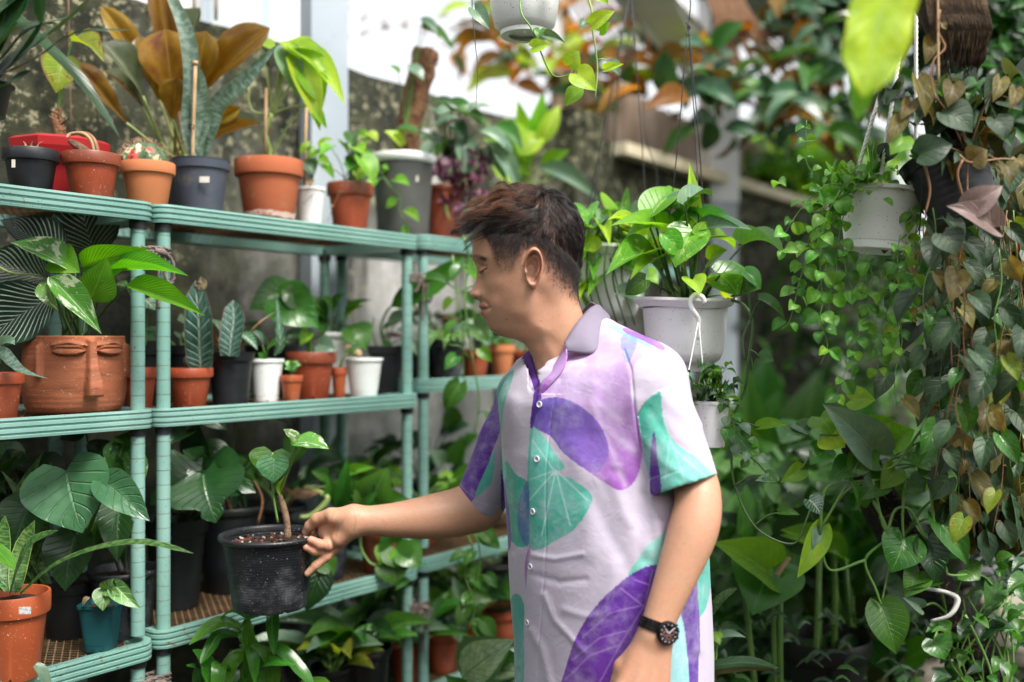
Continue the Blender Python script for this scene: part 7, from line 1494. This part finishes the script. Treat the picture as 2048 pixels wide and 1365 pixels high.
# neck opening and front V
neckc = cap(G, P(1132, 600, 1.72), P(1120, 700, 1.735), .060, .064); neckc = smin(neckc, cap(G, P(1110, 700, 1.735), P(1072, 772, 1.665), .055, .012), .02)
S_ = np.maximum(S_, -neckc)
V, F = snet(S_, org, SH)
me0 = bpy.data.meshes.new('tmp'); me0.from_pydata(V.tolist(), [], F.tolist()); o = bpy.data.objects.new('tmp', me0); COL.objects.link(o)
sm = o.modifiers.new('s', 'SMOOTH'); sm.factor = .5; sm.iterations = 3; sb = o.modifiers.new('b', 'SUBSURF'); sb.levels = 1; sb.subdivision_type = 'CATMULL_CLARK'
dg = bpy.context.evaluated_depsgraph_get(); me = bpy.data.meshes.new_from_object(o.evaluated_get(dg)); bpy.data.objects.remove(o); me.name = 'shirt'
nv = len(me.vertices); V = np.empty(nv*3, np.float32); me.vertices.foreach_get('co', V); V = V.reshape(-1, 3).astype(float); NR = np.empty(nv*3, np.float32); me.vertices.foreach_get('normal', NR); NR = NR.reshape(-1, 3)
px = V[:, 0]/V[:, 1]*FPX+1024; py = 682-(V[:, 2]-CAMZ)/V[:, 1]*FPX
def capv(V, a, b, ra, rb):
    a = np.array(a); b = np.array(b); ab = b-a; t = np.clip((V-a) @ ab/(ab @ ab), 0, 1); return np.linalg.norm(V-a-t[:, None]*ab, axis=1)-(ra+(rb-ra)*t), t
dL, tL = capv(V, Ls, P(1372, 985, 1.588), .062, .0565); dR, tR = capv(V, Rs, P(957, 1012, 1.935), .057, .050)
isL = (dL < .004) & (px > 1262-.0*py) & ((px-1262) > (py-740)*.16) & (V[:, 1] < 1.72); isRr = (dR < .006) & ((px < 1000-(py-860)*-.0) | (px < 1003)) & (V[:, 1] > 1.8) & (px < 1002)
facing = NR[:, 1] < .25
# folds: ridges (px polyline, amplitude m, width px)
disp = np.zeros(nv)
FO = [([(1270, 800), (1262, 860), (1240, 930)], .004, 16), ([(1225, 960), (1250, 1030), (1290, 1100)], .0035, 15), ([(1180, 985), (1215, 1060), (1265, 1150)], -.003, 18), ([(1290, 990), (1275, 1060), (1290, 1120)], -.004, 14), ([(1300, 985), (1318, 1080), (1330, 1150)], .004, 10),
      ([(1070, 1110), (1110, 1118), (1165, 1108)], .0016, 6), ([(1075, 1150), (1120, 1165), (1170, 1160)], -.0015, 7), ([(1090, 1190), (1110, 1240), (1165, 1300)], .0018, 7), ([(1065, 1260), (1085, 1300), (1100, 1365)], .002, 8), ([(1130, 1220), (1180, 1235), (1230, 1220)], .0013, 8),
      ([(1195, 720), (1185, 780), (1190, 850)], .0018, 14), ([(1120, 760), (1100, 820), (1105, 900)], -.0015, 12), ([(1150, 900), (1180, 1000), (1180, 1100)], .003, 24), ([(1030, 800), (1022, 900), (1030, 1000)], .0025, 14), ([(1010, 900), (1020, 1000), (1025, 1100)], -.002, 10), ([(1040, 1100), (1030, 1200), (1036, 1330)], .0018, 9), ([(1230, 1130), (1210, 1230), (1180, 1340)], .002, 16),
      ([(1390, 1100), (1380, 1200), (1395, 1300)], .004, 10), ([(1405, 1150), (1400, 1260), (1405, 1365)], -.003, 8), ([(1365, 1220), (1372, 1300), (1370, 1365)], -.003, 7)]
FS = [([(1290, 740), (1330, 800), (1395, 850)], .003, 14), ([(1300, 820), (1340, 880), (1420, 940)], -.0022, 12), ([(1290, 880), (1320, 920), (1390, 965)], .0015, 9), ([(970, 820), (960, 900), (940, 980)], .003, 9), ([(990, 880), (965, 950), (960, 1010)], -.002, 8)]
slv = isL | isRr
for pl, am_, w_ in FO: disp += np.where(slv, 0, am_*np.exp(-(seg_side(px, py, pl)/w_)**2))
for pl, am_, w_ in FS: disp += np.where(slv, am_*np.exp(-(seg_side(px, py, pl)/w_)**2), 0)
# placket step, seams and hems
PLK = [(1078, 790), (1068, 850), (1062, 930), (1060, 1010), (1060, 1090), (1053, 1200), (1046, 1300), (1042, 1420)]
xs_p = cr([q[1] for q in PLK], [q[0] for q in PLK], py); sdist = px-xs_p; onf = (~slv) & (V[:, 1] < 1.85) & (py > 788)
disp += np.where(onf, .0034*ss(sdist, -1.5, 1.5)*(1-ss(sdist, 2, 60)), 0)-np.where(onf, .0009*np.exp(-((sdist-33)/1.6)**2), 0)
seam = seg_side(px, py, [(1248, 700), (1262, 740), (1268, 800), (1278, 880), (1298, 960)]); disp -= .0022*np.exp(-(seam/2.6)**2)*facing*(V[:, 1] < 1.75)
hemL = (V-np.array(P(1368, 972, 1.588))) @ axL; hemR = (V-np.array(P(957, 1008, 1.935))) @ axR
disp -= isL*.0008*np.exp(-((hemL+.024)/.0015)**2); disp -= isRr*.0008*np.exp(-((hemR+.024)/.0015)**2)
ln = np.array([mnoise.noise(Vector((float(a)*9, float(b)*9, float(c_)*6))) for a, b, c_ in V[::1]])if nv < 1 else np.sin(V[:, 2]*31+3*np.sin(V[:, 0]*23))*np.sin(V[:, 0]*27+V[:, 1]*22)
disp += .0011*ln
V2 = V+NR*disp[:, None]; me.vertices.foreach_set('co', V2.astype(np.float32).ravel())
# ---- the print
def inpoly(pl):
    ins = np.zeros(nv, bool); n = len(pl)
    # smooth closed outline
    pts = []
    for i in range(n):
        a_, b_, c_, d_ = [np.array(pl[(i+k-1) % n], float) for k in range(4)]
        for t_ in (0, .25, .5, .75): pts.append(.5*((2*b_)+(c_-a_)*t_+(2*a_-5*b_+4*c_-d_)*t_*t_+(3*b_-a_-3*c_+d_)*t_**3))
    n = len(pts)
    for i in range(n):
        (x0, y0), (x1, y1) = pts[i], pts[(i+1) % n]
        if y0 == y1: continue
        ins ^= ((y0 > py) != (y1 > py)) & (px < (x1-x0)*(py-y0)/(y1-y0)+x0)
    return ins
BASE = np.array([.54, .485, .60]); colr = np.tile(BASE, (nv, 1)); pm_ = np.zeros(nv)
def paint(pl, cc, m, c2=None, axis=None, al=1.0):
    global colr
    w = (inpoly(pl) & m).astype(float)*al; cc = np.tile(np.array(cc, float), (nv, 1))
    if c2 is not None:
        (x0, y0), (x1, y1) = axis; t_ = np.clip(((px-x0)*(x1-x0)+(py-y0)*(y1-y0))/((x1-x0)**2+(y1-y0)**2), 0, 1)[:, None]; cc = cc*(1-t_)+np.array(c2)*t_
    colr = colr*(1-w[:, None])+cc*w[:, None]; pm_[w > 0] = 1
def veins(lines, cc, m, w_=1.6, al=.6):
    global colr
    d = np.minimum.reduce([seg_side(px, py, l) for l in lines]); w = np.exp(-(d/w_)**2)*al*m; colr = colr*(1-w[:, None])+np.array(cc)*w[:, None]
TO = ~slv; PUR = (.10, .022, .30); GRN = (.035, .40, .29); LG = (.20, .62, .52); LAV = (.50, .27, .62)
colr[isRr] = (.36, .32, .40); colr[TO & (px < 1060) & (py < 1000)] = (.50, .45, .54)
paint([(1220, 640), (1180, 668), (1130, 705), (1100, 745), (1078, 795), (1072, 830), (1090, 860), (1130, 905), (1180, 945), (1215, 968), (1240, 980), (1268, 965), (1282, 925), (1283, 880), (1275, 830), (1262, 780), (1268, 730), (1288, 705), (1265, 660)], (.58, .40, .68), TO, (.33, .09, .46), ((1150, 760), (1260, 960)))
veins([[(1160, 700), (1180, 790), (1215, 880), (1250, 970)], [(1170, 750), (1215, 780)], [(1180, 790), (1240, 840)], [(1190, 820), (1130, 830)], [(1200, 850), (1270, 900)], [(1170, 740), (1120, 760)]], (.66, .52, .74), inpoly([(1100, 690), (1300, 690), (1290, 980), (1070, 860)]) & TO, 7, .55)
paint([(1085, 800), (1120, 795), (1165, 815), (1200, 850), (1218, 900), (1205, 935), (1185, 945), (1130, 908), (1100, 872), (1066, 850), (1066, 815)], (.12, .07, .40), TO, (.25, .13, .50), ((1080, 820), (1200, 920)))
paint([(1064, 853), (1085, 868), (1108, 905), (1130, 935), (1100, 948), (1140, 955), (1180, 985), (1181, 1010), (1155, 1052), (1120, 1076), (1058, 1090), (1057, 900)], LG, TO, GRN, ((1080, 880), (1110, 1060)))
veins([[(1112, 940), (1060, 960)], [(1112, 940), (1062, 1000)], [(1112, 940), (1085, 1070)], [(1112, 940), (1140, 1050)], [(1112, 940), (1175, 1000)], [(1108, 940), (1068, 880)]], (.5, .8, .74), inpoly([(1057, 853), (1185, 980), (1150, 1060), (1057, 1090)]) & TO, 1.6, .7)
paint([(1008, 925), (1035, 950), (1057, 975), (1057, 1086), (1020, 1083), (1014, 1040)], GRN, TO); paint([(1057, 965), (1042, 990), (1034, 1030), (1040, 1070), (1058, 1088)], (.06, .10, .38), TO, al=.75)
paint([(1028, 742), (1015, 790), (1006, 830), (1004, 900), (1012, 945), (1002, 965), (985, 930), (980, 850), (990, 790), (1008, 755)], GRN, TO, LG, ((1000, 760), (1000, 960)))
paint([(984, 840), (994, 880), (1003, 940), (1014, 1000), (1020, 1080), (1014, 1100), (1002, 1030), (990, 960), (972, 900)], PUR, TO)
paint([(1076, 755), (1066, 795), (1060, 850), (1066, 852), (1080, 810), (1085, 790)], PUR, TO)
paint([(1060, 1088), (1050, 1130), (1053, 1190), (1056, 1150), (1064, 1110)], (.35, .12, .45), TO, al=.8)
paint([(1022, 1205), (1048, 1210), (1050, 1380), (1026, 1380)], (.06, .38, .32), TO, (.16, .5, .45), ((1030, 1220), (1030, 1350)))
paint([(1345, 1060), (1300, 1085), (1280, 1112), (1256, 1152), (1300, 1130), (1345, 1135)], (.16, .52, .44), TO, (.3, .62, .56), ((1260, 1150), (1330, 1070)))
paint([(1302, 1131), (1345, 1140), (1330, 1200), (1300, 1260), (1260, 1320), (1220, 1420), (1118, 1420), (1130, 1340), (1158, 1262), (1200, 1203), (1252, 1156)], PUR, TO, (.17, .04, .38), ((1300, 1150), (1150, 1400)))
veins([[(1305, 1140), (1290, 1210), (1240, 1290), (1180, 1400)], [(1290, 1210), (1220, 1225), (1165, 1275)], [(1290, 1215), (1240, 1175)], [(1262, 1260), (1200, 1275), (1145, 1320)], [(1240, 1290), (1180, 1310), (1130, 1360)], [(1300, 1170), (1270, 1160)]], (.4, .22, .62), inpoly([(1302, 1131), (1340, 1140), (1220, 1420), (1118, 1420), (1150, 1262)]) & TO, 1.4, .75)
paint([(1392, 1130), (1425, 1120), (1418, 1200), (1400, 1235), (1394, 1180)], (.07, .45, .36), TO); paint([(1388, 1160), (1398, 1200), (1402, 1260), (1394, 1400), (1372, 1400), (1374, 1280), (1366, 1220)], PUR, TO); paint([(1342, 1285), (1364, 1230), (1376, 1300), (1374, 1400), (1335, 1400)], (.3, .58, .6), TO)
paint([(1320, 985), (1338, 1010), (1328, 1045), (1318, 1010)], PUR, TO)
paint([(1212, 640), (1250, 655), (1318, 690), (1300, 696), (1250, 672), (1212, 652)], (.25, .6, .6), ~isRr); paint([(1250, 655), (1300, 672), (1330, 694), (1322, 700), (1290, 684), (1250, 665)], (.26, .10, .42), ~isRr); paint([(1245, 668), (1275, 680), (1255, 725), (1243, 700)], (.13, .24, .5), TO, al=.7)
paint([(1292, 728), (1312, 735), (1320, 780), (1328, 840), (1350, 885), (1400, 920), (1436, 975), (1310, 990), (1298, 980), (1278, 890), (1262, 820), (1270, 765)], GRN, isL, LG, ((1285, 800), (1360, 930)))
veins([[(1320, 780), (1330, 850), (1350, 900), (1420, 960)], [(1340, 880), (1330, 960)], [(1350, 900), (1370, 965)], [(1325, 830), (1345, 850)]], (.45, .78, .7), inpoly([(1292, 728), (1330, 840), (1436, 975), (1300, 985)]) & isL, 2.2, .5)
paint([(1308, 862), (1316, 920), (1322, 985), (1300, 985), (1300, 930)], PUR, isL)
paint([(1395, 985), (1436, 960), (1440, 985)], (.42, .2, .55), isL, al=.8)
paint([(975, 800), (1010, 770), (1003, 850), (985, 900), (965, 960), (940, 1006), (905, 995), (915, 950), (950, 870)], PUR, isRr | (px < 985)); paint([(992, 895), (984, 960), (970, 980), (950, 992), (965, 950), (985, 910)], (.08, .4, .32), isRr)
sti = np.zeros(nv); sti += isL*np.exp(-((hemL+.026)/.0009)**2)+isRr*np.exp(-((hemR+.026)/.0009)**2); colr = colr*(1-.4*sti[:, None])+np.array([.75, .7, .78])*.4*sti[:, None]
ca = me.color_attributes.new('Col', 'FLOAT_COLOR', 'POINT'); ca.data.foreach_set('color', np.concatenate([colr, pm_[:, None]], 1).astype(np.float32).ravel())
g = N('printed_shirt'); at = g.n('Attribute', attribute_name='Col'); cn, al_ = at.outputs['Color'], at.outputs['Alpha']
wn = g.noise(16, 7, g.pos(), .7); wn2 = g.noise(60, 4, g.pos(), .6); cc = g.mix(g.math('MULTIPLY', g.math('MULTIPLY', g.ramp(wn, .42, .72), al_), .36), cn, (.7, .66, .8)); cc = g.mix(g.math('MULTIPLY', g.math('MULTIPLY', g.ramp(wn2, .35, .6), al_), .18), cc, g.mix(1, cn, (.45, .45, .6), 'MULTIPLY'))
wv = g.n('TexWave', {'Vector': g.pos(), 'Scale': 900, 'Distortion': .5}).outputs[1]
M['shirt'] = g.fin(g.bsdf(cc, .62, g.bump(g.math('ADD', g.noise(28, 5, g.pos(), .6, 1.0), g.math('MULTIPLY', wv, .03)), .32, .006), Sheen_Weight=.25, Sheen_Roughness=.4, Specular_IOR_Level=.3))
me.materials.clear(); me.materials.append(M['shirt']); me.polygons.foreach_set('use_smooth', [True]*len(me.polygons)); me.update()
shirt = bpy.data.objects.new('shirt', me); COL.objects.link(shirt); shirt.parent = man
F4 = np.empty(len(me.loops), np.int32); me.loops.foreach_get('vertex_index', F4)
sb_ = BVHTree.FromPolygons([tuple(v) for v in V2.tolist()], F4.reshape(-1, 4).tolist())
def on(px_, py_, off=.0):
    o_ = Vector((0, 0, CAMZ)); d = (P(px_, py_, 1.0)-o_).normalized(); hit, nn, _, _ = sb_.ray_cast(o_, d)
    if hit is None: return P(px_, py_, 1.65), Vector((0, -1, 0))
    if nn.dot(d) > 0: nn = -nn
    return hit+nn*off, nn
# buttons
M['button'] = surf('shell_button', (.62, .6, .66), (.74, .72, .78), 80, .25)
for (bx_, by_) in ((1080, 809), (1075, 918), (1067, 1023), (1062, 1133), (1056, 1245)):
    q, nn = on(bx_, by_, .0012); rot = nn.to_track_quat('Z', 'Y').to_matrix(); b = MB()
    b.lathe([(.001, .0008), (.0032, .0008), (.0038, .0018), (.0052, .0020), (.0056, .0012), (.0054, 0), (.001, 0)], q, 24, ax=rot); ob = b.build('button', M['button'], man)
    b = MB(); tx = rot @ Vector((1, 0, 0)); ty = rot @ Vector((0, 1, 0))
    for (i, j) in ((-1, -1), (1, -1), (1, 1), (-1, 1)): b.lathe([(.0001, .0012), (.0007, .0011)], q+tx*i*.0013+ty*j*.0013, 8, ax=rot)
    b.build('thread_hole', M['collar'], ob)
# collar pieces: thick curved sheets
def sheet(name, outline, mat, th=.0022, puff=.0, par=None, sub_=26):
    """outline: two rails of 3-D points (inner, outer); lofted and thickened"""
    A_, B_ = outline; A_, _ = spline([Vector(p) for p in A_], 1, 6); B_, _ = spline([Vector(p) for p in B_], 1, 6); n = sub_
    def samp(R, t_): 
        k = t_*(len(R)-1); i = min(int(k), len(R)-2); return R[i].lerp(R[i+1], k-i)
    top = []; m = 8
    for i in range(n+1):
        a_, b_ = samp(A_, i/n), samp(B_, i/n)
        for j in range(m+1):
            t_ = j/m; top.append(a_.lerp(b_, t_)+Vector((0, -puff*math.sin(math.pi*t_), puff*.6*math.sin(math.pi*t_))))
    fs = [(i*(m+1)+j, (i+1)*(m+1)+j, (i+1)*(m+1)+j+1, i*(m+1)+j+1) for i in range(n) for j in range(m)]
    b = MB(); b.add(top, fs); o = b.build(name, mat, par); md = o.modifiers.new('thick', 'SOLIDIFY'); md.thickness = th; md.offset = 0; return o
M['collarg'] = surf('mauve_grey_collar', (.17, .145, .20), (.21, .18, .25), 12, .7, bump=.25, bsc=300)
M['lapel'] = surf('lilac_lapel', (.42, .20, .52), (.52, .32, .62), 22, .65, (.3, .09, .42), 30, .5, .7, bump=.25, bsc=300)
M['pfab'] = surf('purple_facing', (.09, .022, .27), (.14, .035, .33), 14, .65, bump=.25, bsc=300)
sheet('collar', ([P(1192, 610, 1.745), P(1178, 618, 1.705), P(1158, 640, 1.672), P(1142, 662, 1.655), P(1129, 686, 1.648)], [P(1205, 618, 1.76), P(1221, 638, 1.70), P(1210, 670, 1.66), P(1192, 706, 1.632), P(1131, 703, 1.638)]), M['collarg'], puff=.004, par=man)
sheet('collar', ([P(1192, 610, 1.745), P(1178, 606, 1.77), P(1150, 640, 1.795), P(1100, 690, 1.80), P(1062, 700, 1.79)], [P(1200, 620, 1.76), P(1190, 640, 1.79), P(1150, 680, 1.82), P(1060, 715, 1.82), P(1040, 735, 1.78)]), M['collarg'], puff=.003, par=man)
sheet('lapel', ([P(1131, 690, 1.650), P(1118, 715, 1.650), P(1100, 745, 1.648), P(1081, 770, 1.646), P(1078, 792, 1.648)], [P(1134, 704, 1.634), P(1133, 722, 1.630), P(1122, 746, 1.628), P(1102, 770, 1.633), P(1080, 793, 1.642)]), M['lapel'], puff=.003, par=man)
sheet('lapel', ([P(1062, 698, 1.765), P(1064, 715, 1.745), P(1070, 738, 1.72), P(1075, 760, 1.69), P(1079, 786, 1.655)], [P(1040, 722, 1.775), P(1036, 738, 1.76), P(1046, 752, 1.735), P(1060, 772, 1.70), P(1077, 795, 1.66)]), M['pfab'], puff=.003, par=man)
M['trouser'] = surf('dark_trousers', (.015, .017, .022), (.03, .033, .04), 12, .8)
b = MB()
for sx in (-1, 1):
    hip = Vector((.172+sx*.04, 1.76-sx*.07, .93)); kne = hip+Vector((.01, 0, -.5)); ank = kne+Vector((.02, .02, -.40)); b.tube([hip, kne, ank], [.09, .075, .065], 20, smooth=5)
b.build('trousers', M['trouser'], man)
for sx in (-1, 1):
    q = Vector((.18+sx*.05, 1.76-sx*.086, .045)); b = MB(); b.tube([q+Vector((.05, .03, 0)), q+Vector((-.05, -.03, 0)), q+Vector((-.16, -.09, -.008)), q+Vector((-.21, -.12, -.012))], [.035, .045, .042, .028], 14, smooth=4); b.build('shoe', M['collar'], man)
# ---------------- watch
M['steelblack'] = surf('black_steel', (.02, .02, .022), (.035, .035, .038), 30, .28, metallic=.8); M['dial'] = surf('dial_face', (.02, .012, .014), (.03, .02, .02), 40, .25); M['dialred'] = surf('dial_detail', (.18, .06, .06), (.25, .12, .11), 80, .3)
wp = P(1316, 1253, 1.528); wt = thing('wristwatch', 'black metal wristwatch with a round chronograph dial on the hanging wrist', 'watch', wp)
ax = (P(1311, 1266, 1.525)-P(1322, 1230, 1.53)).normalized(); r3 = ax.to_track_quat('Z', 'Y').to_matrix()
for k in range(26):
    a_ = 2*math.pi*k/26; b = MB(); 
    for j, (zz, w_) in enumerate(((-.0065, .004), (0, .0075), (.0065, .004))):
        rr = .0300; c_ = wp+r3 @ Vector((math.cos(a_)*rr, math.sin(a_)*rr*.98, zz)); b.box(c_, (.0028, .0066, w_), r3 @ Matrix.Rotation(a_, 3, 'Z'))
    b.build('band_link', M['steelblack'], wt, smooth=False)
wn_ = Vector((.42, -1, .12)).normalized(); wc = P(1335, 1266, 1.502); r4 = wn_.to_track_quat('Z', 'Y').to_matrix()
b = MB(); b.lathe([(.012, -.008), (.0165, -.006), (.0182, -.002), (.0182, .002), (.017, .0045), (.0155, .0048), (.0145, .0035)], wc, 40, ax=r4); b.build('case', M['steelblack'], wt, auto=30)
b = MB(); b.lathe([(.0001, .0030), (.0148, .0030)], wc, 40, ax=r4); dl = b.build('dial', M['dial'], wt)
for (dx_, dy_) in ((-.006, 0), (.006, 0), (0, -.006)):
    b = MB(); b.lathe([(.0026, .0034), (.0034, .0036), (.0038, .0034)], wc+r4 @ Vector((dx_, dy_, 0)), 20, ax=r4); b.build('subdial', M['dialred'], dl)
for k in range(12): a_ = k*math.pi/6; b = MB(); b.box(wc+r4 @ Vector((math.cos(a_)*.0128, math.sin(a_)*.0128, .0035)), (.0022, .0007, .0005), r4 @ Matrix.Rotation(a_, 3, 'Z')); b.build('hour_marker', M['button'], dl, smooth=False)
for a_, l_ in ((2.2, .009), (.6, .011)): b = MB(); b.box(wc+r4 @ Vector((math.cos(a_)*l_/2, math.sin(a_)*l_/2, .0042)), (l_, .0009, .0004), r4 @ Matrix.Rotation(a_, 3, 'Z')); b.build('watch_hand', M['button'], dl, smooth=False)
for a_ in (.5, 0, -.5): b = MB(); c0_, c1_ = wc+r4 @ Vector((math.cos(a_)*.0178, math.sin(a_)*.0178, -.001)), wc+r4 @ Vector((math.cos(a_)*.0212, math.sin(a_)*.0212, -.001)); b.tube([c0_, c1_], .0018, 8); b.build('crown', M['steelblack'], wt)
# ---------------- the held pot
random.seed(77)
Y = 1.89; c = P(540, 1212, Y); t = thing('held_pot', 'ribbed black nursery pot in the hand of the man, small stemmed plant in it', 'potted plant', c)
R = 101/FPX*Y; H = (1212-1066)/FPX*Y
prof = [(0, 0), (.70, 0), (.715, .012), (.72, .03)]
for i in range(24):
    f = i/24; z_ = .05+f*.86; r_ = .725+.18*f; prof += [(r_, z_), (r_+(.006 if i > 8 else .003), z_+.012), (r_, z_+.024)]
b = MB(); 
def fnn(j, r, z, a):
    zz = z
    if 0 < j <= 3:
        d = abs((a*6/(2*math.pi)+.37) % 1-.5)
        if d < .055: zz = z+.045
    return r*R, zz*H
b.lathe(prof+[(.91, .93)], c, 96, fnn); b.build('pot_body', M['blackworn'], t, auto=50)
b = MB(); b.lathe([(.905, .92), (.95, .925), (.985, .935), (1.0, .955), (1.0, .975), (.985, .995), (.96, 1.0), (.925, .99), (.905, .97), (.90, .93), (.88, .925), (.885, .9), (.865, .89), (.87, .86), (.85, .84), (.84, .80)], c, 72, lambda j, r, z, a: (r*R, z*H)); b.build('rim', M['blackworn'], t, auto=50)
b = MB(); b.lathe([(.001, .89), (.4, .89), (.7, .87), (.86, .84)], c, 36, lambda j, r, z, a: (r*R, (z+.012*math.sin(7*a+j))*H)); b.build('soil', M['soil'], t)
for i in range(130):
    a_ = ru(0, 6.28); r_ = R*.8*ru(0, 1)**.5; q = c+Vector((r_*math.cos(a_), r_*math.sin(a_), H*.895)); b = MB(); s_ = ru(.0012, .003); b.box(q, (s_*2, s_*1.6, s_*1.4), Matrix.Rotation(ru(0, 3), 3, 'Z') @ Matrix.Rotation(ru(0, 3), 3, 'X')); b.build('grit', M['perl'] if i % 3 == 0 else M['chip'], t, smooth=False)
b = MB(); tr = [P(576, 1076, Y-.02), P(573, 1040, Y-.02), P(566, 1010, Y-.02), P(558, 990, Y-.02)]; b.tube(tr, [.0066, .0062, .0058, .0046], 12, smooth=8)
b.v = [tuple(Vector(v)+Vector((ru(-1, 1), ru(-1, 1), 0))*.0005) for v in b.v]; b.build('ringed_stem', surf('ringed_bark', (.2, .12, .07), (.32, .21, .13), 60, .85, (.09, .05, .03), 90, .5, .65, bump=.6, bsc=200), t)
for i in range(16):
    q = tr[0].lerp(tr[3], i/16); 
    k_ = i/16*3; i0 = min(int(k_), 2); q = tr[i0].lerp(tr[i0+1], k_-i0); b = MB(); b.lathe([(.0060-.0001*i, -.0008), (.0071-.0001*i, 0), (.0060-.0001*i, .0008)], q, 12); b.build('stem_ring', M['wood'], t)
b0 = tr[3]
for (q, e, w, m, nh, dy) in (((548, 918), (548, 966), 60, 'heartd', (-.1, -1, .25), -.03), ((545, 905), (536, 955), 78, 'pothosd', (.1, -.8, .6), .0), ((598, 885), (658, 898), 62, 'varieg', (0, -.35, 1), -.03), ((594, 886), (566, 858), 44, 'varieg', (0, -.35, 1), -.03)):
    PL(t, q, e, w, Y-.02+dy, Y-.03+dy, 'heart', m, b0 if m != 'pothosd' else P(552, 980, Y-.02), sr=(.0032, .0022), smat='stemg', nh=nh, jit=.03, wave=.02, bow=.0, arch=.06, curl=.05)
stem(t, [P(556, 1045, Y-.03), P(548, 1000, Y-.03), P(543, 960, Y-.03)], .0025, .0018, M['stemg'])
bpx(t, [(560, 992, Y-.03), (556, 975, Y-.03), (565, 960, Y-.04), (570, 950, Y-.04)], 9, 'lime', kind='lance'); bpx(t, [(552, 1000, Y-.02), (548, 985, Y-.03), (550, 968, Y-.03)], 8, 'syng', kind='lance')
